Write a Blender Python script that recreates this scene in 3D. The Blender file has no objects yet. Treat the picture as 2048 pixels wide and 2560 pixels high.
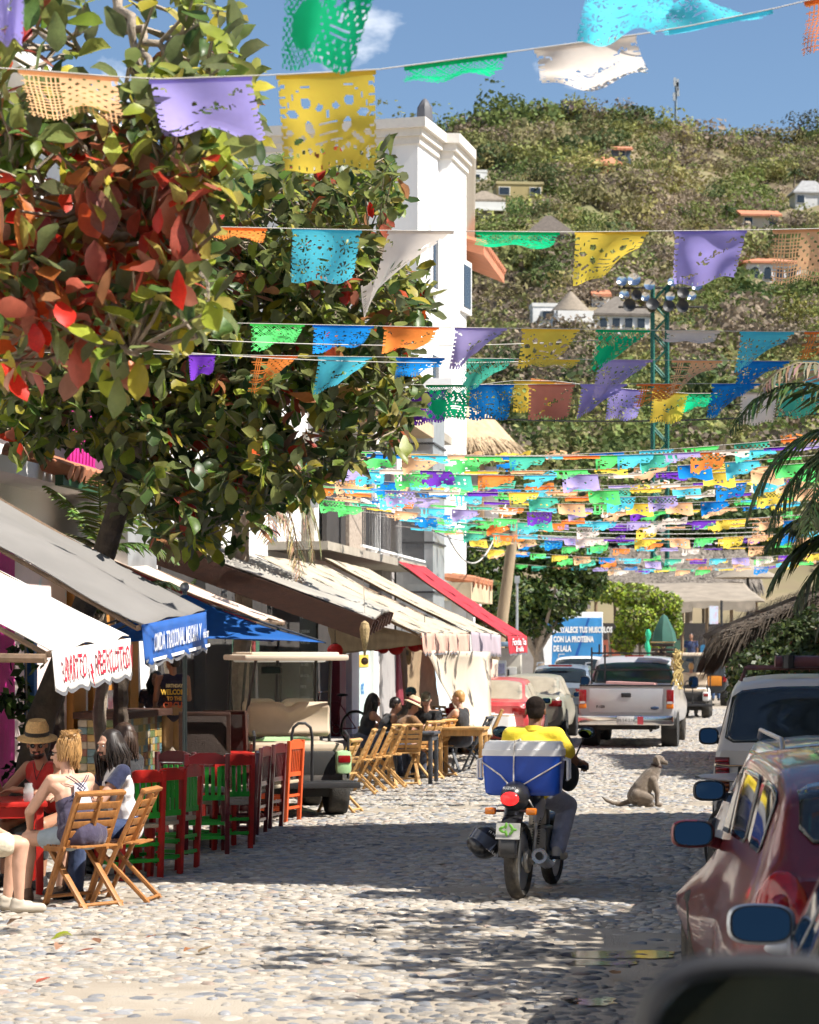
import bpy,bmesh,math,random
import numpy as np
from mathutils import Vector,Matrix,Euler,noise
from mathutils.geometry import tessellate_polygon
R=math.radians
random.seed(7);np.random.seed(7)
scene=bpy.context.scene
COL=scene.collection
# ------------------------------------------------------------------ camera, sky, sun, exposure
F=6000.0;CX=1024.0;HY=1627.0;H=1.98 # focal length and horizon of the photograph, eye height
camd=bpy.data.cameras.new('camera');cam=bpy.data.objects.new('camera',camd);COL.objects.link(cam)
camd.sensor_fit='HORIZONTAL';camd.sensor_width=24.0;camd.lens=F/2048*24.0
camd.shift_y=(HY-1280)/2048.0;camd.clip_start=0.1;camd.clip_end=4000
cam.location=(0,0,H);cam.rotation_euler=(R(90),0,0)
camd.dof.use_dof=True;camd.dof.focus_distance=21.0;camd.dof.aperture_fstop=4.5
scene.camera=cam
SUN_EL=R(50);SUN_AZ=R(-19) # azimuth measured from +X towards +Y
sdir=Vector((math.cos(SUN_EL)*math.cos(SUN_AZ),math.cos(SUN_EL)*math.sin(SUN_AZ),math.sin(SUN_EL)))
sl=bpy.data.lights.new('sun','SUN');sl.energy=5.0;sl.angle=R(0.55);sl.color=(1.0,0.945,0.86)
so=bpy.data.objects.new('sun',sl);COL.objects.link(so);so.rotation_euler=sdir.to_track_quat('Z','Y').to_euler();so.location=(30,10,40)
w=bpy.data.worlds.new('World');scene.world=w;w.use_nodes=True
nt=w.node_tree;nt.nodes.clear()
def wn(t,**k):
    n=nt.nodes.new(t)
    for a,b in k.items():setattr(n,a,b)
    return n
sky=wn('ShaderNodeTexSky',sky_type='NISHITA',sun_disc=False,sun_elevation=SUN_EL,sun_rotation=R(90)-SUN_AZ,air_density=1.0,dust_density=0.25,ozone_density=4.0)
tc=wn('ShaderNodeTexCoord');mp=wn('ShaderNodeMapping');mp.inputs['Scale'].default_value=(1,1,1.9);mp.inputs['Location'].default_value=(0.31,0.2,0.33)
n1=wn('ShaderNodeTexNoise');n1.inputs['Scale'].default_value=13;n1.inputs['Detail'].default_value=7;n1.inputs['Roughness'].default_value=0.58
cr=wn('ShaderNodeValToRGB');cr.color_ramp.elements[0].position=0.60;cr.color_ramp.elements[1].position=0.80
mx=wn('ShaderNodeMixRGB');mx.inputs[2].default_value=(12,12.2,12.6,1)
bg=wn('ShaderNodeBackground');bg.inputs['Strength'].default_value=0.067;ow=wn('ShaderNodeOutputWorld')
L=nt.links.new
L(tc.outputs['Generated'],mp.inputs['Vector']);L(mp.outputs[0],n1.inputs['Vector']);L(n1.outputs['Fac'],cr.inputs[0])
L(cr.outputs[0],mx.inputs[0]);L(sky.outputs[0],mx.inputs[1]);L(mx.outputs[0],bg.inputs[0]);L(bg.outputs[0],ow.inputs[0])
vs=scene.view_settings;vs.view_transform='Standard';vs.look='None';vs.exposure=0.96;vs.gamma=1.0;vs.use_curve_mapping=False
scene.render.engine='CYCLES';cy=scene.cycles
cy.max_bounces=6;cy.diffuse_bounces=3;cy.glossy_bounces=3;cy.transmission_bounces=4;cy.transparent_max_bounces=10
cy.use_denoising=True;cy.use_adaptive_sampling=True;cy.adaptive_threshold=0.03;cy.adaptive_min_samples=12;cy.sample_clamp_indirect=6;cy.caustics_reflective=False;cy.caustics_refractive=False
# ------------------------------------------------------------------ coordinates: the street runs 8.5 degrees to the right of the lens
YAW=math.atan(0.15);CU,SU=math.cos(YAW),math.sin(YAW);SRZ=-YAW
def Wp(px,py,D):return Vector(((px-CX)*D/F,D,H-(py-HY)*D/F))
def G(px,py):
    D=F*H/(py-HY);return Vector(((px-CX)*D/F,D,0))
def S(u,v,z=0.0):return Vector((u*SU+v*CU,u*CU-v*SU,z))
def Dv(px,v):return v/(CU*(px-CX)/F-SU) # depth at which a photo column meets the street line v
def uv_of(p):return(p[0]*SU+p[1]*CU,p[0]*CU-p[1]*SU)
# ------------------------------------------------------------------ materials
MATS={}
def srgb(r,g,b):
    f=lambda c:((c/255)/12.92 if c/255<=0.04045 else((c/255+0.055)/1.055)**2.4)
    return(f(r),f(g),f(b))
def M(name,col=None,rough=0.65,var=0.12,sc=6.0,bump=0.0,bsc=None,metal=0.0,spec=0.4,coat=0.0,emit=0.0,trans=0.0,attr=None,dirt=None,dirt_sc=2.0,dirt_lo=0.5,dirt_hi=0.75,stretch=None,alpha=1.0,back=None,world=False,rand=0.0,sheen=0.0):
    if name in MATS:return MATS[name]
    m=bpy.data.materials.new(name);MATS[name]=m;m.use_nodes=True;t=m.node_tree;n=t.nodes;l=t.links.new
    b=n['Principled BSDF'];out=n['Material Output']
    tc=n.new('ShaderNodeTexCoord');co=tc.outputs['Object']
    if world:co=n.new('ShaderNodeNewGeometry').outputs['Position']
    if stretch:
        mp=n.new('ShaderNodeMapping');mp.inputs['Scale'].default_value=stretch;l(co,mp.inputs['Vector']);co=mp.outputs[0]
    no=n.new('ShaderNodeTexNoise');no.inputs['Scale'].default_value=sc;no.inputs['Detail'].default_value=5;no.inputs['Roughness'].default_value=0.6;l(co,no.inputs['Vector'])
    if attr:
        a=n.new('ShaderNodeAttribute');a.attribute_name=attr;base=a.outputs['Color']
    else:
        a=n.new('ShaderNodeRGB');a.outputs[0].default_value=(*col,1);base=a.outputs[0]
    if back:
        ge=n.new('ShaderNodeNewGeometry');mb=n.new('ShaderNodeMixRGB');l(ge.outputs['Backfacing'],mb.inputs[0]);l(base,mb.inputs[1])
        if len(back)==3:mb.inputs[2].default_value=(*back,1)
        else:
            mb2=n.new('ShaderNodeMixRGB');mb2.inputs[0].default_value=back[3];l(base,mb2.inputs[1]);mb2.inputs[2].default_value=(*back[:3],1);l(mb2.outputs[0],mb.inputs[2])
        base=mb.outputs[0]
    mr=n.new('ShaderNodeMapRange');mr.inputs[1].default_value=0.28;mr.inputs[2].default_value=0.72;mr.inputs[3].default_value=1-var;mr.inputs[4].default_value=1+var;l(no.outputs['Fac'],mr.inputs[0])
    fac=mr.outputs[0]
    if rand:
        gi=n.new('ShaderNodeNewGeometry');m2=n.new('ShaderNodeMapRange');m2.inputs[3].default_value=1-rand;m2.inputs[4].default_value=1+rand;l(gi.outputs['Random Per Island'],m2.inputs[0])
        mm=n.new('ShaderNodeMath');mm.operation='MULTIPLY';l(fac,mm.inputs[0]);l(m2.outputs[0],mm.inputs[1]);fac=mm.outputs[0]
    mu=n.new('ShaderNodeVectorMath');mu.operation='SCALE';l(base,mu.inputs[0]);l(fac,mu.inputs['Scale']);colr=mu.outputs[0]
    if dirt:
        n2=n.new('ShaderNodeTexNoise');n2.inputs['Scale'].default_value=dirt_sc;n2.inputs['Detail'].default_value=6;n2.inputs['Roughness'].default_value=0.65;l(co,n2.inputs['Vector'])
        m3=n.new('ShaderNodeMapRange');m3.inputs[1].default_value=dirt_lo;m3.inputs[2].default_value=dirt_hi;m3.inputs[4].default_value=dirt[3]if len(dirt)>3 else 1.0;l(n2.outputs['Fac'],m3.inputs[0])
        md=n.new('ShaderNodeMixRGB');l(m3.outputs[0],md.inputs[0]);l(colr,md.inputs[1]);md.inputs[2].default_value=(*dirt[:3],1);colr=md.outputs[0]
    l(colr,b.inputs['Base Color'])
    b.inputs['Roughness'].default_value=rough;b.inputs['Metallic'].default_value=metal;b.inputs['Specular IOR Level'].default_value=spec
    b.inputs['Coat Weight'].default_value=coat;b.inputs['Coat Roughness'].default_value=0.06
    if sheen:b.inputs['Sheen Weight'].default_value=sheen
    if rough>0.15 and not coat:
        mr2=n.new('ShaderNodeMapRange');mr2.inputs[3].default_value=max(0,rough-0.12);mr2.inputs[4].default_value=min(1,rough+0.12);l(no.outputs['Fac'],mr2.inputs[0]);l(mr2.outputs[0],b.inputs['Roughness'])
    if bump:
        nb=n.new('ShaderNodeTexNoise');nb.inputs['Scale'].default_value=bsc or sc*6;nb.inputs['Detail'].default_value=4;l(co,nb.inputs['Vector'])
        bu=n.new('ShaderNodeBump');bu.inputs['Strength'].default_value=bump;bu.inputs['Distance'].default_value=0.02;l(nb.outputs['Fac'],bu.inputs['Height']);l(bu.outputs[0],b.inputs['Normal'])
    if emit:
        l(colr,b.inputs['Emission Color']);b.inputs['Emission Strength'].default_value=emit
    if trans:
        tr=n.new('ShaderNodeBsdfTranslucent');l(colr,tr.inputs['Color']);ms=n.new('ShaderNodeMixShader');ms.inputs[0].default_value=trans
        l(b.outputs[0],ms.inputs[1]);l(tr.outputs[0],ms.inputs[2]);l(ms.outputs[0],out.inputs['Surface'])
    if alpha<1:
        tp=n.new('ShaderNodeBsdfTransparent');ms=n.new('ShaderNodeMixShader');ms.inputs[0].default_value=alpha
        l(tp.outputs[0],ms.inputs[1]);l(b.outputs[0],ms.inputs[2]);l(ms.outputs[0],out.inputs['Surface'])
    return m
def glassmat(name,tint,alpha,rough=0.02):
    return M(name,tint,rough=rough,var=0.05,spec=0.6,alpha=alpha)
def Mstripe(name,colA,colB,scale,axis='X',rough=0.75,thr=0.5,var=0.1):
    m=M(name,colA,rough=rough,var=var);t=m.node_tree;n=t.nodes;l=t.links.new
    b=n['Principled BSDF'];tcn=n.new('ShaderNodeTexCoord');wv=n.new('ShaderNodeTexWave');wv.bands_direction=axis;wv.inputs['Scale'].default_value=scale;wv.inputs['Distortion'].default_value=0.4
    l(tcn.outputs['Object'],wv.inputs['Vector']);rp=n.new('ShaderNodeValToRGB');rp.color_ramp.elements[0].position=thr-0.05;rp.color_ramp.elements[1].position=thr+0.05
    l(wv.outputs['Fac'],rp.inputs[0]);mxx=n.new('ShaderNodeMixRGB');l(rp.outputs[0],mxx.inputs[0]);old=b.inputs['Base Color'].links[0].from_socket;l(old,mxx.inputs[1]);mxx.inputs[2].default_value=(*colB,1);l(mxx.outputs[0],b.inputs['Base Color'])
    return m
# ------------------------------------------------------------------ mesh building
def rotm(r):return Euler(r).to_matrix()if r is not None else None
class MB:
    def __init__(s):s.v=[];s.f=[];s.c=None
    def add(s,vs,fs,X=None,c=None):
        o=len(s.v)
        if X is not None:vs=[X@Vector(p)for p in vs]
        s.v.extend([tuple(p)for p in vs]);s.f.extend([tuple(i+o for i in f)for f in fs])
        if c is not None:
            if s.c is None:s.c=[]
            s.c.extend([c]*len(fs))
        return s
    def box(s,c,d,r=None,ch=0.0,X=None):
        hx,hy,hz=d[0]/2,d[1]/2,d[2]/2
        if ch<=0:
            vs=[Vector((x,y,z))for x in(-hx,hx)for y in(-hy,hy)for z in(-hz,hz)]
            fs=[(0,1,3,2),(4,6,7,5),(0,4,5,1),(2,3,7,6),(0,2,6,4),(1,5,7,3)]
        else:
            bm=bmesh.new();bmesh.ops.create_cube(bm,size=1.0)
            for v in bm.verts:v.co=Vector((v.co.x*d[0],v.co.y*d[1],v.co.z*d[2]))
            bmesh.ops.bevel(bm,geom=bm.edges[:],offset=min(ch,min(d)*0.49),segments=2,affect='EDGES',profile=0.6)
            bm.verts.index_update();vs=[v.co.copy()for v in bm.verts];fs=[tuple(q.index for q in f.verts)for f in bm.faces];bm.free()
        m=rotm(r);c=Vector(c)
        vs=[(m@p if m else p)+c for p in vs]
        return s.add(vs,fs,X)
    def beam(s,a,b,w,h=None,up=(0,0,1),ch=0.0):
        a=Vector(a);b=Vector(b);h=h or w;d=(b-a);ln=d.length
        if ln<1e-6:return s
        d.normalize();x=d.cross(Vector(up))
        if x.length<1e-4:x=d.cross(Vector((0,1,0)))
        x.normalize();z=x.cross(d)
        X=Matrix(((x.x,d.x,z.x,(a.x+b.x)/2),(x.y,d.y,z.y,(a.y+b.y)/2),(x.z,d.z,z.z,(a.z+b.z)/2),(0,0,0,1)))
        return s.box((0,0,0),(w,ln,h),ch=ch,X=X)
    def tube(s,pts,r,n=8,caps=True,closed=False):
        pts=[Vector(p)for p in pts];k=len(pts);rs=r if isinstance(r,(list,tuple))else[r]*k
        vs=[];fs=[];prev=None
        for i,p in enumerate(pts):
            if closed:t=pts[(i+1)%k]-pts[i-1]
            else:t=pts[min(i+1,k-1)]-pts[max(i-1,0)]
            t.normalize()
            if prev is None:
                x=t.cross(Vector((0,0,1)))
                if x.length<1e-3:x=t.cross(Vector((1,0,0)))
            else:x=prev-t*prev.dot(t)
            x.normalize();prev=x;y=t.cross(x)
            for j in range(n):
                a=2*math.pi*j/n;vs.append(p+(x*math.cos(a)+y*math.sin(a))*rs[i])
        for i in range(k if closed else k-1):
            for j in range(n):
                a=i*n+j;b=i*n+(j+1)%n;i2=(i+1)%k;fs.append((a,i2*n+j,i2*n+(j+1)%n,b))
        if caps and not closed:
            fs.append(tuple(range(n)));fs.append(tuple(reversed(range((k-1)*n,k*n))))
        return s.add(vs,fs)
    def lathe(s,prof,n=16,X=None,c=(0,0,0)):
        vs=[];fs=[];c=Vector(c)
        for r,z in prof:
            for j in range(n):
                a=2*math.pi*j/n;vs.append(Vector((r*math.cos(a),r*math.sin(a),z))+c)
        for i in range(len(prof)-1):
            for j in range(n):
                fs.append((i*n+j,i*n+(j+1)%n,(i+1)*n+(j+1)%n,(i+1)*n+j))
        if prof[0][0]>1e-4:fs.append(tuple(reversed(range(n))))
        if prof[-1][0]>1e-4:fs.append(tuple(range((len(prof)-1)*n,len(prof)*n)))
        return s.add(vs,fs,X)
    def ell(s,c,r,n=12,m=8,rot=None):
        if not isinstance(r,(tuple,list)):r=(r,r,r)
        c=Vector(c);mm=rotm(rot);vs=[(0,0,-r[2])];fs=[]
        for i in range(1,m):
            t=math.pi*i/m
            for j in range(n):
                a=2*math.pi*j/n;vs.append((r[0]*math.sin(t)*math.cos(a),r[1]*math.sin(t)*math.sin(a),-r[2]*math.cos(t)))
        vs.append((0,0,r[2]));e=len(vs)-1
        for j in range(n):
            fs.append((0,1+(j+1)%n,1+j));fs.append((e,1+(m-2)*n+j,1+(m-2)*n+(j+1)%n))
        for i in range(m-2):
            for j in range(n):fs.append((1+i*n+j,1+i*n+(j+1)%n,1+(i+1)*n+(j+1)%n,1+(i+1)*n+j))
        return s.add([(mm@Vector(p)if mm else Vector(p))+c for p in vs],fs)
    def cap(s,p0,r0,p1,r1,n=12,sx=1.0): # tapered capsule
        p0=Vector(p0);p1=Vector(p1);d=p1-p0;ln=max(d.length,1e-5);q=d.to_track_quat('Z','Y')
        prof=[]
        for i in range(5):a=math.pi/2*i/4;prof.append((r0*math.sin(a)+1e-5,-r0*math.cos(a)))
        for i in range(5):a=math.pi/2*i/4;prof.append((r1*math.cos(a)+1e-5,ln+r1*math.sin(a)))
        X=Matrix.Translation(p0)@q.to_matrix().to_4x4()@Matrix.Diagonal((sx,1,1,1))
        return s.lathe(prof,n,X)
    def prism(s,poly,a,b,X=None,axis='Z'): # polygon swept from a to b along an axis
        n=len(poly)
        def P(p,h):
            return(p[0],p[1],h)if axis=='Z' else((p[0],h,p[1])if axis=='Y' else(h,p[0],p[1]))
        vs=[P(p,a)for p in poly]+[P(p,b)for p in poly]
        fs=[(i,(i+1)%n,n+(i+1)%n,n+i)for i in range(n)]+[tuple(reversed(range(n))),tuple(range(n,2*n))]
        return s.add(vs,fs,X)
    def grid(s,fn,nu,nv,X=None,mask=None):
        vs=[fn(i/nu,j/nv)for j in range(nv+1)for i in range(nu+1)]
        fs=[(j*(nu+1)+i,j*(nu+1)+i+1,(j+1)*(nu+1)+i+1,(j+1)*(nu+1)+i)for j in range(nv)for i in range(nu)if mask is None or mask(i,j)]
        return s.add(vs,fs,X)
    def mesh(s,name,smooth=35):
        me=bpy.data.meshes.new(name);me.from_pydata(s.v,[],s.f)
        if s.c is not None and len(s.c)==len(s.f):
            at=me.color_attributes.new('Col','FLOAT_COLOR','CORNER');arr=np.array([(*c[:3],1)for c in s.c],np.float32)
            cnt=np.array([len(f)for f in s.f]);at.data.foreach_set('color',np.repeat(arr,cnt,axis=0).ravel())
        if smooth:
            me.polygons.foreach_set('use_smooth',[True]*len(me.polygons))
            if smooth<180:me.set_sharp_from_angle(angle=R(smooth))
        me.update();return me
    def build(s,name,mat,parent=None,smooth=35,solid=0.0,bevel=0.0,**tags):
        me=s.mesh(name,smooth);return put(name,me,mat,parent,solid=solid,bevel=bevel,**tags)
def tag(o,label=None,cat=None,group=None,kind=None):
    if label:o['label']=label
    if cat:o['category']=cat
    if group:o['group']=group
    if kind:o['kind']=kind
    return o
def put(name,me,mat,parent=None,loc=None,rot=None,scale=None,solid=0.0,bevel=0.0,normals=True,**tags):
    if mat is not None and not me.materials:me.materials.append(mat if not isinstance(mat,str)else MATS[mat])
    o=bpy.data.objects.new(name,me);COL.objects.link(o);o.parent=parent
    if loc is not None:o.location=loc
    if rot is not None:o.rotation_euler=rot
    if scale is not None:o.scale=scale if isinstance(scale,(tuple,list,Vector))else(scale,)*3
    if bevel:
        b=o.modifiers.new('bevel','BEVEL');b.width=bevel;b.segments=2;b.limit_method='ANGLE'
    if solid:
        m=o.modifiers.new('solid','SOLIDIFY');m.thickness=solid;m.offset=0
    return tag(o,**tags)
def T(name,label,cat,loc=(0,0,0),rz=0.0,group=None,rot=None,scale=None):
    o=bpy.data.objects.new(name,None);COL.objects.link(o);o.location=loc;o.rotation_euler=rot or(0,0,rz);o.empty_display_size=0.2
    if scale:o.scale=(scale,)*3 if not isinstance(scale,(tuple,list))else scale
    return tag(o,label,cat,group)
KIDS={}
def dup(root,loc,rz,label,group=None,scale=None,rot=None):
    def cp(o,par):
        c=o.copy();COL.objects.link(c);c.parent=par
        for k in o.children:cp(k,c)
        return c
    r=cp(root,None);r.location=loc;r.rotation_euler=rot or(0,0,rz)
    if scale:r.scale=(scale,)*3 if not isinstance(scale,(tuple,list))else scale
    r['label']=label
    if group:r['group']=group
    return r
def text(name,body,size,mat,parent,loc,rot,ext=0.0,align='CENTER',sx=1.0,bold=0.0):
    vs_,fs_=textpts(body,size,sx,bold);mx_=max(v[0]for v in vs_)/2 if align=='CENTER' else 0;b_=MB();b_.add([(x-mx_,y,0)for x,y in vs_],fs_)
    o=b_.build(name,mat,parent,smooth=0);o.location=loc;o.rotation_euler=rot;return o
TS=bpy.data.scenes.new('scratch') # scratch scene for evaluating glyphs and remeshed bodies, removed at the end
def evaluated(data,mods=()):
    o=bpy.data.objects.new('t',data);TS.collection.objects.link(o)
    for f in mods:f(o)
    vl=TS.view_layers[0];vl.update();me=bpy.data.meshes.new_from_object(o.evaluated_get(vl.depsgraph));bpy.data.objects.remove(o);return me
def textpts(body,size,sx=1.0,bold=0.0):
    cu=bpy.data.curves.new('t','FONT');cu.body=body;cu.size=size;cu.align_x='LEFT';cu.align_y='CENTER';cu.offset=bold;cu.resolution_u=2
    me=evaluated(cu);vs=[(v.co.x*sx,v.co.y)for v in me.vertices];fs=[tuple(p.vertices)for p in me.polygons];bpy.data.meshes.remove(me);bpy.data.curves.remove(cu);return vs,fs
def lerp(a,b,t):return a+(b-a)*t
def inpoly(x,y,P):
    c=False;j=len(P)-1
    for i in range(len(P)):
        if(P[i][1]>y)!=(P[j][1]>y)and x<(P[j][0]-P[i][0])*(y-P[i][1])/(P[j][1]-P[i][1]+1e-9)+P[i][0]:c=not c
        j=i
    return c
def npmesh(name,V,Fq,cols=None,smooth=False):
    """V (n,3), Fq (m,k) arrays; cols (m,3) per face"""
    me=bpy.data.meshes.new(name);k=Fq.shape[1];m=Fq.shape[0]
    me.vertices.add(len(V));me.vertices.foreach_set('co',np.ascontiguousarray(V,np.float32).ravel())
    me.loops.add(m*k);me.loops.foreach_set('vertex_index',np.ascontiguousarray(Fq,np.int32).ravel())
    me.polygons.add(m);me.polygons.foreach_set('loop_start',np.arange(0,m*k,k,dtype=np.int32));me.polygons.foreach_set('loop_total',np.full(m,k,np.int32))
    if smooth:me.polygons.foreach_set('use_smooth',np.ones(m,bool))
    me.update(calc_edges=True)
    if cols is not None:
        at=me.color_attributes.new('Col','FLOAT_COLOR','CORNER');c=np.ones((m,4),np.float32);c[:,:3]=cols
        at.data.foreach_set('color',np.repeat(c,k,axis=0).ravel())
    return me
def inst(tv,tf,mats,tcol=None,cols=None):
    """stamp a template (n,3)/(m,k) with an array of 4x4 matrices; returns V, F, C"""
    n=len(tv);h=np.concatenate([tv,np.ones((n,1))],1)
    V=np.einsum('aij,nj->ani',mats[:,:3,:],h).reshape(-1,3)
    Fq=(tf[None]+(np.arange(len(mats))*n)[:,None,None]).reshape(-1,tf.shape[1])
    C=None
    if cols is not None:C=np.repeat(cols,len(tf),axis=0)
    return V,Fq,C
# ================================================================== GROUND, STREET, COBBLES
m_earth=M('dry earth',(0.33,0.27,0.19),0.9,0.25,0.6,bump=0.3,bsc=8,world=True)
m_sand=M('street sand',(0.31,0.265,0.21),0.9,0.16,1.3,bump=0.5,bsc=60,world=True,dirt=(0.37,0.325,0.265,0.9),dirt_sc=0.5,dirt_lo=0.50,dirt_hi=0.62)
m_stone=M('river cobble',rough=0.62,var=0.22,sc=22,attr='Col',bump=0.25,bsc=90,world=True)
m_pave=M('worn concrete',(0.42,0.39,0.35),0.85,0.15,2.2,bump=0.25,bsc=40,dirt=(0.25,0.21,0.17,0.8))
b=MB();b.grid(lambda a,c:(lerp(-1800,1800,a),lerp(-200,3200,c),-0.03),8,8);b.build('ground',m_earth,kind='structure')
def streetpt(u,v):
    p=S(u,v);z=0.012*noise.noise(Vector((u*0.35,v*0.35,1.3)))-0.012*math.exp(-((v+0.4)/0.7)**2);return Vector((p.x,p.y,z))
b=MB();b.grid(lambda a,c:streetpt(lerp(-4,150,c),lerp(-7.6,2.4,a)),40,300)
street=b.build('street',m_sand,smooth=180,kind='structure')
b=MB();b.prism([S(-4,-13)[:2],S(-4,-7.6)[:2],S(70,-7.6)[:2],S(70,-13)[:2]][::-1],-0.02,0.15);b.build('pavement',m_pave,bevel=0.02,kind='structure')
b=MB();b.prism([S(-4,2.4)[:2],S(-4,9)[:2],S(90,9)[:2],S(90,2.4)[:2]][::-1],-0.02,0.14);b.build('pavement',m_pave,bevel=0.02,kind='structure')
def stone_t(n,seed,mid=True):
    r=random.Random(seed);vs=[];ang=[2*math.pi*(i+r.uniform(-.28,.28))/n for i in range(n)];rr=[r.uniform(.8,1.08)for _ in range(n)]
    for k,(q,z)in enumerate(((1.0,-.25),(.93,.42),(.62,.88))):
        for i in range(n):vs.append((q*rr[i]*math.cos(ang[i]),q*rr[i]*math.sin(ang[i]),z+r.uniform(-.05,.05)))
    vs.append((r.uniform(-.1,.1),r.uniform(-.1,.1),1.0));fs=[]
    for k in range(2):
        for i in range(n):
            a,c=k*n+i,k*n+(i+1)%n;fs+=[(a,c,c+n),(a,c+n,a+n)]
    for i in range(n):fs.append((2*n+i,2*n+(i+1)%n,3*n))
    return np.array(vs),np.array(fs)
temps=[stone_t(8,k)for k in range(8)];temps_far=[stone_t(6,50+k)for k in range(5)]
rng=np.random.default_rng(3);stones=[]
step=0.098
for u in np.arange(11.3,82,step):
    lim=0.118 if u<46 else 0.16
    for v in np.arange(-7.5,2.35,step):
        if u>46 and rng.random()<0.42:continue
        uu=u+rng.uniform(-.045,.045);vv=v+rng.uniform(-.045,.045);p=S(uu,vv);px=CX+F*p.x/p.y
        if px<-60 or px>2100 or p.y<11.6:continue
        bare=noise.noise(Vector((uu*.42,vv*.55,4.2)))+.45*noise.noise(Vector((uu*1.7,vv*1.7,9)))
        if bare>0.42 and rng.random()<0.8:continue
        stones.append((uu,vv,p.x,p.y))
PAL=np.array([(.36,.325,.28),(.33,.305,.27),(.25,.252,.262),(.345,.305,.255),(.19,.198,.214),(.41,.37,.315),(.295,.275,.25),(.32,.25,.205),(.14,.143,.156)]);PW=np.array([.2,.17,.16,.1,.09,.13,.09,.04,.02])
near=[];acc={}
def stone_mat(uu,vv,X,Y):
    sx=rng.uniform(.042,.088);sy=sx*rng.uniform(.5,.85);h=rng.uniform(.006,.020);a=rng.uniform(0,math.pi)if rng.random()<.5 else rng.normal(0,.4)
    z=streetpt(uu,vv).z-.004;tx,ty=rng.normal(0,.09,2);ca,sa=math.cos(a),math.sin(a)
    return np.array([[sx*ca,-sy*sa,0,X],[sx*sa,sy*ca,0,Y],[sx*tx,sy*ty,h,z],[0,0,0,1]])
order=sorted(range(len(stones)),key=lambda i:stones[i][3])
picked=set();stone_me={}
def wetness(uu,vv):return max(0,min(1,(vv+2.4+.8*noise.noise(Vector((uu*.6,vv*.6,2))))/1.2))*max(0,min(1,(17.2-uu)/1.5))
for i in order:
    uu,vv,X,Y=stones[i];c=PAL[rng.choice(len(PAL),p=PW)]*rng.uniform(.86,1.12);wv=wetness(uu,vv);c=c*(1-.55*wv);mt=stone_mat(uu,vv,X,Y)
    px=CX+F*X/Y;py=HY+F*H/Y
    if len(picked)<300 and 0<px<1500 and py<2560 and wv<.4 and mt[0,0]**2+mt[1,0]**2>.064**2:
        k=len(picked)%8;ci=len(picked)%12;picked.add(i)
        if(k,ci)not in stone_me:
            tv,tf=temps[k];stone_me[(k,ci)]=npmesh('cobble',tv,tf,np.tile(c,(len(tf),1)),True);stone_me[(k,ci)].materials.append(m_stone)
        o=bpy.data.objects.new('cobble',stone_me[(k,ci)]);COL.objects.link(o);o.parent=street;o.matrix_local=Matrix(mt.tolist());continue
    key=('n',rng.integers(8))if Y<34 else('f',rng.integers(5));acc.setdefault(key,[]).append((mt,c))
VV,FF,CC=[],[],[];off=0
for key,lst in acc.items():
    tv,tf=(temps if key[0]=='n' else temps_far)[key[1]]
    V_,F_,C_=inst(tv,tf,np.array([q[0]for q in lst]),cols=np.array([q[1]for q in lst]));VV.append(V_);FF.append(F_+off);CC.append(C_);off+=len(V_)
me=npmesh('cobbles',np.concatenate(VV),np.concatenate(FF),np.concatenate(CC),True);put('cobbles',me,m_stone,street,kind='stuff')
# ================================================================== HILL
SKY=[(-900,640),(0,640),(500,560),(900,420),(1080,380),(1110,366),(1170,336),(1230,318),(1300,300),(1420,300),(1500,303),(1600,308),(1680,340),(1740,364),(1850,364),(2048,348),(2300,358),(3000,420)]
def skyy(px):
    for(a,ya),(c,yc)in zip(SKY,SKY[1:]):
        if px<=c:return lerp(ya,yc,max(0,(px-a)/(c-a)))
    return 420
D0=118.0
def ridgeD(px):return 400+110*max(0,min(1,(px-1560)/300))+40*max(0,min(1,(1100-px)/800))
def hillz(px,D):
    Dr=ridgeD(px);zr=H+(HY-skyy(px))/F*Dr;t=(D-D0)/(Dr-D0)
    if t<=0:return-0.6
    if t>1:return zr*max(0.2,1-(t-1)*1.1)
    z=zr*(0.12*t+0.88*t**1.12);return z+(2.2*noise.noise(Vector((px*.006,D*.03,0)))+1.0*noise.noise(Vector((px*.02,D*.08,5))))*min(1,4*t)*min(1,max(0,(1-t)*6))
def hill_at(px,py):
    Dr=ridgeD(px)
    up=lambda D:HY-(hillz(px,D)-H)/D*F<=py;st=(Dr-D0-1)/36
    for i in range(37):
        D=D0+1+st*i
        if up(D):
            for k in range(9):
                if up(D-st/8):D-=st/8
                else:break
            return D
    return Dr
m_hill=M('dry hillside soil',(0.20,0.155,0.09),0.95,0.35,0.05,bump=0.6,bsc=.6,world=True,dirt=(.16,.155,.065),dirt_sc=.03,dirt_lo=.45,dirt_hi=.62)
b=MB()
def hp(a,c):
    px=lerp(-900,3000,a);D=lerp(D0-6,640,c);return((px-CX)/F*D,D,hillz(px,D))
b.grid(hp,110,90);b.build('hill',m_hill,smooth=180,kind='structure')
m_wood=M('woodland leaves',rough=0.8,var=0.3,sc=.8,attr='Col',trans=0.25,world=True,spec=.2)
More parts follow.
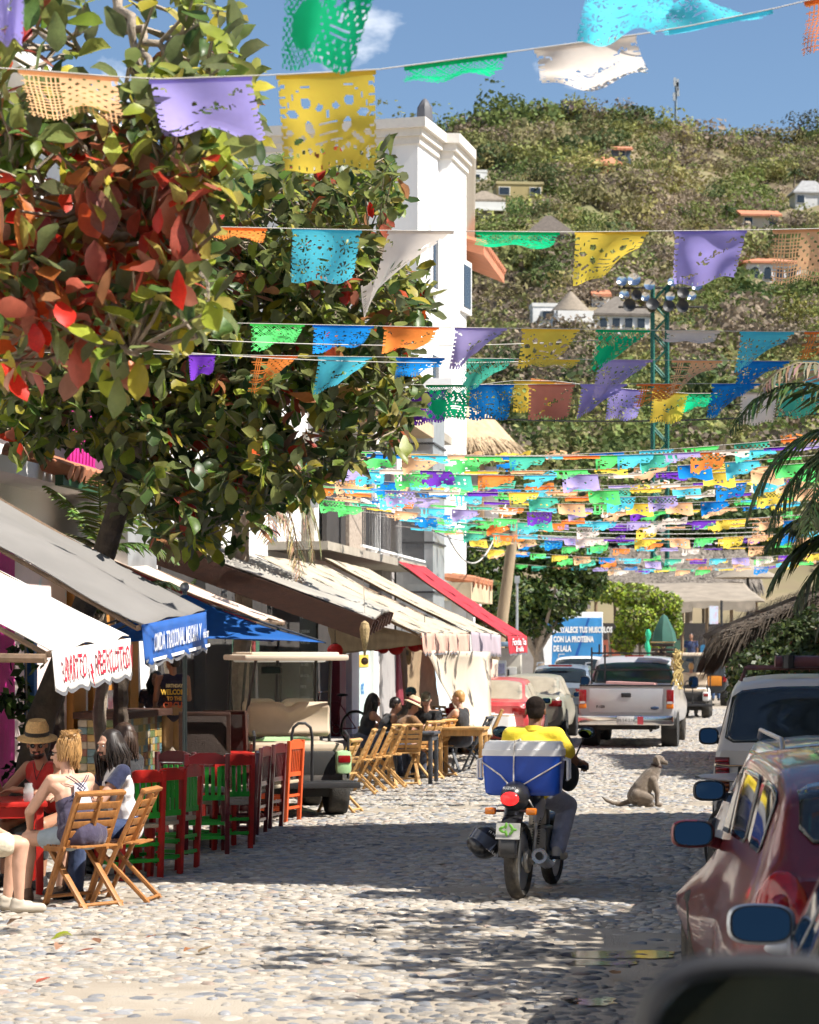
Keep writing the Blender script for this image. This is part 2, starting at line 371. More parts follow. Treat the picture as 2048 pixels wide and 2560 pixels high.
def shrub_t(seed,n=150,flat=.75,size=.2,stems=True):
    r=np.random.default_rng(seed);V_=[];F_=[];lob=r.normal(0,.42,(5,3))*np.array([1,1,.5])
    for i in range(n):
        d=r.normal(0,1,3);d/=np.linalg.norm(d);rad=r.uniform(.45,1)**.5;p=d*rad*np.array([.66,.66,flat*.62])+lob[i%5]+np.array([0,0,flat*.7])
        if p[2]<0:p[2]=abs(p[2])
        nn=r.normal(0,1,3)+d*1.1+np.array([0,0,.5]);nn/=np.linalg.norm(nn);a=np.cross(nn,r.normal(0,1,3));a/=np.linalg.norm(a);bb=np.cross(nn,a);s1,s2=size*r.uniform(.5,1.2),size*r.uniform(.4,.9)
        k=len(V_);V_+=[p+a*s1,p+bb*s2,p-a*s1,p-bb*s2];F_.append((k,k+1,k+2,k+3))
    return np.array(V_),np.array(F_)
sh=[shrub_t(k,290,f,.10)for k,f in enumerate((.8,.6,1.0,.75,.55,.9))]
HPAL=np.array([(.24,.19,.14),(.21,.17,.125),(.20,.18,.085),(.18,.19,.07),(.145,.185,.055),(.24,.25,.075),(.11,.15,.05),(.26,.23,.09),(.08,.11,.045)])
r=np.random.default_rng(11);acc={}
HR=((1436,290,56,34),(1388,296,42,20),(1520,437,74,50),(1556,402,44,40),(1215,545,92,74),(1300,500,115,40),(1192,456,52,26),(1378,620,112,88),(1432,822,92,98),(1368,818,72,52),(1556,836,140,102),(1902,575,92,56),(1935,706,140,70),(2030,520,84,74),(1502,760,44,38)) # clearings round the houses
for i in range(3300):
    px=r.uniform(880,2180);Dr=ridgeD(px);ys=skyy(px);py=ys+(1400-ys)*r.random()**.95;D=hill_at(px,py)if r.random()<.94 else Dr
    if any(abs(px-hx)<hw*.62+8 and hy-hh*.55<py<hy+30 for hx,hy,hw,hh in HR):continue
    X=(px-CX)/F*D;z=hillz(px,D);big=noise.noise(Vector((px*.004,py*.006,3)))
    up=(py-ys)/(1330-ys);pw=np.array([.25,.20,.15,.10,.07,.06,.05,.09,.03])if big<.02 else np.array([.10,.08,.12,.15,.17,.13,.14,.05,.06])
    if up>.62:pw=pw*np.array([.4,.4,.8,1.2,1.5,1.2,1.8,.6,1.8])
    if px<1500 and .40<up<.66:pw=pw*np.array([3,3,1.6,.7,.5,.3,.5,1,.5])
    c=HPAL[r.choice(9,p=pw/pw.sum())]*r.uniform(.8,1.25);s=r.uniform(1.3,3.2)*(D/330)**.5*(1.0 if r.random()<.82 else 1.6);a=r.uniform(0,6.28);k=int(r.integers(6));zz=s*r.uniform(.65,1.15)
    mt=np.array([[s*math.cos(a),-s*math.sin(a),0,X],[s*math.sin(a),s*math.cos(a),0,D],[0,0,zz,z-.25*s],[0,0,0,1]]);acc.setdefault(k,[]).append((mt,c))
VV,FF,CC=[],[],[];off=0
for k,lst in acc.items():
    V_,F_,C_=inst(*sh[k],np.array([q[0]for q in lst]),cols=np.array([q[1]for q in lst]));C_=C_*r.uniform(.72,1.3,(len(C_),1));VV.append(V_);FF.append(F_+off);CC.append(C_);off+=len(V_)
me=npmesh('hillside_woodland',np.concatenate(VV),np.concatenate(FF),np.concatenate(CC));put('hillside_woodland',me,m_wood,label='dry green and brown scrub woodland covering the hillside',cat='woodland',kind='stuff')
# notable trees and palms on the hill
def blob_tree(name,px,py,wpx,hpx,col,label,n=420,group='trees standing out on the hillside'):
    D=hill_at(px,py);s=F/D;X=(px-CX)/s;z=hillz(px,D);t=T(name,label,'tree',(X,D,z),group=group);rr=np.random.default_rng(int(px));wv,hv=wpx/s/2,hpx/s
    b=MB();b.tube([(0,0,-.5),(.1,0,hv*.3),(0,.1,hv*.55)],[wv*.09,wv*.06,wv*.03],6)
    for q in range(4):a=q*1.6;b.tube([(0,0,hv*.3),(math.cos(a)*wv*.5,math.sin(a)*wv*.5,hv*.65)],[wv*.04,wv*.015],5)
    b.build('trunk',M('grey bark',(.16,.13,.10),.9,.25,5,bump=.4),t)
    tv,tf=shrub_t(int(px),n,1,.085);tv=tv*np.array([wv,wv,hv*.62])+np.array([0,0,hv*.25]);c=np.array(col)*rr.uniform(.6,1.35,(len(tf),1))
    put('crown',npmesh('crown',tv,tf,c),m_wood,t);return t
blob_tree('acacia_tree',1570,285,120,42,(.10,.115,.05),'flat topped acacia tree on the hill skyline beside the mast')
blob_tree('round_tree',1290,575,75,70,(.12,.19,.06),'round fresh green tree below the thatched white hill house')
blob_tree('round_tree',1735,590,80,85,(.17,.19,.06),'pale yellow green tree left of the orange roofed hill house')
blob_tree('round_tree',1475,470,70,60,(.08,.125,.04),'dark green tree beside the red tiled hill house')
blob_tree('round_tree',1870,800,120,90,(.06,.10,.035),'dense dark green tree under the arched white hill house')
blob_tree('round_tree',1990,860,110,110,(.20,.19,.05),'yellow tinged tree low on the hill near the frame edge')
blob_tree('bougainvillea',1842,668,50,38,(.5,.03,.25),'magenta bougainvillea bush beside the arched white hill house',200)
blob_tree('round_tree',2000,300,90,70,(.07,.075,.045),'dark round tree on the skyline near the frame edge')
blob_tree('round_tree',1340,480,100,60,(.11,.13,.05),'olive tree in front of the flat ochre hill building')
m_frond_far=M('far palm frond',rough=.7,var=.2,attr='Col',trans=.25)
def far_palm(px,py,hpx,label,trunk=.5):
    D=hill_at(px,py);s=F/D;t=T('palm_tree',label,'palm tree',((px-CX)/s,D,hillz(px,D)),group='palms on the hillside');h=hpx/s;rr=random.Random(px)
    b=MB();b.tube([(0,0,-.5),(.15,0,h*.4),(0,0,h*trunk+.3)],[.22,.17,.14],6);b.build('trunk',MATS['grey bark'],t)
    b=MB()
    for i in range(17):
        a=i*2.4+rr.uniform(-.2,.2);el=rr.uniform(-.2,1.2);ln=h*(1-trunk)*1.05;pts=[]
        for k in range(7):
            q=k/6;pts.append(Vector((math.cos(a)*math.cos(el)*ln*q,math.sin(a)*math.cos(el)*ln*q,h*trunk+math.sin(el)*ln*q-ln*.55*q*q)))
        side=Vector((-math.sin(a),math.cos(a),0));c=(.05*rr.uniform(.7,1.3),.085*rr.uniform(.7,1.3),.028)
        for k in range(6):
            for sg in(-1,1):b.add([pts[k],pts[k+1],pts[k+1]+side*sg*ln*.16*(1-k/7)-Vector((0,0,ln*.1))],[(0,1,2)],c=c)
    b.build('crown',m_frond_far,t,smooth=0)
far_palm(1312,300,60,'tall palm on the crest beside the hilltop house',.35);far_palm(1190,440,105,'palm beside the white building, left end of the hill',.55)
far_palm(1150,470,90,'palm half hidden by the white building',.55);far_palm(1815,560,70,'palm between the pale tree and the orange roofed house',.45);far_palm(1700,560,60,'small palm in the middle of the hillside',.45);far_palm(1985,470,70,'palm below the skyline near the grey roofed house',.5)
# hill houses
m_tile=M('terracotta roof',(.50,.20,.11),.8,.2,1.5,bump=.5,bsc=3,stretch=(1,3,1));m_thatchf=M('grey far thatch',(.24,.20,.155),.95,.25,3,bump=.6,bsc=12)
m_whitew=M('white stucco',(.78,.77,.74),.85,.06,.7,bump=.1,bsc=20);m_winf=M('dark far window',(.03,.04,.055),.15,.2,2)
def hill_house(label,px,py,wpx,hpx,wall,roof,rpx,rmat,ov=1.15,wins=3,dep=.7,rz=0.1,balcony=None,arches=False,extra=None):
    D=hill_at(px,py)-1;s=F/D;X=(px-CX)/s;z=H-(py-HY)/s;t=T('hill_house',label,'house',(X,D,z),rz,'houses on the hillside');w_,h_,rh=wpx/s,hpx/s,rpx/s;d_=w_*dep
    wm=M('house wall '+label[:18],wall,.85,.12,.5)
    b=MB();b.box((0,d_/2,h_/2-2),(w_,d_,h_+4));b.build('wall',wm,t)
    b=MB();W2,D2=w_/2*ov,d_/2*ov
    if roof=='hip' or roof=='thatch':
        rl=W2*(.35 if roof=='hip' else .12);b.add([(-W2,d_/2-D2,h_),(W2,d_/2-D2,h_),(W2,d_/2+D2,h_),(-W2,d_/2+D2,h_),(-rl,d_/2,h_+rh),(rl,d_/2,h_+rh),(-W2,d_/2-D2,h_-.25),(W2,d_/2-D2,h_-.25),(W2,d_/2+D2,h_-.25),(-W2,d_/2+D2,h_-.25)],[(0,1,5,4),(1,2,5),(2,3,4,5),(3,0,4),(6,7,1,0),(7,8,2,1),(8,9,3,2),(9,6,0,3),(9,8,7,6)])
    elif roof=='cone':b.lathe([(W2*1.02,h_-.3),(W2,h_),(W2*.5,h_+rh*.52),(.12,h_+rh)],16,c=(0,d_/2,0))
    elif roof=='shed':b.add([(-W2,-.6,h_-.1),(W2,-.6,h_-.1),(W2,d_*.6,h_+rh),(-W2,d_*.6,h_+rh),(-W2,-.6,h_-.4),(W2,-.6,h_-.4),(W2,d_*.6,h_+rh-.4),(-W2,d_*.6,h_+rh-.4)],[(0,1,2,3),(4,7,6,5),(0,4,5,1),(1,5,6,2),(2,6,7,3),(3,7,4,0)])
    else:b.box((0,d_/2,h_+.15),(w_*1.05,d_*1.05,.35))
    b.build('roof',rmat,t,smooth=20)
    for i in range(wins):
        x=lerp(-w_*.34,w_*.34,i/max(1,wins-1))if wins>1 else 0;ww,wh=w_/(wins+1.2)*.7,h_*.45;fr=MB();fr.box((x,-.04,h_*.55),(ww*1.15,.1,wh*1.15));fo=fr.build('window',m_whitew,t)
        if arches:p=MB();p.prism([(x-ww/2,h_*.15),(x+ww/2,h_*.15)]+[(x+ww/2*math.cos(a),h_*.55+ww/2*math.sin(a))for a in[math.pi*k/8 for k in range(9)]],-.13,-.07,axis='Y')
        else:p=MB();p.box((x,-.1,h_*.55),(ww,.06,wh))
        p.build('pane',m_winf,fo)
    if balcony:
        b=MB();b.box((0,-.9,h_*balcony),(w_*.98,1.6,.25));b.box((0,-1.6,h_*balcony+.5),(w_*.98,.12,.9));b.build('balcony',m_whitew,t)
    if extra:extra(t,w_,h_,d_)
    return t
hill_house('purple brown flat roofed house on the hilltop',1436,290,56,34,(.20,.14,.15),'flat',0,M('brown roof slab',(.2,.15,.14),.9),wins=2)
hill_house('tiny white terrace with orange parasol on the hilltop',1388,296,42,12,(.75,.7,.68),'hip',12,m_tile,ov=.5,wins=0)
hill_house('small house with red tiled hip roof halfway up',1520,437,74,28,(.30,.10,.06),'hip',22,m_tile,wins=2)
hill_house('dark blue house just behind the red tiled one',1556,402,44,32,(.10,.13,.17),'shed',8,m_tile,wins=1)
hill_house('white house with wide grey thatched roof and balcony',1215,545,92,46,(.72,.70,.66),'thatch',28,m_thatchf,wins=3,balcony=.35)
hill_house('flat ochre building above the thatched white house',1300,500,115,40,(.40,.32,.15),'flat',0,M('ochre slab',(.45,.38,.2),.9),wins=2)
hill_house('small stepped white house beside the tall building',1192,456,52,26,(.8,.79,.77),'flat',0,m_whitew,wins=1)
hill_house('stone house with steep dark thatched roof',1378,620,112,36,(.26,.22,.17),'thatch',52,M('dark thatch',(.12,.10,.085),.95,.25,3,bump=.6,bsc=12),wins=3)
hill_house('white house with grey conical thatched palapa',1432,822,92,46,(.78,.77,.75),'cone',52,m_thatchf,wins=3,balcony=.3)
hill_house('low white cube house left of the conical palapa',1368,818,72,52,(.8,.79,.77),'flat',0,m_whitew,wins=1)
hill_house('white house with sweeping grey thatched double roof',1556,836,140,52,(.70,.70,.70),'thatch',50,M('mid thatch',(.16,.14,.12),.95,.25,3,bump=.6,bsc=12),wins=4)
hill_house('cream house with orange shed roof and dark balcony',1902,575,92,40,(.60,.52,.42),'shed',16,m_tile,wins=2)
hill_house('pinkish white villa with arched loggia and tiled roof',1935,706,140,52,(.70,.64,.64),'hip',16,m_tile,wins=4,arches=True)
hill_house('grey roofed house cut by the frame edge',2030,520,84,40,(.6,.6,.6),'hip',34,M('grey roof',(.3,.3,.3),.85,.2,2),wins=2)
hill_house('small white gabled house between the two thatched ones',1502,760,44,26,(.8,.78,.76),'shed',12,m_tile,wins=1)
# mast
D=hill_at(1690,318);s=F/D;t=T('antenna_mast','thin blue grey antenna mast on the hill ridge','mast',((1690-CX)/s,D,hillz(1690,D)));m_mast=M('mast steel',(.18,.24,.30),.5,.1)
hh=(318-190)/s+1;b=MB();b.tube([(0,0,-2),(0,0,hh)],[.36,.2],8);b.build('pole',m_mast,t)
for i,(zz,x)in enumerate(((.98,-.25),(.96,.3),(.9,.25),(.8,.4),(.72,-.35))):
    b=MB();b.box((x,-.3,hh*zz),(.45,.25,1.5));b.tube([(0,0,hh*zz),(x,-.2,hh*zz)],.06,5);b.build('antenna',M('antenna grey',(.45,.48,.5),.5),t)
# ================================================================== BUILDINGS ON THE LEFT
def uAt(px,v):
    D=Dv(px,v);return(px-CX)/F*D*SU+D*CU
def zAt(py,D):return H-(py-HY)*D/F
m_white=M('white lime wall',(.80,.79,.77),.85,.05,.8,bump=.12,bsc=25,dirt=(.6,.56,.5,.5),dirt_sc=.9,dirt_lo=.58,dirt_hi=.8)
m_pinkw=M('pale pink wall',(.72,.58,.55),.85,.1,1,dirt=(.45,.62,.66,.8),dirt_sc=2.5,dirt_lo=.58,dirt_hi=.66)
m_mag=M('magenta boards',(.55,.02,.25),.6,.15,3,bump=.3,stretch=(6,6,.6));m_orange=M('varnished orange wood',(.48,.20,.035),.45,.2,2,bump=.15,stretch=(8,8,.8));m_bluep=M('blue painted post',(.03,.12,.32),.5,.2,4)
m_dark=M('interior shade dark wall',(.045,.04,.038),.85,.3,2);m_greyw=M('grey render',(.33,.31,.30),.9,.12,1.1,bump=.25,bsc=14,dirt=(.2,.18,.17,.7));m_galv=M('galvanised sheet',(.50,.52,.53),.42,.15,3,metal=.65)  # interior wall colour kept near black to hold the shade inside rooms
m_lblue=M('pale blue wall',(.52,.68,.80),.85,.08,1,dirt=(.75,.75,.75,.6));m_iron=M('black iron',(.025,.025,.027),.5,.2,10);m_beige=M('beige ledge',(.55,.42,.27),.85,.15,2);m_glassd=M('dark window glass',(.03,.035,.045),.08,.1,3,spec=.7)
m_maroon=M('maroon paint',(.20,.025,.04),.6,.2,3);m_concrete=M('aged concrete',(.36,.32,.26),.9,.18,3,bump=.3,bsc=30);m_bark=M('dark trunk bark',(.10,.075,.055),.9,.35,6,bump=.7,bsc=25)
def house(label,px0,px1,v,zt,mat,depth=8.0,z0=.1,name='street_building'):
    u0,u1=uAt(px0,v),uAt(px1,v);t=T(name,label,'building',S(u0,v),SRZ);b=MB();b.box((-depth/2,(u1-u0)/2,(zt+z0)/2),(depth,u1-u0,zt-z0));b.build('wall',mat,t)
    t['u0']=u0;t['v']=v;return t,u1-u0
def yl(t,px):return uAt(px,t['v'])-t['u0']
def door(t,y0,y1,z0,z1,m,panes=True):
    f=MB();f.box((.03,(y0+y1)/2,(z0+z1)/2),(.08,y1-y0,z1-z0),ch=.01);d=f.build('door',m,t);ym=(y0+y1)/2
    if panes:
        for i in range(2):
            for j in range(3):
                p=MB();p.box((.075,lerp(y0,y1,.27+.46*i),lerp(z0,z1,.48+.18*j)),(.02,(y1-y0)*.3,(z1-z0)*.14));p.build('pane',m_glassd,d)
    h=MB();h.tube([(.1,ym+.04,lerp(z0,z1,.45)),(.1,ym+.04,lerp(z0,z1,.52))],.012,6);h.build('handle',m_galv,d)
def window(t,y0,y1,z0,z1,m=None,bars=0,x=.0):
    f=MB();fw=.07;yc,zc=(y0+y1)/2,(z0+z1)/2
    for a in((yc,z0,y1-y0+fw,fw),(yc,z1,y1-y0+fw,fw)):f.box((x+.05,a[0],a[1]),(.12,a[2],a[3]))
    for y in(y0,y1):f.box((x+.05,y,zc),(.12,fw,z1-z0-fw))
    d=f.build('window',m or m_white,t);p=MB();p.box((x+.015,yc,zc),(.03,y1-y0,z1-z0));p.build('pane',m_glassd,d)
    for i in range(bars):b_=MB();b_.tube([(x+.1,lerp(y0,y1,(i+.5)/bars),z0),(x+.1,lerp(y0,y1,(i+.5)/bars),z1)],.012,5);b_.build('bar',m_iron,d)
    return d
# --- building A behind the near tables
t,ln=house('white two storey building with orange doors and magenta balusters behind the tree',-500,392,-9,8.7,m_white);A=t
def P_(b,name,mat,par=None):return b.build(name,mat,par or A)
zf=.15
b=MB();b.box((.02,yl(A,-120)*.5+yl(A,27)*.5,1.7),(.06,yl(A,27)-yl(A,-120),3.1));P_(b,'wall_panel',m_mag)
b=MB();b.box((.02,(yl(A,28)+yl(A,158))/2,1.7),(.05,yl(A,158)-yl(A,28),3.1));P_(b,'mural_panel',m_pinkw)
for a,c in((160,192),(303,325)):b=MB();b.box((.06,(yl(A,a)+yl(A,c))/2,1.6),(.14,yl(A,c)-yl(A,a),2.9),ch=.015);P_(b,'door_post',m_orange)
door(A,yl(A,220),yl(A,275),zf,2.5,m_orange)
b=MB();b.box((.3,ln/2,4.05),(.7,ln,.18));P_(b,'ledge',m_white)
b=MB();b.box((.25,ln/2,8.75),(.7,ln+.3,.25));P_(b,'cornice',m_white)
for i,(a,c)in enumerate(((60,130),(215,300))):
    y0,y1=yl(A,a),yl(A,c);rl=MB();rl.box((.55,(y0+y1)/2,5.1),(.07,y1-y0,.09));rl.box((.55,(y0+y1)/2,4.25),(.07,y1-y0,.09));ro=P_(rl,'railing',m_mag);n=int((y1-y0)/.14)
    for k in range(n):q=MB();q.lathe([(.03,4.28),(.045,4.5),(.025,4.65),(.045,4.85),(.03,5.08)],6,c=(.55,lerp(y0,y1,(k+.5)/n),0));q.build('baluster',m_mag,ro)
    window(A,y0+.3,y1-.3,4.3,6.3)
for a,c in((330,385),(-80,20)):window(A,yl(A,a),yl(A,c),4.6,6.2)
b=MB();y0,y1=yl(A,128),yl(A,208);b.box((.75,(y0+y1)/2,5.2),(.5,y1-y0,4.6));du=P_(b,'vent_duct',m_galv)
for k in range(4):
    z0,z1=3.0+1.1*k,4.1+1.1*k;b=MB();ym=(y0+y1)/2;b.add([(1.0,y0+.03,z0),(1.0,y1-.03,z0),(1.0,y1-.03,z1),(1.0,y0+.03,z1),(1.035,ym,(z0+z1)/2)],[(0,1,4),(1,2,4),(2,3,4),(3,0,4)]);b.build('duct_panel',m_galv,du,smooth=0)
b=MB();b.beam((.9,yl(A,-40),3.95),(.9,yl(A,330),3.95),.1,.12);P_(b,'green_beam',M('dark green beam',(.02,.07,.025),.5))
for k in range(9):
    b=MB();yy=yl(A,-30)+k*.24;b.tube([(.2,yy,4.32),(1.0,yy,4.05)],[.09,.1],8);P_(b,'roof_tile',M('barro tile',(.42,.17,.09),.85,.2,4))
# --- building B : dark restaurant fronts and the balcony
t,ln=house('pale two storey building with iron balcony over dark restaurant fronts',392,955,-9.3,7.4,m_white);Bd=t
b=MB();b.box((.02,(ln)/2,1.75),(.06,ln-.1,3.2));b.build('shop_shade_sheet',m_dark,Bd)  # dark sheet standing in for the shade inside the restaurants
for a,c,m in((478,546,M('charcoal column',(.07,.066,.064),.8)),(822,838,m_maroon),(853,872,m_white),(910,945,m_white)):
    b=MB();y0,y1=yl(Bd,a),yl(Bd,c);b.box((.14,(y0+y1)/2,1.75),(.2,y1-y0,3.2));b.build('column',m,Bd)
b=MB();y0,y1=yl(Bd,872),yl(Bd,910);b.box((.1,(y0+y1)/2,1.6),(.06,y1-y0,2.9));ps=b.build('poster_door',M('pale glass poster',(.55,.68,.66),.4,.2,2),Bd)
b=MB();b.box((.14,(y0+y1)/2,1.75),(.01,(y1-y0)*.8,.28));b.build('poster_band',M('poster yellow',(.7,.45,.06),.6),ps);text('lettering','et',.5,M('poster blue',(.05,.22,.5),.6),ps,(.14,(y0+y1)/2,1.15),(R(90),0,R(90)),bold=.01)
b=MB();b.tube([(.14,(y0+y1)/2+.22*math.cos(a),2.55+.22*math.sin(a))for a in[k*.5236 for k in range(12)]],.05,6,closed=True);b.build('gear_emblem',M('poster grey',(.2,.25,.25),.6),ps)
b=MB();b.box((.5,ln*.68,3.95),(1.3,ln*.6,.16));b.build('balcony_slab',m_concrete,Bd)
y0,y1=yl(Bd,772),yl(Bd,948);rl=MB();rl.box((1.1,(y0+y1)/2,5.05),(.06,y1-y0,.07));rl.box((1.1,(y0+y1)/2,4.12),(.05,y1-y0,.05));ro=rl.build('railing',m_white,Bd)
for k in range(46):q=MB();yy=lerp(y0,y1,(k+.5)/46);q.tube([(1.1,yy,4.1),(1.1,yy,5.03)],.012,4);q.build('bar',m_iron,ro)
for yy in(y0+2.5,y0+5.5):b=MB();b.lathe([(.16,4),(.13,4.3),(.12,6.6),(.17,6.85)],10,c=(.95,yy,0));b.build('balcony_column',m_white,Bd)
b=MB();b.box((.12,(y0+y1)/2+.2,5.4),(.1,(y1-y0)*.8,2.7));b.build('recess_shade_slab',m_dark,Bd);b=MB();b.box((.2,(y0+y1)/2,4.7),(.1,2.2,1.0));b.build('stone_panel',M('rubble panel',(.4,.33,.27),.9,.4,12,bump=.8),Bd)  # dark slab on the wall stands in for the balcony's shaded recess
b=MB();b.box((.4,(y0+y1)/2,7.25),(1.8,y1-y0+.4,.3));b.build('balcony_roof',m_beige,Bd);b=MB();b.box((-3.5,ln/2,7.5),(8,ln+.1,.2));b.build('roof',m_concrete,Bd)
window(Bd,yl(Bd,560),yl(Bd,620),4.6,6.2);window(Bd,yl(Bd,670),yl(Bd,720),4.6,6.2)
for k in range(8):
    b=MB();b.box((.08,yl(Bd,560)+1.0*k*.33,2.0),(.03,.3,.42 if k%2 else .3));b.build('wall_picture',M('wall picture %d'%(k%3),((.25,.05,.05),(.05,.12,.08),(.3,.25,.12))[k%3],.6),Bd)
# --- building C : grey party wall, duct, pale blue end house
t,ln=house('grey rendered house with tall galvanised duct beside the pale blue front',955,1084,-9.0,7.6,m_greyw);C_b=t
y0,y1=yl(t,972),yl(t,1030);b=MB();b.box((.5,(y0+y1)/2,5.2),(.9,(y1-y0)*.55,6.2));du=b.build('vent_duct',m_galv,t)
for k in range(5):
    z0,z1=2.2+1.2*k,3.4+1.2*k;ym=(y0+y1)/2;hw=(y1-y0)*.27;b=MB();yy=ym-hw-.003;b.add([(.08,yy,z0),(.92,yy,z0),(.92,yy,z1),(.08,yy,z1),(.5,yy-.05,(z0+z1)/2)],[(0,1,4),(1,2,4),(2,3,4),(3,0,4)]);b.build('duct_panel',m_galv,du,smooth=0);b=MB();b.box((.5,ym,z0),(.98,hw*2+.08,.05));b.build('duct_flange',M('dark steel',(.08,.08,.085),.5,metal=.4),du)
b=MB();b.box((-3.5,ln/2,7.65),(8,ln+.1,.2));b.build('roof',m_concrete,t);door(t,yl(t,990),yl(t,1040),.15,2.4,m_maroon,False);door(t,yl(t,1048),yl(t,1080),.15,2.4,m_white,False);window(t,yl(t,1040),yl(t,1078),4.2,6.0)
t,ln=house('pale blue house end with one shuttered upper window and tiled hood',1084,1158,-9.0,7.2,m_lblue,6.5);E_b=t
window(t,yl(t,1102),yl(t,1132),4.3,5.9,m_white,bars=5);b=MB();b.box((-3.2,ln/2,7.3),(6.8,ln+.2,.25));b.build('roof',m_white,t)
b=MB();b.box((.45,ln*.5,3.6),(1.0,ln*.8,.5));b.build('hood',m_beige,t)
for k in range(5):q=MB();q.tube([(.0,ln*(.18+.16*k),4.05),(1.0,ln*(.18+.16*k),3.88)],[.14,.16],8);q.build('roof_tile',MATS['barro tile'],t)
b=MB();b.box((.18,ln*.92,1.7),(.4,.7,3.3));b.box((.2,ln*.92,3.4),(.7,1.0,.25));b.build('corner_pier',m_white,t);door(t,ln*.3,ln*.55,.15,2.4,m_white,False)
# --- tall white building
def fp(lst):return[((px-CX)/F*D,D)for px,D in lst]
t=T('tall_building','tall white building with stepped cornice rising over the tree','building',(0,0,0));zt=16.1;foot=fp([(560,65.5),(1045,64),(1097,66.0),(1129,66.0),(1166,68),(1166,84),(560,84)])
b=MB();b.prism(foot,0,zt);b.build('wall',M('streaked white plaster',(.80,.79,.77),.85,.05,.6,bump=.12,bsc=12,dirt=(.55,.52,.47,.55),dirt_sc=1.1,dirt_lo=.52,dirt_hi=.8,stretch=(1,1,.12)),t)
for k,(o_,z0,z1)in enumerate(((.07,zt-.6,zt-.4),(.16,zt-.4,zt-.2),(.28,zt-.2,zt+.06))):
    cx_,cy_=sum(p[0]for p in foot)/7,sum(p[1]for p in foot)/7;q=[]
    for i,p in enumerate(foot):
        a=Vector(foot[i-1]);c=Vector(p);d=Vector(foot[(i+1)%7]);e1=(c-a).normalized();e2=(d-c).normalized();n1_=Vector((e1.y,-e1.x));n2_=Vector((e2.y,-e2.x));mm=(n1_+n2_);mm=mm/max(.35,mm.dot(n1_));q.append((c.x+mm.x*o_,c.y+mm.y*o_))
    b=MB();b.prism(q,z0,z1);b.build('cornice',M('cream cornice',(.70,.66,.60),.85,.06),t)
b=MB();p=Wp(968,500,64.1);b.box((p.x,p.y,11),(.08,.1,9.5));b.build('downpipe',M('pipe grey',(.5,.5,.52),.6),t)
def slit(px,py0,py1,D,dx,dy,hw):
    f=MB();z0,z1=zAt(py1,D),zAt(py0,D);c=Vector(((px-CX)/F*D,D));e=Vector((dx,dy)).normalized();n=Vector((e.y,-e.x));a=math.atan2(e.y,e.x);X=Matrix.Translation((c.x+n.x*.02,c.y+n.y*.02,(z0+z1)/2))@Matrix.Rotation(a,4,'Z')
    f.box((0,0,0),(hw*2+.3,.14,z1-z0+.3),X=X);d=f.build('window',m_white,t);p=MB();p.box((0,-.06,0),(hw*2,.06,z1-z0),X=X);p.build('pane',m_glassd,d)
slit(1081,580,720,65.35,.58,2,.25);slit(1160,665,770,67.6,.58,2,.38);slit(1081,890,960,65.35,.58,2,.3)
b=MB();b.lathe([(.22,zt+.1),(.2,zt+.5),(.08,zt+.7),(.02,zt+.75)],8,c=Wp(1062,0,64.6).xy.to_3d());b.build('roof_vent',M('dark vent',(.1,.1,.11),.6),t)
b=MB();c=Wp(1100,960,64).x;b.box((c-1,64.2,9.0),(2.6,2.2,.3));b.build('balcony',m_white,t)
# tile roofed tower behind
t=T('tile_roof_building','building end with overhanging terracotta eave behind the tall white one','building',Wp(1150,1627,78).xy.to_3d(),SRZ)
b=MB();b.box((-3.4,2,7),(5,5,14));b.build('wall',m_beige,t);zr=zAt(628,78)
b=MB();b.add([(-5,-1,zr+1.6),(.9,-1,zr),(.9,5,zr),(-5,5,zr+2.5),(-5,-1,zr+1.3),(.9,-1,zr-.3),(.9,5,zr-.3),(-5,5,zr+2.2),],[(0,1,2,3),(7,6,5,4),(0,4,5,1),(1,5,6,2),(2,6,7,3),(3,7,4,0)]);ro=b.build('roof',m_tile,t)
for k in range(16):q=MB();yy=-.95+k*.39;q.tube([(-4.8,yy,zr+1.62+.05*k),(.95,yy,zr+.06)],.12,6);q.build('roof_tile',m_tile,ro)
# round palapa roof beyond the blue house
m_thatch=M('dry palm thatch',(.34,.25,.155),.95,.3,4,bump=.7,bsc=18,rand=.35);m_thatchd=M('shade dark palm thatch',(.085,.066,.05),.95,.3,4,bump=.7,bsc=18,rand=.45);m_post=M('timber post',(.22,.15,.09),.85,.2,4,bump=.3)  # eave thatch colour lowered to carry the shade lying on it
def thatch_cone(b,r0,z0,r1,z1,n,ln,seed,c=(0,0),ragged=.25,wd=.035):
    rr=random.Random(seed)
    for i in range(n):
        a=rr.uniform(0,6.283);q=rr.random()**.7;r_=lerp(r1,r0,q);z=lerp(z1,z0,q)+.05;L_=ln*rr.uniform(.6,1.2);dr=(r0-r1);dz=(z0-z1);nn=math.hypot(dr,dz);dr,dz=dr/nn,dz/nn;e=Vector((math.cos(a),math.sin(a),0));s_=Vector((-math.sin(a),math.cos(a),0));p0=Vector((c[0],c[1],0))+e*r_+Vector((0,0,z));p1=p0+(e*dr+Vector((0,0,dz)))*L_+Vector((0,0,rr.uniform(-ragged,.03)))+s_*rr.uniform(-.1,.1);w_=wd*rr.uniform(.6,1.4)
        b.add([p0-s_*w_,p0+s_*w_,p1+s_*w_*.3,p1-s_*w_*.3],[(0,1,2,3)])
t=T('palapa','round brown thatched palapa roof beyond the pale blue house','palapa',Wp(1128,1627,84).xy.to_3d());zb,zt2=zAt(1125,84),zAt(1005,84)
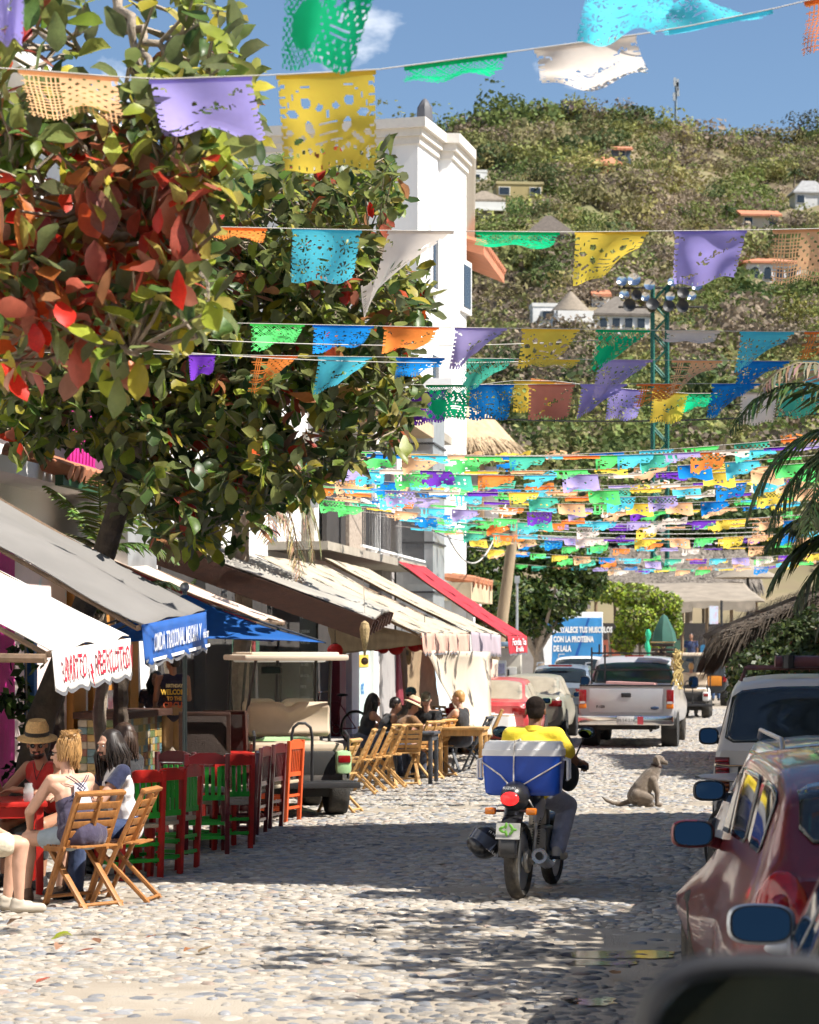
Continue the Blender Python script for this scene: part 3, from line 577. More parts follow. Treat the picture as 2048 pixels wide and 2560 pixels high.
b=MB();b.lathe([(2.6,zb-.25),(2.5,zb),(1.5,zb+(zt2-zb)*.66),(.5,zt2-.12),(.05,zt2)],24);b.build('roof',m_thatch,t,smooth=60);b=MB();thatch_cone(b,2.55,zb,.2,zt2,2600,.6,3);b.build('thatch',m_thatch,t,smooth=0,kind='stuff')
for k in range(6):b=MB();a=k*1.047;b.tube([(2.0*math.cos(a),2.0*math.sin(a),0),(2.0*math.cos(a),2.0*math.sin(a),zb+.3)],.12,7);b.build('post',m_post,t)
b=MB();b.box((0,0,zb/2-.3),(3.2,3.2,zb-.8));b.build('wall',m_greyw,t)
# ================================================================== AWNINGS
m_cloth_w=M('white canvas',(.86,.84,.80),.8,.05,2,trans=.12);m_cloth_g=M('shade toned grey cloth',(.21,.20,.19),.85,.1,1.5,trans=.1);m_cloth_t=M('tan canvas',(.52,.44,.33),.85,.12,1.5,trans=.12,dirt=(.36,.30,.21,.6));m_cloth_c=M('cream canvas',(.72,.63,.50),.85,.08,1.5,trans=.2);m_cloth_r=M('red awning cloth',(.52,.035,.05),.75,.1,2,trans=.15)  # grey cloth colour lowered to carry the tree shade on that awning
m_blueban=M('blue banner',(.03,.12,.42),.5,.15,3,trans=.15);m_redtxt=M('red lettering',(.55,.02,.05),.7,.15,8);m_whitetxt=M('white lettering',(.85,.85,.85),.6);m_pipe=M('rusty pipe',(.22,.15,.10),.6,.3,8,metal=.4);m_edge=M('grey fringe',(.14,.14,.15),.8)
m_burlap=M('burlap cloth',(.42,.31,.19),.9,.18,3,bump=.3,trans=.2);m_pinkval=M('faded pink valance',(.66,.42,.33),.85,.2,2,trans=.2);m_lilac=M('lilac grey valance',(.44,.37,.41),.85,.15,2,trans=.15);m_corr=M('corrugated sheet',(.33,.31,.275),.6,.15,1.5,metal=.1);m_fascia=M('dark brown fascia',(.05,.02,.012),.7,.3,4,bump=.3,stretch=(2,2,6))
def awning(label,a,c,v,rise,mat,valh=0.0,valmat=None,vb=-8.85,sag=.04,name='awning',vy=0.0,scal=.05,frame=True,shape=None):
    """a, c : photo pixels of the near and far front corners; v : street line of the front edge"""
    Da,Dc=Dv(a[0],v),Dv(c[0],v);ua,uc=uAt(a[0],v),uAt(c[0],v);za,zc=zAt(a[1],Da),zAt(c[1],Dc);t=T(name,label,'awning',S(ua,v),SRZ);ln=uc-ua;w_=v-vb
    def sf(p,q):
        x=-w_*(1-p);y=ln*q;z=lerp(za,zc,q)+rise*w_*(1-p)-sag*math.sin(math.pi*p)*(1+.5*math.sin(q*9))+.03*noise.noise(Vector((p*5,q*6,a[0])))+.012*math.sin(q*ln*5+p*3)*p
        return Vector((x,y,z))
    if shape=='corr':
        b=MB();nr=int(ln/.05);b.grid(lambda p,q:sf(p,q)+Vector((0,0,.018*math.cos(q*nr*math.pi))),8,nr*2)
    else:b=MB();b.grid(sf,26,24)
    b.build('canopy',mat,t,smooth=60,solid=.012)
    t['za']=za;t['zc']=zc;t['ln']=ln
    if valh:
        n=40
        def vf(p,q):
            s_=abs(math.sin(p*math.pi*max(3,round(ln/.32))));hh=valh*(1-scal+scal*s_);return Vector((.012+.02*math.sin(p*23)*q+.03*q,ln*p,lerp(za,zc,p)-.004-hh*q))
        b=MB();b.grid(vf,n,6);vo=b.build('valance',valmat or mat,t,smooth=180,solid=.006)
        e=MB();e.grid(lambda p,q:vf(p,.93+.09*q)+Vector((.006,0,0)),n,1);e.build('fringe',m_edge,vo,smooth=180)
        t['vo']=vo.name
    if frame:
        b=MB();b.tube([(-.02,0,za-.03),(-.02,ln,zc-.03)],.025,8);b.build('front_bar',m_pipe,t)
        for q in(0.02,.98):b=MB();p0=sf(1,q);p1=sf(0,q);b.tube([p1-Vector((0,0,.05)),p0-Vector((.03,0,.04))],.022,6);b.build('arm_bar',m_pipe,t)
    return t
def lettering(t,body,mat,p0,p1,h,zoff,sx=1.0,bold=.008,name='lettering'):
    vs_,fs_=textpts(body,h,1.0,bold);mx_=max(v[0]for v in vs_);ln=t['ln'];b=MB()
    out=[]
    for x,y in vs_:
        p=lerp(p0,p1,x/mx_);z=lerp(t['za'],t['zc'],p)+zoff+y;out.append((.055+.01*math.sin(p*23),ln*p,z))
    b.add(out,fs_);b.build(name,mat,bpy.data.objects[t['vo']],smooth=0)
t=awning('white canvas awning reading BURRITO REVOLUTION over the near tables',(126,1626),(322,1594),-5.3,.53,m_cloth_w,.34,scal=.12)
lettering(t,'BURRITO',m_redtxt,.07,.34,.27,-.16,bold=.003);lettering(t,'REVOLUTION',m_redtxt,.5,.96,.27,-.16,bold=.003)
b=MB();b.prism([(.40,.06),(.43,-.02),(.415,-.02),(.44,-.12),(.385,.0),(.405,.0),(.385,.05)],.0,.004,X=Matrix(((0,0,1,.06),(t['ln'],0,0,0),(0,1,0,t['za']-.16),(0,0,0,1))));b.build('pepper_mark',m_redtxt,bpy.data.objects[t['vo']])
b=MB();b.tube([(-3.2,-.02,t['za']-.02),(-.03,-.02,t['za']-.06)],.035,8);b.build('side_bar',m_pipe,t)
t=awning('long grey awning with blue banner, shaded by the tree',(351,1561),(512,1528),-5.3,.56,m_cloth_g,.38,m_blueban,scal=.12)
lettering(t,'COMIDA TRADICIONAL MEXICANA Y',m_whitetxt,.1,.84,.22,-.18,bold=.002);lettering(t,'del mar',m_whitetxt,.86,.98,.12,-.2,bold=.002,name='small_lettering')
for zz,nm in((-.335,'banner_border'),):
    b=MB();b.grid(lambda p,q:Vector((.052,t['ln']*p,lerp(t['za'],t['zc'],p)+zz+.03*q)),20,1);b.build(nm,m_whitetxt,bpy.data.objects[t['vo']])
t=awning('cream awning with dark red underside behind the blue umbrella',(640,1545),(714,1553),-6.3,.42,M('pinkish cream canvas',(.70,.55,.45),.85,.08,1.5,trans=.1),0);b=MB();b.grid(lambda p,q:Vector((-2.5*(1-p),.02,lerp(t['za']+1.05,t['za'],p)-.03-.07*q)),6,1);b.build('side_trim',m_maroon,t)
t=awning('corrugated grey roof with thick dark brown fascia board',(928,1548),(975,1524),-5.3,.37,m_corr,0,shape='corr',frame=False,name='shed_roof',sag=0,vb=-9.2)
b=MB();b.beam((-3.9,-.06,t['za']+.37*3.9-.2),(0,-.06,t['za']-.15),.07,.3);b.build('fascia',m_fascia,t)
for k in range(7):b=MB();yy=.02+k*(t['ln']-.05)/6;b.beam((-3.8,yy,t['za']+.37*3.8-.13),(.03,yy,lerp(t['za'],t['zc'],k/6)-.13),.06,.18);b.build('rafter',m_fascia,t)
tA=awning('cream awning with ragged faded pink valance over the cafe tables',(1052,1582),(1172,1584),-5.3,.47,m_cloth_t,.36,m_pinkval,scal=.18,vb=-7.9)
tB=awning('grey tan awning with lilac valance beside the red awning',(1176,1578),(1250,1587),-5.3,.5,m_cloth_t,.44,m_lilac,scal=.12,vb=-7.95)
tC=awning('red awning with short lettered valance at the far end',(1268,1590),(1316,1590),-5.3,.68,m_cloth_r,.40,m_cloth_r,scal=.08,vb=-7.55)
lettering(tC,'Fonda Tia',m_whitetxt,.15,.85,.2,-.13,bold=.004);lettering(tC,'Emilia',m_whitetxt,.3,.75,.15,-.28,bold=.003,name='small_lettering')
# hanging cloths under the cafe awnings
def cloth(name,label,pts,mat,nu=14,nv=14,bulge=.12,seed=0,cat='cloth',fold=5):
    p00,p10,p11,p01=[Vector(p)for p in pts];nn=(p10-p00).cross(p01-p00).normalized();base=p00.copy();b=MB()
    b.grid(lambda u,v:(p00*(1-u)*(1-v)+p10*u*(1-v)+p11*u*v+p01*(1-u)*v)-base+nn*(bulge*math.sin(math.pi*v)*.8*math.sin(math.pi*u)+.035*v*math.sin(u*fold*6.28+seed)+.03*noise.noise(Vector((u*4,v*4,seed)))),nu,nv)
    return b.build(name,mat,smooth=180,solid=.005,loc=base,label=label,cat=cat)
def at(px,py,v):return Wp(px,py,Dv(px,v))
cloth('awning_curtain','tan side cloth hanging from the near end of the cafe awning',[at(815,1535,-8.0),at(1050,1588,-5.35),at(1050,1612,-5.35),at(828,1638,-8.0)],m_burlap,cat='curtain',seed=1)
cloth('awning_curtain','cream roll down cloth blown diagonally from the pink valance',[Wp(1062,1626,37.2),Wp(1226,1630,45.2),Wp(1234,1842,43.5),Wp(1165,1812,40.4)],m_cloth_c,cat='curtain',seed=2,bulge=.3)
cloth('awning_curtain','long cream drop cloth under the lilac valance',[at(1176,1640,-5.45),at(1246,1650,-5.45),at(1240,1822,-5.5),at(1192,1852,-5.5)],m_cloth_c,cat='curtain',seed=3,bulge=.05,fold=3)
cloth('awning_curtain','burlap cloth hanging inside the cafe awning',[at(1000,1612,-7.2),at(1082,1625,-7.0),at(1096,1770,-7.0),at(1010,1790,-7.2)],m_burlap,cat='curtain',seed=4,bulge=.08)
# ================================================================== RIGHT SIDE : unseen buildings added to shade the street, wall, palapa
m_ochre=M('ochre wall',(.62,.42,.22),.88,.1,.8,bump=.2);m_salmon=M('salmon wall',(.50,.20,.13),.88,.12,1.2,bump=.2)
t=T('shade_caster_building','unseen ochre building outlined to cast the street shade band','building',S(0,3.0),SRZ);b=MB();b.prism([(17.3,0),(30.0,0),(29.0,4.0),(28.2,6.3),(26.6,6.9),(24.6,11.0),(18.2,11.0),(18.9,9.2),(19.5,8.2),(19.8,6.8),(18.6,6.8),(18.2,5.4),(17.8,4.0),(17.5,2.0)],0,7.0,axis='X');b.build('wall',m_ochre,t)  # out of view; stepped outline shaped so its shadow fills the band
for yy in(21,24.2,27):window(t,yy,yy+1.1,1.2,2.6,x=-.12);
for lab,u0,u1,v0,v1,hh,mm in(('unseen low ochre row added right of the cars to block sky light',-26,16.6,3.0,9,4.5,m_ochre),('unseen tall white row added left of the near tree to block sky light',-26,19.2,-15,-9.1,8.0,m_white)):  # rows out of view, added to cut the sky fill
    t=T('street_building',lab,'building',S(0,v0 if v0>0 else v1),SRZ);b=MB();sg=1 if v0>0 else-1;b.prism([(u0,0),(u1,0),(u1,hh),(u0,hh)],0,sg*(v1-v0),axis='X');b.build('wall',mm,t);b=MB();b.box((sg*(v1-v0)/2,(u0+u1)/2,hh+.1),(v1-v0+.5,u1-u0,.2));b.build('roof',m_concrete,t)
    for k in range(9):window(t,u0+2+4.4*k,u0+3.4+4.4*k,1.1,2.7,x=-.12 if sg>0 else 0)
t=T('far_shade_building','unseen white building added farther on to shade the street','building',S(0,3.2),SRZ);b=MB();b.prism([(35.0,0),(40.5,0),(40.5,5.2),(36.2,5.6)],0,6,axis='X');b.prism([(52,0),(66,0),(66,5.5),(60,6.5),(54,5.8)],0.6,6,axis='X');b.build('wall',m_white,t)  # out of view; added to throw shade on the road near the pickup
window(t,37,38.2,1.2,2.6,x=-.12)
t=T('garden_wall','salmon wall behind the bushes under the thatched eave','wall',S(41,-.25),SRZ);b=MB();b.box((4,.15,1.1),(8,.3,2.2));b.box((.15,3.3,1.1),(.3,6,2.2));b.build('wall',m_salmon,t);b=MB();b.box((4,.15,2.25),(8.2,.45,.12));b.build('coping',m_salmon,t)
# thatched eave reaching over the street on the right
tip=Wp(1868,1606,40);t=T('thatched_eave','dark shaggy thatched eave hanging over the bushes','palapa',(tip.x,40,0));rr=random.Random(5)
ze,zr_=tip.z,zAt(1425,42)
def eave(p,q):return Vector((lerp(0,4.2,p)-.1,lerp(-.6,5,q),lerp(ze+.02,ze+1.55,p)-.45*(1-p)*math.sin(q*1.5)*0+.25*p*(1-p)+.1*math.sin(q*7+p*3)))
b=MB();b.grid(eave,16,10);b.build('roof',m_thatchd,t,smooth=180,solid=.16);b=MB()
for i in range(5200):
    p,q=rr.random()**.8,rr.random()**1.6;p0=eave(p,q)+Vector((0,0,.1+rr.uniform(0,.08)));L_=rr.uniform(.35,.95);d=Vector((-1,rr.uniform(-.55,.15),-.37)).normalized();p1=p0+d*L_*.55+Vector((0,0,.03));p2=p1+d*L_*.35+Vector((rr.uniform(0,.06),0,-rr.uniform(.1,.45)));s_=Vector((0,1,0))*rr.uniform(.01,.028)
    if q<.25:s_=Vector((.02,.012,.01))
    b.add([p0-s_,p0+s_,p1+s_*.8,p1-s_*.8,p2+s_*.2,p2-s_*.2],[(0,1,2,3),(3,2,4,5)])
for i in range(2200): # fringe along the near rake and the lip
    p=rr.random();q=rr.uniform(0,.06)if i%3 else rr.random()*.8;p=p if i%3 else 0;p0=eave(p,q)+Vector((rr.uniform(-.1,.1),-.05,rr.uniform(-.1,.12)));L_=rr.uniform(.25,.62);d=Vector((-.5,rr.uniform(-.35,.1),-1)).normalized();p1=p0+d*L_;s_=Vector((.016,.01,0))*rr.uniform(.5,1.2)
    b.add([p0-s_,p0+s_,p1+s_*.2,p1-s_*.2],[(0,1,2,3)])
b.build('thatch',m_thatchd,t,smooth=0,kind='stuff')
for x,y in((2.2,1),(2.2,4.4)):b=MB();b.tube([(x,y,0),(x,y,ze+.75)],.08,7);b.build('post',m_post,t)
# ================================================================== END OF THE STREET : market roofs
def shed(label,px0,px1,py0,py1,D,dep,mat,name='market_roof',post=True,thatchn=0):
    x0,x1=(px0-CX)/F*D,(px1-CX)/F*D;z0,z1=zAt(py1,D),zAt(py0,D);t=T(name,label,'market roof',(x0,D,0));w_=x1-x0;rr=random.Random(px0)
    b=MB();b.grid(lambda p,q:Vector((w_*p,dep*q,lerp(z0,z1,q)+.12*noise.noise(Vector((p*w_*.6,q*3,px0))))),30,8);b.build('roof',mat,t,smooth=180,solid=.1)
    if thatchn:
        b=MB()
        for i in range(thatchn):
            p,q=rr.random(),rr.random()**1.5;p0=Vector((w_*p,dep*q,lerp(z0,z1,q)+.14));s_=Vector((.05,0,0))*rr.uniform(.5,1.3);p1=p0+Vector((rr.uniform(-.2,.2),-.8,-.45-rr.uniform(0,.3)));b.add([p0-s_,p0+s_,p1+s_*.4,p1-s_*.4],[(0,1,2,3)])
        b.build('thatch',mat,t,smooth=0,kind='stuff')
    else:
        b=MB()
        for k in range(int(w_/.8)):b.grid(lambda p,q:Vector((.8*(k+p),-.02-.04*q,lerp(z0,z0-.32-.08*math.sin(k*2.1),q)+.12*noise.noise(Vector((.8*(k+p)*.6,0,px0)))+.1*abs(p-.5)*q)),6,1)
        b.build('valance',mat,t,smooth=180)
    if post:
        for k in range(5):b=MB();x=w_*(k+.3)/4.6;b.tube([(x,.3,0),(x,.3,z0)],.07,6);b.build('post',m_post,t)
    return t
m_tarp=M('sun bleached tarp',(.30,.255,.20),.9,.2,1.2,dirt=(.4,.33,.26),trans=.1);m_gthatch=M('grey market thatch',(.17,.145,.12),.95,.35,2,bump=.7,bsc=9,rand=.5)
shed('long grey thatched market roof across the end of the street',1395,1905,1345,1462,108,7,m_gthatch,thatchn=4200)
shed('sun bleached canvas roof over the far market stalls',1628,1912,1448,1506,92,6,m_tarp)
shed('low dark sheet roof behind the blue delivery truck',1370,1500,1470,1500,90,4,M('old sheet roof',(.22,.19,.17),.7,.2,2))
t=T('roof_tarp','pale cone shaped tarp rising over the canvas roof','tarp',Wp(1870,1627,99).xy.to_3d());b=MB();b.lathe([(1.5,zAt(1445,99)),(.5,zAt(1420,99)),(.3,zAt(1402,99)),(.02,zAt(1395,99))],9);b.build('canopy',m_tarp,t,smooth=50);b=MB();b.tube([(0,0,0),(0,0,zAt(1400,99))],.06,6);b.build('pole',m_iron,t)
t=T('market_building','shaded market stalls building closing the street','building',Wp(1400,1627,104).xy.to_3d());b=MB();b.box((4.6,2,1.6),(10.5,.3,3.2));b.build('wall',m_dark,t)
for k in range(6):b=MB();b.box((.8+1.5*k,1.75,1.9+.2*(k%2)),(1.0,.1,.7));b.build('stall_panel',M('stall panel %d'%(k%4),((.03,.2,.4),(.35,.1,.06),(.25,.22,.18),(.05,.12,.08))[k%4],.7,.2,3),t)
t=T('banner_sign','pale blue and pink hanging banner in front of the market','banner',Wp(1785,1627,88).xy.to_3d());b=MB();z0,z1=zAt(1560,88),zAt(1515,88);b.box((0,0,(z0+z1)/2),(.32,.02,z1-z0));b.build('panel',M('banner face',(.62,.72,.85),.6,.1,3,dirt=(.75,.2,.35),dirt_sc=3),t);b=MB();b.tube([(.28,0,0),(.28,0,z1+.2)],.05,6);b.build('pole',m_iron,t)
# ================================================================== SEA ALMOND TREES
m_leaf=M('almond leaf',rough=.42,var=.2,sc=12,attr='Col',trans=.5,spec=.5,back=(.30,.25,.17,.38),dirt=(.20,.10,.04,.4),dirt_sc=16,dirt_lo=.60,dirt_hi=.74)
m_branch=M('almond bark',(.30,.245,.19),.9,.25,9,bump=.6,bsc=40)
def leaf_t(seed,fold=.25,curl=.25):
    r=random.Random(seed);n=6;V_=[];F_=[]
    for i in range(n+1):
        t=i/n;wd=.30*math.sin(math.pi*min(1,t**1.35*.97+.03))**.75*(1.0 if t<.97 else .3);wd*=r.uniform(.9,1.08);z=-curl*t*t+.06*math.sin(t*5+seed)
        V_+=[(t,-wd,z+wd*fold+r.uniform(-.02,.02)),(t,0,z),(t,wd,z+wd*fold+r.uniform(-.02,.02))]
    for i in range(n):
        a=i*3;F_+=[(a,a+3,a+4,a+1),(a+1,a+4,a+5,a+2)]
    return np.array(V_),np.array(F_)
leaves_t=[leaf_t(1,.2,.1),leaf_t(2,.45,.3),leaf_t(3,.1,.45),leaf_t(4,.6,.15),leaf_t(5,.3,-.15)]
G1=np.array([(.12,.21,.03),(.085,.155,.035),(.20,.28,.035),(.30,.35,.04),(.055,.10,.026),(.07,.12,.035),(.42,.36,.04)]);REDS=np.array([(.60,.025,.012),(.52,.04,.015),(.62,.09,.02),(.36,.05,.03),(.5,.16,.04),(.34,.11,.08)])
def almond(name,label,poly,Dr,n_ros,lsize,seed,trunkpts,trunkr,redf,nobj,limbs,holes=(),per=(6,9),green=1.0):
    r=np.random.default_rng(seed);base=Vector(trunkpts[0]);t=T(name,label,'tree',base);xs=[p[0]for p in poly];ys=[p[1]for p in poly];tips=[];k=0
    while len(tips)<n_ros and k<n_ros*40:
        k+=1;px,py=r.uniform(min(xs),max(xs)),r.uniform(min(ys),max(ys))
        if not inpoly(px,py,poly)or any(((px-h[0])/h[2])**2+((py-h[1])/h[3])**2<1 and r.random()<.93 for h in holes):continue
        D=r.uniform(*Dr);p=Wp(px,py,D);tips.append((p,px,py))
    b=MB();tp=[Vector(p)-base for p in trunkpts];b.tube(tp,trunkr,10);b.build('trunk',m_bark,t,smooth=60)
    nodes=[]
    for lb in limbs:
        pts=[Vector(p)-base for p in lb[0]];b=MB();k_=len(pts);fine=[]
        for i in range(k_-1):
            for q in range(4):fine.append(pts[i].lerp(pts[i+1],q/4)+Vector(r.normal(0,.03,3))*(1 if q else 0))
        fine.append(pts[-1]);rad=[lerp(lb[1],lb[2],i/(len(fine)-1))for i in range(len(fine))];b.tube(fine,rad,7);b.build('limb',m_branch,t,smooth=60);nodes+=fine
    b=MB();mats={};objs=[]
    for ti,(p,px,py)in enumerate(tips):
        q=p-base;nb=min(nodes,key=lambda n_:(n_-q).length);d=(q-nb)
        if d.length<1.1:mid=nb.lerp(q,.5)+Vector((r.normal(0,.08),r.normal(0,.08),-.06*d.length));b.tube([nb,mid,q],[.014,.010,.006],4,caps=False)
        else:b.tube([q-(d.normalized()+Vector((0,0,.3))).normalized()*.38,q],[.009,.005],4,caps=False)
        red=redf(px,py);droop=r.uniform(-.55,.75);npet=r.integers(*per);isred=r.random()<red
        for j in range(npet):
            a=j*2.4+r.uniform(-.5,.5);el=r.normal(.15,.55)+droop*.35;s=lsize*r.uniform(.62,1.2);hang=r.random()<(.45 if isred else .22)
            if hang:el=r.uniform(-1.35,-.75)
            m=Matrix.Translation(q+Vector(r.normal(0,.045,3)))@Matrix.Rotation(a,4,'Z')@Matrix.Rotation(-el,4,'Y')@Matrix.Rotation(r.normal(0,.5),4,'X')@Matrix.Diagonal((s,s*r.uniform(.8,1.1),s,1))
            c=REDS[r.integers(len(REDS))]if isred and r.random()<.8 else G1[r.integers(len(G1))]*green
            if not isred and r.random()<.02:c=REDS[r.integers(len(REDS))]
            c=c*r.uniform(.75,1.25);objs.append((p.y,r.integers(len(leaves_t)),np.array(m),c))
    tw=b.build('twigs',m_branch,t,smooth=60,kind='stuff')
    order=sorted(range(len(objs)),key=lambda i:objs[i][0]+r.uniform(0,1.2));lm={}
    for rank,i in enumerate(order):
        _,k,m,c=objs[i]
        if rank<nobj:
            red=c[0]>c[1];key=(k,red,rank%7)
            if key not in lm:lm[key]=npmesh('leaf',*leaves_t[k],np.tile(c,(len(leaves_t[k][1]),1)),True);lm[key].materials.append(m_leaf)
            o=bpy.data.objects.new('leaf',lm[key]);COL.objects.link(o);o.parent=t;o.matrix_local=Matrix(m.tolist())
        else:mats.setdefault(k,[]).append((m,c))
    VV,FF,CC=[],[],[];off=0
    for k,lst in mats.items():
        V_,F_,C_=inst(*leaves_t[k],np.array([q[0]for q in lst]),cols=np.array([q[1]for q in lst]));VV.append(V_);FF.append(F_+off);CC.append(C_);off+=len(V_)
    put('crown',npmesh('crown',np.concatenate(VV),np.concatenate(FF),np.concatenate(CC),True),m_leaf,t,kind='stuff');return t
def d2p(L_):return[(x*1.1872,y*1.1872)for x,y in L_]
polyB=d2p([(-60,560),(150,430),(300,380),(430,345),(540,350),(600,335),(640,345),(710,340),(760,352),(805,328),(830,352),(830,400),(842,435),(800,450),(762,468),(800,490),(845,520),(880,560),(885,600),(912,655),(895,700),(850,700),(870,750),(892,810),(880,862),(845,870),(842,930),(805,945),(795,880),(745,860),(760,960),(735,1000),(700,1000),(660,1030),(610,1050),(565,1080),(515,1140),(470,1165),(390,1160),(335,1135),(300,1090),(235,1050),(225,980),(190,930),(110,940),(60,945),(-60,900)])
holesB=d2p([(160,1000),(270,960),(500,1110),(690,600),(560,480),(640,880),(770,640)]);holesB=[(x,y,45 if i>1 else 60,40)for i,(x,y)in enumerate(holesB)]
def redB(px,py):return .10 if px<420 and py<900 else .03
uB=20.5
trB=[S(20.6,-7.7,0),S(20.3,-7.3,1.2),S(20.6,-6.7,2.6),S(20.9,-6.3,4.0)]
trB=[Wp(40,2000,25.5),Wp(105,1790,25.2),Wp(180,1600,25),Wp(262,1380,24.5),Wp(330,1150,24)];trB[0].z=0
almond('sea_almond_tree','dense green sea almond tree with dusty leaves over the awnings',polyB,(22.8,27.4),1750,.215,5,trB,[.17,.15,.13,.12,.1],redB,300,
       [([Wp(330,1150,25.8),Wp(430,1000,25.2),Wp(560,860,24.7),Wp(760,720,24.2),Wp(920,620,24.0)],.08,.02),([Wp(330,1150,25.8),Wp(380,900,25.2),Wp(480,700,25.2),Wp(700,480,24.6),Wp(930,420,24.2)],.08,.02),([Wp(330,1150,25.8),Wp(240,950,25.0),Wp(140,780,24.2),Wp(60,600,23.8)],.07,.02),([Wp(430,1000,25.2),Wp(650,980,24.8),Wp(860,960,24.4),Wp(980,920,24.2),Wp(1020,1010,24.1)],.05,.012),([Wp(330,1150,25.8),Wp(480,1180,25.2),Wp(640,1160,24.8),Wp(790,1130,24.4)],.05,.012),([Wp(380,900,25.2),Wp(300,700,24.8),Wp(330,520,24.7)],.05,.015)],holesB)
polyN=d2p([(-80,-40),(160,-40),(200,60),(150,110),(300,130),(250,60),(270,-40),(440,-40),(470,40),(440,70),(490,110),(520,165),(535,215),(500,255),(545,275),(480,330),(440,420),(400,470),(440,560),(500,640),(420,700),(330,700),(280,780),(200,780),(120,720),(60,760),(0,800),(-80,820)])
holesN=[(130,70,125,65),(330,80,80,95),(255,185,85,48),(70,160,85,50),(430,60,52,62),(120,420,80,50),(480,130,45,35),(40,240,50,30)]
def redN(px,py):
    d=min(((px-330)/230)**2+((py-520)/200)**2,((px-120)/200)**2+((py-640)/220)**2,((px-60)/150)**2+((py-820)/130)**2);return .9 if d<.55 else(.5 if d<.95 else .06)
trN=[S(9.3,-6.4,0),S(9.3,-6.1,2),S(9.6,-5.6,4),Wp(-260,560,10.2)]
almond('sea_almond_tree','near sea almond branch with big red and green leaves against the sky',polyN,(10.7,12.6),400,.172,9,trN,[.2,.17,.14,.1],redN,300,
       [([Wp(-260,560,11.7),Wp(-60,560,11.7),Wp(60,640,11.7),Wp(160,760,11.6),Wp(270,880,11.5)],.055,.012),([Wp(-260,480,11.7),Wp(-20,440,11.7),Wp(140,500,11.6),Wp(300,590,11.5),Wp(470,640,11.4)],.05,.012),([Wp(-260,300,11.9),Wp(0,300,11.9),Wp(170,300,11.8),Wp(280,290,11.7),Wp(470,300,11.6)],.035,.01),([Wp(-200,130,11.9),Wp(60,110,11.8),Wp(200,80,11.7),Wp(230,130,11.7)],.025,.008),([Wp(220,-120,12.1),Wp(290,30,12.0),Wp(360,90,11.9),Wp(430,160,11.8),Wp(520,210,11.7)],.03,.012),([Wp(220,-120,12.1),Wp(330,40,11.9),Wp(380,200,11.8),Wp(420,290,11.8)],.03,.01),([Wp(60,640,11.7),Wp(130,820,11.5),Wp(230,870,11.4),Wp(330,880,11.3)],.025,.008)],holesN,per=(5,8),green=1.25)
# almond tree on the right, out of the picture, that dapples the near cobbles
pR=[(2350,300),(3600,300),(3800,1000),(2450,1050)]
almond('sea_almond_tree','sea almond tree right of the parked cars dappling the near cobbles',pR,(12.5,17.0),260,.24,21,[S(15.5,4.2,0),S(15.4,4.0,2),S(15.0,3.7,3.6)],[.16,.13,.1],lambda x,y:.1,0,[([S(15,3.7,3.6),S(14.4,3.0,4.4),S(14,2.2,4.8)],.07,.02),([S(15,3.7,3.6),S(15.6,4.6,4.6),S(15.5,5.2,5.0)],.07,.02)])
# ================================================================== PALMS
m_frond=M('palm leaflet',rough=.5,var=.2,attr='Col',trans=.3,spec=.4)
def frond(b,p0,d0,ln,droop,wl,col,n=34,seed=0,hang=.35):
    r=random.Random(seed);p=Vector(p0);d=Vector(d0).normalized();step=ln/n;pts=[p.copy()];dirs=[d.copy()]
    for i in range(n):d=(d+Vector((0,0,-droop*step*(1+1.2*i/n)))).normalized();p=p+d*step;pts.append(p.copy());dirs.append(d.copy())
    b.tube(pts[::4]+[pts[-1]],[.018*(1-.8*i/len(pts[::4]))+.003 for i in range(len(pts[::4])+1)],4,caps=False);
    if b.c is None:b.c=[]
    b.c+=[tuple(x*.9 for x in col)]*(len(b.f)-len(b.c))
    for i in range(3,n+1):
        t=i/n;wd=wl*math.sin(math.pi*(.12+.86*t))**.7;sd=dirs[i].cross(Vector((0,0,1)))
        if sd.length<.05:sd=Vector((1,0,0))
        sd.normalize();upv=sd.cross(dirs[i])
        for sg in(-1,1):
            e=(sd*sg*r.uniform(.75,1)+dirs[i]*r.uniform(.5,.8)+Vector((0,0,-hang*r.uniform(.5,1.5)))).normalized();q1=pts[i]+e*wd*.55;q2=q1+(e+Vector((0,0,-hang*1.1))).normalized()*wd*.45;ws=dirs[i]*.016;c=tuple(x*r.uniform(.7,1.25)for x in col)
            b.add([pts[i]-ws*.6,pts[i]+ws*.6,q1+ws,q1-ws,q2],[(0,1,2,3),(3,2,4)],c=c)
def palm(label,base,h,fr,name='palm_tree',trunk=True,col=(.07,.11,.03),tr=.1):
    t=T(name,label,'palm tree',base)
    if trunk:b=MB();k=14;b.tube([(0.03*math.sin(i),.02*math.cos(i*2),h*i/k)for i in range(k+1)],[tr*(1.1+.08*(i%2))for i in range(k+1)],9);b.build('trunk',m_branch,t)
    for i,(d,ln,dr,wl,c)in enumerate(fr):b=MB();frond(b,(0,0,h),d,ln,dr,wl,c or col,seed=i+int(h*100));b.build('frond',m_frond,t,smooth=0)
    return t
rp=Wp(2200,1080,18.5)
palm('dark palm fronds drooping in from the frame edge over the parked cars',S(*uv_of(rp),0),rp.z,[((-.75,-.2,.95),1.5,1.0,.42,None),((-.9,.1,.35),1.45,1.15,.45,None),((-1,-.1,-.05),1.25,.95,.45,(.05,.08,.03)),((-.6,-.5,.25),1.35,1.5,.42,None),((-.75,.3,-.4),1.3,.9,.42,(.06,.085,.03)),((-.5,-.2,1.1),1.35,1.2,.4,(.24,.20,.12)),((.8,.2,.5),1.8,1.0,.45,None),((.2,.9,.6),1.8,1.0,.45,None),((.4,-.9,.3),1.7,1.0,.45,None)],tr=.13)
rp=Wp(2175,1330,18.3)
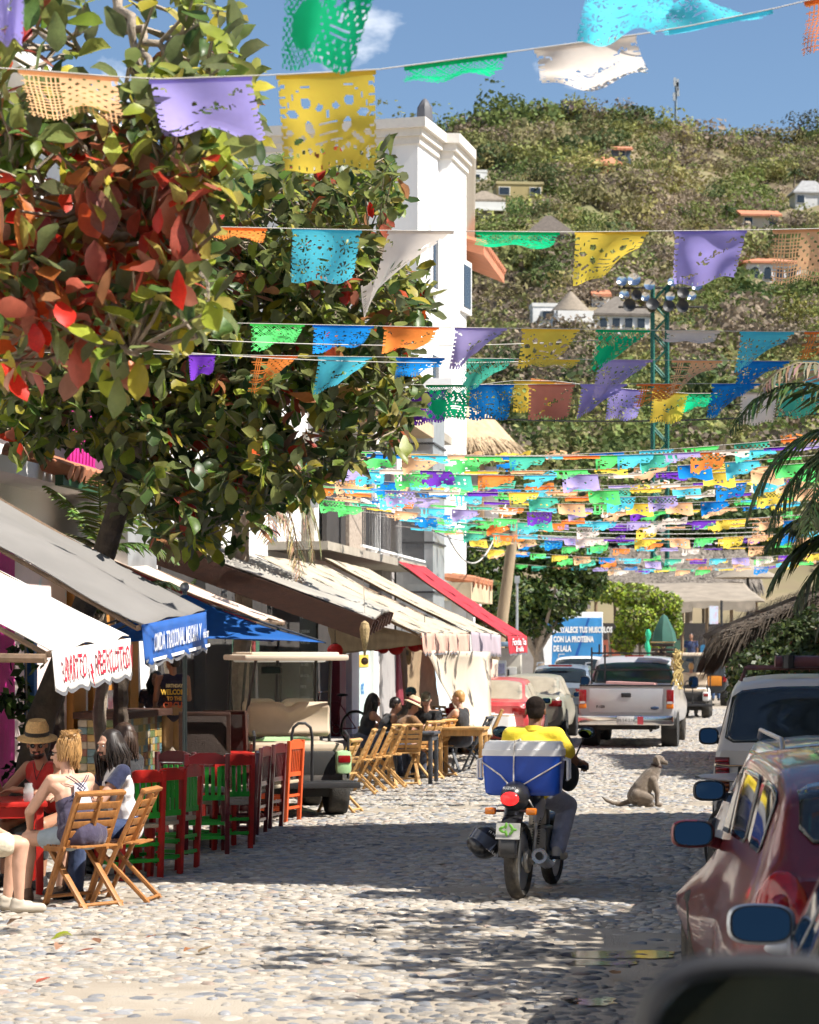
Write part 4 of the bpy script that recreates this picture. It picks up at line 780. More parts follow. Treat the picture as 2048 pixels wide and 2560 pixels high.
palm('lower clump of dark palm fronds at the frame edge above the white car',S(*uv_of(rp),0)+Vector((.1,.3,0)),rp.z,[((-1,-.1,.75),1.0,1.2,.42,(.05,.075,.028)),((-1,.15,.3),1.05,1.2,.42,(.045,.07,.025)),((-.9,-.1,-.2),.9,1.0,.4,(.05,.07,.03)),((-.7,.2,-.65),.95,.9,.36,(.06,.08,.03)),((.5,.3,.8),1.2,1.1,.4,None)],tr=.1)
pp=at(255,1385,-7.9);palm('young green palm behind the grey awning',Vector((pp.x,pp.y,.15)),pp.z-.1,[((-.5,0,1),1.05,.6,.36,(.2,.3,.06)),((.2,-.1,1),1.05,.6,.36,(.26,.33,.08)),((.6,0,.8),1.0,.7,.36,(.2,.3,.07)),((-.9,-.1,.6),.95,.7,.36,(.2,.2,.09)),((0,-.3,1.1),.95,.5,.34,(.15,.2,.05)),((1,-.1,.4),1.0,.8,.34,(.13,.2,.05))],tr=.07)
pp=at(425,1560,-8.7);palm('small palm clump between the grey awning and the umbrella',Vector((pp.x,pp.y,.15)),pp.z-.2,[((-.5,0,1),.8,.8,.3,(.12,.2,.05)),((.3,0,1),.85,.8,.3,(.12,.17,.05)),((.8,0,.7),.8,1.0,.3,(.14,.19,.06)),((-.9,0,.6),.8,.9,.3,(.10,.17,.04))],tr=.06)
pp=at(606,1225,-7.3);palm('palm with dry brown hanging fronds over the brown roof',Vector((pp.x,pp.y,.15)),pp.z,[((.5,-.1,.3),1.9,1.5,.6,(.42,.31,.17)),((.1,-.2,.25),1.8,1.8,.6,(.38,.28,.15)),((-.5,-.1,.3),1.8,1.5,.55,(.36,.28,.15)),((.9,0,.5),1.9,1.3,.55,(.26,.25,.12)),((.7,-.3,.1),1.9,1.4,.6,(.44,.33,.19)),((-.9,0,.3),1.7,1.5,.55,(.38,.29,.16)),((.9,-.2,-.2),1.6,1.2,.55,(.40,.30,.17)),((.2,0,1),1.2,1.2,.5,(.12,.15,.05))],tr=.11)
# ================================================================== OTHER GREENERY
m_foli=M('bush leaf',rough=.5,var=.25,sc=6,attr='Col',trans=.35,spec=.4,world=True)
def foliage(n,fn,size,cols,seed,sx=.55):
    r=np.random.default_rng(seed);V_=np.zeros((n,4,3));C=np.zeros((n,3))
    for i in range(n):
        p,nd=fn(r);nn=r.normal(0,.7,3)+np.array(nd);nn/=np.linalg.norm(nn);a=np.cross(nn,r.normal(0,1,3));a/=np.linalg.norm(a);bb=np.cross(nn,a);s=size*r.uniform(.6,1.3);p=np.array(p);V_[i]=[p+a*s,p+bb*s*sx+a*s*.1,p-a*s,p-bb*s*sx+a*s*.1];C[i]=np.array(cols[r.integers(len(cols))])*r.uniform(.7,1.3)
    return npmesh('foliage',V_.reshape(-1,3),np.arange(n*4).reshape(n,4),C)
def lobes(centers):
    cs=[(np.array(c[:3]),np.array(c[3:6])if len(c)>4 else np.array([c[3]]*3))for c in centers];w_=np.array([c[1][0]*c[1][2]for c in cs]);w_=w_/w_.sum()
    def fn(r):
        c,rad=cs[r.choice(len(cs),p=w_)];d=r.normal(0,1,3);d/=np.linalg.norm(d);q=r.uniform(.35,1)**.45;return c+d*rad*q,d*.9+np.array([0,0,.35])
    return fn
# big leafy tree behind the red awning
D=74;c=Wp(1340,1627,D);t=T('street_tree','big leafy green tree behind the leaning wooden pole','tree',(c.x,D,0));s=F/D
def rel(px,py,dy,rx,rz,ry=None):return((px-1340)/s,dy,zAt(py,D),rx/s,(ry or rx)/s,rz/s)
put('crown',foliage(15000,lobes([rel(1230,1400,0,85,75),rel(1340,1360,.5,95,75),rel(1430,1400,0,95,80),rel(1270,1500,-.3,100,70),rel(1390,1490,-.2,90,65),rel(1190,1480,.5,55,90),rel(1480,1450,.3,45,50),rel(1320,1560,.2,90,40),rel(1230,1570,.2,60,40),rel(1200,1330,.6,50,40)]),.095,[(.035,.07,.015),(.05,.095,.02),(.075,.13,.025),(.14,.19,.03),(.025,.045,.012),(.10,.12,.025)],4),m_foli,t,kind='stuff')
b=MB();b.tube([(0,0,0),(.1,0,1.6),(0,0,3)],[.22,.17,.12],9);b.build('trunk',m_branch,t)
for k in range(5):b=MB();a=k*1.3;b.tube([(0,0,1.8),(.7*math.cos(a),.7*math.sin(a),3),(1.2*math.cos(a),1.2*math.sin(a),4)],[.09,.06,.03],6);b.build('limb',m_branch,t)
# vine covered pergola tree at the market
D=80;c=Wp(1590,1627,D);t=T('vine_tree','yellow green vine mass draped over the market stall','vine',(c.x,D,0));s=F/D
def rel(px,py,dy,rx,rz,ry=None):return((px-1590)/s,dy,zAt(py,D),rx/s,(ry or rx)/s,rz/s)
put('crown',foliage(7500,lobes([rel(1520,1480,.4,60,28),rel(1590,1490,.3,75,34),rel(1660,1510,.2,50,34),rel(1590,1550,-.2,55,50),rel(1630,1580,-.2,45,45),rel(1560,1600,-.2,35,40),rel(1685,1560,0,24,40)]),.08,[(.26,.36,.03),(.18,.28,.03),(.34,.40,.04),(.10,.14,.03),(.16,.15,.05)],5),m_foli,t,kind='stuff')
for x in(-.9,.1,.9):b=MB();b.tube([(x,0,0),(x+.1,0,1.2),(x,0,2.6)],[.07,.06,.05],6);b.build('stem',m_branch,t)
for k,(px,py,wd,ht,lab)in enumerate(((1560,1290,110,90,'dark leafy tree behind the market roofs, nearest the big tree'),(1720,1300,120,85,'dark leafy tree behind the market roofs, middle one'),(1880,1310,120,95,'dark leafy tree behind the market roofs, by the palms'))):
    D=115;s=F/D;c=Wp(px,1627,D);t=T('market_tree',lab,'tree',(c.x,D,0),group='trees behind the market');z=zAt(py,D);put('crown',foliage(2600,lobes([(wd/s*.45*q,.3*q,z-.4*abs(q),wd/s*.62,wd/s*.6,ht/s*.7)for q in(-1,0,1)]),.16,[(.04,.075,.018),(.06,.10,.022),(.09,.13,.03)],30+k),m_foli,t,kind='stuff');b=MB();b.tube([(0,0,0),(.1,0,z-1)],[.22,.14],7);b.build('trunk',m_branch,t)
# flowering hedge on the right
D=38;t=T('flowering_bush','dark flowering bush between the thatched eave and white car','bush',Wp(1960,1627,D).xy.to_3d());s=F/D
def rel(px,py,dy,rx,rz,ry=None):return((px-1960)/s,dy,zAt(py,D),rx/s,(ry or rx)/s,rz/s)
put('foliage',foliage(5200,lobes([rel(1870,1680,0,55,60,80),rel(1930,1650,.5,60,60,80),rel(2000,1600,.8,70,60,80),rel(2060,1580,1,60,70,90),rel(1850,1740,-.2,40,50,60),rel(1900,1780,0,60,80,70),rel(2000,1700,.4,90,90,90)]),.055,[(.035,.06,.018),(.05,.08,.02),(.075,.10,.025),(.03,.045,.016)],6),m_foli,t,kind='stuff')
b=MB();b.tube([(-.3,0,0),(-.2,0,1.2)],[.05,.03],6);b.tube([(.3,0,0),(.2,.3,1.3)],[.05,.03],6);b.build('stems',m_branch,t,kind='stuff')
rr=random.Random(4)
for k in range(9):
    x,z=rr.uniform(-.78,-.35),rr.uniform(.9,1.65);b=MB()
    for j in range(5):a=j*1.257;b.add([(x,-.42,z),(x+.035*math.cos(a-.4),-.43,z+.035*math.sin(a-.4)),(x+.05*math.cos(a),-.44,z+.05*math.sin(a)),(x+.035*math.cos(a+.4),-.43,z+.035*math.sin(a+.4))],[(0,1,2,3)])
    b.build('flower',M('white petal',(.75,.72,.8),.6,trans=.3),t,smooth=0)
# climbing plant on a blue post beside the doors
p=at(66,1640,-8.2);t=T('climbing_plant','leafy vine hanging round the blue post by the doors','plant',Vector((p.x,p.y,.15)));b=MB();b.tube([(0,0,0),(.02,-.1,1.2),(0,-.06,2.0)],.012,5);b.build('stem',m_branch,t)
put('foliage',foliage(170,lobes([(0,-.05,1.75,.22,.14,.22),(-.1,-.05,1.3,.2,.12,.25),(.05,-.05,.85,.16,.12,.25),(-.12,-.05,.4,.18,.12,.2)]),.075,[(.05,.09,.025),(.09,.15,.03),(.03,.055,.02)],8,.7),m_foli,t,kind='stuff')
t=T('blue_post','blue painted post wrapped by the vine','post',Vector((p.x+.03,p.y+.12,.15)),SRZ);b=MB();b.box((0,0,1.05),(.12,.12,2.1),ch=.01);b.build('post',m_bluep,t);b=MB();b.box((0,0,.06),(.2,.2,.12),ch=.01);b.build('base',m_bluep,t)
for k,(px,py0,px1,py1,v,lab)in enumerate(((150,1640,130,1960,-8.3,'dark palm trunk between the first doors'),(310,1590,290,1960,-7.6,'dark leaning palm trunk behind the white awning'))):
    a,c=at(px1,py1,v),at(px,py0,v);a.z=.15;t=T('slim_palm',lab.replace('palm trunk','slim palm'),'palm tree',a);b=MB();n=22
    b.tube([(c-a)*1.25*(i/n)+Vector((.008*math.sin(i*.9),0,0))for i in range(n+1)],[.085+.012*(i%2)for i in range(n+1)],9);b.build('trunk',m_bark,t);fr_=MB();[frond(fr_,(c-a)*1.25,(math.cos(q),math.sin(q),.8),.7,1.2,.3,(.04,.06,.02),seed=q,n=20)for q in range(5)];fr_.build('crown',m_frond,t,smooth=0)
# ================================================================== PAPER FLAGS
PC={'yellow':(.97,.72,.10),'purple':(.42,.36,.80),'violet':(.19,.05,.52),'cyan':(.12,.68,.84),'blue':(.015,.26,.72),'green':(.01,.56,.24),'lime':(.14,.78,.20),'orange':(.92,.28,.06),'peach':(.92,.55,.30),'white':(.86,.77,.68),'mint':(.10,.60,.42),'salmon':(.72,.26,.18),'lilac':(.48,.40,.74)}
pm={k:M('paper '+k,c,.6,.07,9,trans=.62,spec=.15)for k,c in PC.items()}
def el(x,y,a,c,cx,cy,rot=0):
    dx,dy=x-cx,y-cy;q=math.cos(rot);s=math.sin(rot);return((dx*q+dy*s)/a)**2+((-dx*s+dy*q)/c)**2<1
def hole(kind,s,t):
    x=s-.5;ax=abs(x);e=min(s,1-s,1.02-t)
    sc=.012+.014*abs(math.sin((s if t>.9 else t*.75)*math.pi*14))
    if e<sc and t>.05:return True
    if t<.07:return False
    if .035<e<.075 and(math.sin((s if 1-t<.08 else t*.75)*80)>.55):return True
    if kind==0: # skull
        if el(ax,t,.035,.04,.085,.36)or el(ax,t,.022,.05,0,.44):return True
        if ax<.1 and(.52<t<.54 or .575<t<.59 or .63<t<.645):return True
        if el(ax,t,.05,.06,.22,.30,.5)or el(ax,t,.06,.045,.36,.42,-.5)or el(ax,t,.04,.08,.19,.56,.3)or el(ax,t,.07,.03,.30,.68,.6)or el(ax,t,.035,.035,.40,.62):return True
        for k in range(6):
            a=k*.5-.2
            if el(ax,t,.028,.011,.20+.05*k,.13+.012*k*k,a):return True
            if el(ax,t,.018,.03,.07+.065*k,.80+.03*math.sin(k*2),.5):return True
        return el(ax,t,.06,.02,.08,.72)or el(ax,t,.02,.04,.40,.85)
    if kind==1: # lattice left, figure
        if s<.45 or t<.25:
            u_,v_=(s+t*.75)*17%1,(s-t*.75)*17%1;return .28<u_<.95 and .28<v_<.95 and not el(s,t,.18,.22,.3,.62)
        if el(s,t,.03,.035,.62,.45)or el(s,t,.03,.035,.76,.45)or el(s,t,.02,.04,.69,.56):return True
        if .6<s<.8 and(.64<t<.66 or .70<t<.72):return True
        return math.sin(s*60+t*20)*math.sin(t*55)>.72
    if kind==2: # square grid
        if s<.4 or t>.78:return(s*22%1)>.3 and(t*17%1)>.3
        return math.sin(s*45+3*t)*math.sin(t*38+2*s)>.62
    if kind==3: # flowers
        for cx,cy in((.2,.3),(.2,.7),(.8,.3),(.8,.7),(.5,.82)):
            d=math.hypot(s-cx,(t-cy)*.75);a=math.atan2((t-cy)*.75,s-cx)
            if .03<d<.10 and math.sin(a*8)>.35:return True
        if el(ax,t,.03,.035,.08,.36)or el(ax,t,.09,.02,0,.58):return True
        return math.sin(s*50)*math.sin(t*36)>.86
    for k in range(26):
        if el(s,t,.030+.008*(k%3),.011,.12+.76*((k*.618)%1),.14+.74*((k*.381+.07*(k%4))%1),k*1.3):return True
    return el(ax,t,.03,.035,.1,.42)or el(ax,t,.05,.018,0,.62)
FW,FH=.45,.345
def flag_mesh(kind,phi0,phi1,nx,ny,sway=.0,tw=.05,seed=0,w_=FW,h_=FH,curl=.0):
    def f(s,t):
        ph=lerp(phi0,phi1,s**1.2);n=10;y=z=0.0;x=(s-.5)*w_
        for k in range(n):
            tt=t*(k+.5)/n;a=ph*(.35+.65*min(1,tt*2.2))+curl*tt*tt+.22*math.sin(5*tt+seed);y+=math.sin(a)*h_*t/n;z-=math.cos(a)*h_*t/n;x-=sway*(.3+s)*h_*t/n
        y+=tw*t*math.sin(s*6.3+seed);return Vector((x,y,z+.012*t*math.sin(s*11+seed)))
    b=MB();b.grid(f,nx,ny,mask=lambda i,j:not hole(kind,(i+.5)/nx,(j+.5)/ny));b.add([(-w_/2,0,.0),(w_/2,0,0),(w_/2,.006,-.02),(-w_/2,.006,-.02)],[(0,1,2,3)])
    return b.mesh('paper_flag',180)
FM={}
def fmesh(key,col):
    if(key,col)not in FM:
        base=FM.get(key)
        if base is None:base=FM[key]=flag_mesh(*key)
        m2=base.copy();m2.materials.append(pm[col]);FM[(key,col)]=m2
    return FM[(key,col)]
def string(name_label,pts,group=None):
    base=Vector(pts[0]);b=MB();b.tube([Vector(p)-base for p in pts],.0028 if base.y<25 else .004,4,caps=False);o=b.build('flag_string',M('cotton string',(.55,.52,.47),.9),smooth=0,label=name_label,cat='string',group=group);o.location=base;return o
ORD=['first','second','third','fourth','fifth','sixth','seventh','eighth','ninth','tenth','eleventh','twelfth','thirteenth','fourteenth','fifteenth','sixteenth','seventeenth','eighteenth','nineteenth','twentieth','twenty first','twenty second','twenty third','twenty fourth']
CN={'cyan':'turquoise','mint':'mint green','lime':'bright green','peach':'peach','lilac':'lilac','white':'off white'}
def flag_at(p0,p1,col,key,label,group):
    p0,p1=Vector(p0),Vector(p1);d=p1-p0;rz=math.atan2(d.y,d.x);ry=-math.atan2(d.z,math.hypot(d.x,d.y));o=put('paper_flag',fmesh(key,col),None,loc=(p0+p1)/2,rot=(0,ry,rz),scale=(d.length/FW,1,1),label=label,cat='paper flag',group=group);return o
# key = (kind, phi0, phi1, nx, ny, sway, tw, seed)
HI=(64,48);MD=(40,30);LO=(16,11)
HANG=lambda k,s=0,r=HI:(k,.05,.12,*r,.02,.03,s);TRI=lambda k,s=0,r=HI:(k,.25,1.55,*r,.45,.07,s);LIFT=lambda k,s=0,r=HI:(k,1.15,1.5,*r,.1,.08,s);FLAT=lambda k,s=0,r=HI:(k,1.80,1.76,*r,.1,.02,s);UP=lambda k,s=0,r=HI:(k,2.5,2.2,*r,.2,.08,s)
def run(sname,D,lst,ys,glabel,zfun=None,dx=0.0):
    """lst: (px0, px1, colour, key, description); ys: function px -> photo row of the string at distance D"""
    Dp=lambda px:D+dx*(px-1024)/1000
    a,c=-700,2600;pts=[Wp(px,ys(px),Dp(px))for px in range(a,c+1,110)];string('string of paper flags, '+sname,pts)
    for i,(x0,x1,col,key,desc)in enumerate(lst):
        lab=desc or '%s paper flag, %s from the tree on the string %s'%(CN.get(col,col),ORD[i],sname);flag_at(Wp(x0,ys(x0),Dp(x0)),Wp(x1,ys(x1),Dp(x1)),col,key,lab,glabel)
def interp(P):
    def f(x):
        for(a,ya),(c,yc)in zip(P,P[1:]):
            if x<=c:return lerp(ya,yc,(x-a)/(c-a))
        return lerp(P[-2][1],P[-1][1],(x-P[-2][0])/(P[-1][0]-P[-2][0]))
    return f
g1='large paper flags on the nearest strings'
run('at the very top of the picture',8.7,[(-10,60,'purple',HANG(4),'purple paper flag scrap in the top corner by the branches'),(715,975,'green',(1,.1,.55,*HI,.32,.06,2,.45,.42),'large bright green lattice paper flag at the top edge'),(1475,1700,'cyan',LIFT(3),'turquoise paper flag corner peeking in at the top edge'),(2120,2400,'orange',HANG(2),'orange paper flag beyond the top corner')],interp([(-700,-150),(600,-120),(1100,-130),(1700,-30),(2600,-300)]),g1)
run('against the sky',10.5,[(45,297,'peach',(2,1.38,1.45,*HI,.0,.06,1),'peach paper flag blown flat in front of the leaves'),(372,630,'purple',(4,1.25,1.15,*HI,-.1,.1,2),'crumpled purple paper flag before the almond leaves'),(690,940,'yellow',(0,.50,.55,*HI,.02,.03,1,.45,.43),'yellow paper flag with cut out skull hanging square against the sky'),(1010,1267,'green',FLAT(1),'green paper flag seen edge on against the sky'),(1335,1590,'white',(4,1.4,1.25,*HI,-.15,.12,5),'off white paper flag curling on the string above the hill'),(1672,1932,'cyan',(3,2.6,2.45,*HI,.35,.08,1),'large turquoise paper flag blown upward above its string'),(2010,2260,'orange',LIFT(2),'orange paper flag cut by the top right of the picture')],interp([(-700,165),(0,168),(372,198),(690,187),(940,174),(1010,165),(1335,122),(1672,75),(1932,22),(2600,-140)]),g1)
g2='paper flags on the string over the white building'
run('across the white building',15.4,[(515,668,'orange',FLAT(2,1),'orange paper flag edge on among the leaves'),(730,905,'cyan',(3,.1,.7,*HI,.1,.05,3),'turquoise flower patterned paper flag below the yellow skull flag'),(970,1135,'white',(4,.2,1.3,*HI,.9,.05,2,.45,.55),'torn off white paper flag with a long twisted tail'),(1190,1400,'green',FLAT(1,2),'green paper flag edge on before the terracotta eave'),(1437,1622,'yellow',(0,.15,1.5,*HI,.25,.05,4),'yellow paper flag folded to a triangle before the hill'),(1685,1868,'purple',(4,.15,.75,*HI,.1,.08,6),'ragged purple paper flag before the hillside houses'),(1932,2110,'peach',(2,.1,.8,*HI,.2,.05,2),'brownish orange grid patterned paper flag at the frame edge')],interp([(-700,560),(515,566),(905,575),(1400,580),(1868,575),(2600,560)]),g2)
g3='paper flags on the middle strings'
T3=lambda k,s=0:TRI(k,s,MD);L3=lambda k,s=0:(k,1.15,1.55,*MD,.2,.1,s);H3=lambda k,s=0:(k,.1,.5,*MD,.1,.05,s)
run('level with the stage lights',19.6,[(625,762,'lime',L3(1,1),None),(782,935,'blue',L3(3,2),None),(958,1098,'orange',L3(4,3),None),(1137,1268,'lilac',T3(4,1),None),(1304,1450,'yellow',(0,.5,1.1,*MD,.3,.1,3),None),(1490,1626,'green',T3(1,2),None),(1666,1800,'white',FLAT(4,3,MD),None),(1850,1986,'cyan',T3(3,4),None),(2012,2140,'orange',L3(2,1),None)],interp([(-700,790),(625,808),(1100,818),(2000,830),(2600,815)]),g3)
run('just under the stage lights',21.5,[(470,540,'violet',L3(4,2),None),(628,745,'orange',T3(2,1),None),(795,930,'cyan',T3(4,3),None),(990,1112,'blue',L3(3,5),None),(1160,1286,'mint',T3(1,4),None),(1325,1450,'yellow',FLAT(0,1,MD),None),(1495,1632,'lilac',T3(3,2),None),(1680,1806,'peach',T3(2,5),None),(1848,1974,'blue',T3(3,6),None),(2008,2130,'cyan',H3(4,1),None)],interp([(-700,870),(628,888),(1300,897),(2000,903),(2600,890)]),g3)
run('lowest of the middle three',23.6,[(800,910,'peach',L3(4,1),None),(1065,1180,'green',H3(1,1),None),(1172,1286,'blue',H3(3,2),None),(1320,1438,'salmon',H3(4,3),None),(1452,1568,'purple',T3(4,4),None),(1592,1706,'orange',L3(2,2),None),(1780,1900,'blue',T3(3,1),None),(1940,2060,'mint',H3(1,5),None)],interp([(-700,945),(1065,962),(2000,958),(2600,948)]),g3)
run('behind the middle three',26.0,[(1020,1116,'violet',H3(4,2),None),(1284,1390,'yellow',H3(0,2),None),(1328,1430,'peach',L3(2,1),None),(1520,1612,'purple',H3(3,4),None),(1630,1722,'yellow',H3(4,4),None),(1700,1800,'green',L3(1,1),None),(1850,1950,'white',H3(4,6),None)],interp([(-700,960),(1020,985),(1330,945),(1530,970),(1740,985),(2600,970)]),g3)
# far rows
rf=random.Random(12);g4='small paper flags in the crowded far rows';fk=[]
for k in range(10):fk.append((k%5,rf.uniform(.9,1.5),rf.uniform(1.1,1.8),*LO,rf.uniform(-.1,.3),rf.uniform(.05,.14),k))
for k in range(8):fk.append((k%5,rf.uniform(1.7,2.2),rf.uniform(1.7,2.3),*LO,rf.uniform(-.1,.1),rf.uniform(.05,.14),k+20))
fcol=['yellow','peach','blue','cyan','lime','mint','orange','cyan','lilac','white','violet','yellow','peach','lime']
nf=0;rest=[]
for si,D in enumerate((29.6,30.6,31.5,32.4,33.3,34.3,35.3,36.4,37.6,38.9,40.3,41.8,43.5,45.3,47.5,50,52.5,55,58,61,65,69,73,78)):
    dz=rf.uniform(-.14,.14);tl=rf.uniform(-.02,.02);off=rf.uniform(0,.6);lo,hi=-8.4,(3.0 if D<60 else 2.0)
    def sp(v):return S(D,v,4.62+dz+tl*v-.22*(1-((v+3)/6)**2)*.6+.012*(v+3)**2*.6)
    string('taut flag string, %s of the crowded far rows'%ORD[si],[sp(lo+(hi-lo)*k/14)for k in range(15)],'strings of the far rows')
    v=lo+.2+off;ci=rf.randrange(14)
    while v<hi-.5:
        a,c=sp(v),sp(v+.45);px=CX+F*(a.x+c.x)/(a.y+c.y);ci+=1;v+=rf.uniform(.53,.68)
        if px<760 or px>2040 or(si<3 and px<1050 and rf.random()<.5):continue
        if nf>=236:rest.append((a,c,fcol[ci%14],fk[rf.randrange(18)]));continue
        nf+=1;col=fcol[ci%14];flag_at(a,c,col,fk[rf.randrange(18)],'small %s paper flag in the %s far row, %s'%(CN.get(col,col),ORD[si],('by the left fronts','left of the street middle','over the street middle','right of the street middle','by the right kerb')[min(4,int((v+8.6)/2.3))]),g4)
b=MB()
for a,c,col,key in rest: # past the limit of single flags: the farthest rows as one mass
    d=c-a;X=Matrix.Translation((a+c)/2)@Matrix.Rotation(math.atan2(d.y,d.x),4,'Z');m_=FM.get(key)or flag_mesh(*key);FM[key]=m_;b.add([v_.co for v_ in m_.vertices],[tuple(p_.vertices)for p_ in m_.polygons],X,PC[col])
b.build('paper_flags',M('far paper',rough=.6,var=.07,sc=9,attr='Col',trans=.62,spec=.15),smooth=180,label='mass of tiny coloured paper flags over the far end of the street',cat='paper flags',kind='stuff')
# cables
m_cable=M('black cable',(.02,.02,.022),.6);m_cablew=M('pale cable',(.5,.48,.44),.7)
def cable(label,a,c,sag,r_=.012,m=m_cable):
    a,c=Vector(a),Vector(c);b=MB();b.tube([a.lerp(c,k/16)-a-Vector((0,0,sag*4*(k/16)*(1-k/16)))for k in range(17)],r_,5);o=b.build('cable',m,label=label,cat='cable');o.location=a
cable('dark power cable sagging under the middle paper flags',Wp(820,1010,44),Wp(2300,1015,30),.25);cable('second thin power cable just above the first',Wp(820,990,46),Wp(2300,1000,31),.12,.008)
cable('black cable slanting from the duct towards the wooden pole',Wp(935,1190,52),Wp(1245,1330,66),.7);cable('pale looped cable beside the wooden pole',Wp(1100,1290,58),Wp(1265,1260,68),1.4,.02,m_cablew)
for k,(y0,y1)in enumerate(((1312,1318),(1322,1330),(1334,1341),(1345,1338))):cable('pale service wire, %s of four running from the wooden pole'%ORD[k],Wp(1262,y0,66),Wp(1900,y1,80),.1,.01,m_cablew)
cable('thin wire passing in front of the almond tree',Wp(-200,800,15),Wp(1500,850,24),.1,.004,m_cablew);cable('lower thin wire in front of the almond tree',Wp(-200,820,15),Wp(1400,900,24),.1,.004,m_cablew)
# ================================================================== VEHICLES
m_tyre=M('tyre rubber',(.035,.033,.03),.85,.25,8,bump=.3,bsc=60,dirt=(.22,.18,.13,.5),dirt_sc=5);m_rim=M('alloy rim',(.45,.45,.46),.35,.1,metal=.8);m_blackpl=M('black plastic',(.025,.025,.027),.5,.15,8);m_chrome=M('chrome',(.7,.7,.7),.12,.05,metal=1.0);m_carglass=M('car glass',(.018,.024,.028),.05,.1,spec=.6);m_carglass_d=M('dusty car glass',(.33,.29,.22),.35,.15,4,dirt=(.05,.06,.06),dirt_sc=1.2,dirt_lo=.6,dirt_hi=.75)
m_lampr=M('red lamp lens',(.26,.006,.008),.12,.25,14,coat=.5);m_lampo=M('amber lamp lens',(.75,.2,.01),.15,.1,coat=.5);m_lampw=M('clear lamp lens',(.6,.6,.6),.12,.1,coat=.5);m_plate=M('number plate',(.62,.62,.6),.5,.15,20);m_mirror_d=M('deep tinted mirror',(.035,.06,.085),.02,.02,metal=1.0);m_mirror=M('mirror glass',(.035,.06,.085),.02,.02,metal=1.0);m_seat=M('beige vinyl',(.52,.42,.31),.5,.1,4);m_under=M('underbody',(.03,.03,.03),.9)
def paint(name,col,metal=.2,dust=.0,coat=.7):return M(name,col,.32,.06,3,metal=metal,coat=coat,spec=.5,dirt=(.45,.38,.29,dust)if dust else None,dirt_sc=1.6,dirt_lo=.35,dirt_hi=.8)
def wheel(t,x,y,r,wd,rim=m_rim,side=1,name='wheel',spokes=5):
    h=wd/2;X=Matrix.Translation((x,y,r))@Matrix.Rotation(R(90),4,'Y');b=MB();ri=r*.62
    b.lathe([(ri,-h*.8),(r*.86,-h),(r*.95,-h*.92),(r,-h*.6),(r,h*.6),(r*.95,h*.92),(r*.86,h),(ri,h*.8),(ri,-h*.8)],28,X)
    ty=b.build('tyre',m_tyre,None,smooth=50);e=bpy.data.objects.new(name,None);COL.objects.link(e);e.parent=t;ty.parent=e
    b=MB();b.lathe([(.001,h*.45),(ri*.25,h*.5),(ri*.3,h*.3),(ri*.95,h*.25),(ri,h*.7),(ri*.98,-h*.7),(ri*.2,-h*.5),(.001,-h*.5)],24,X)
    for k in range(spokes):
        a=6.283*k/spokes
        for sg in(-1,1):b.beam(X@Vector((ri*.25*math.cos(a),ri*.25*math.sin(a),sg*h*.5)),X@Vector((ri*.95*math.cos(a),ri*.95*math.sin(a),sg*h*.55)),ri*.16,.02,up=(1,0,0))
    b.build('rim',rim,e);return e
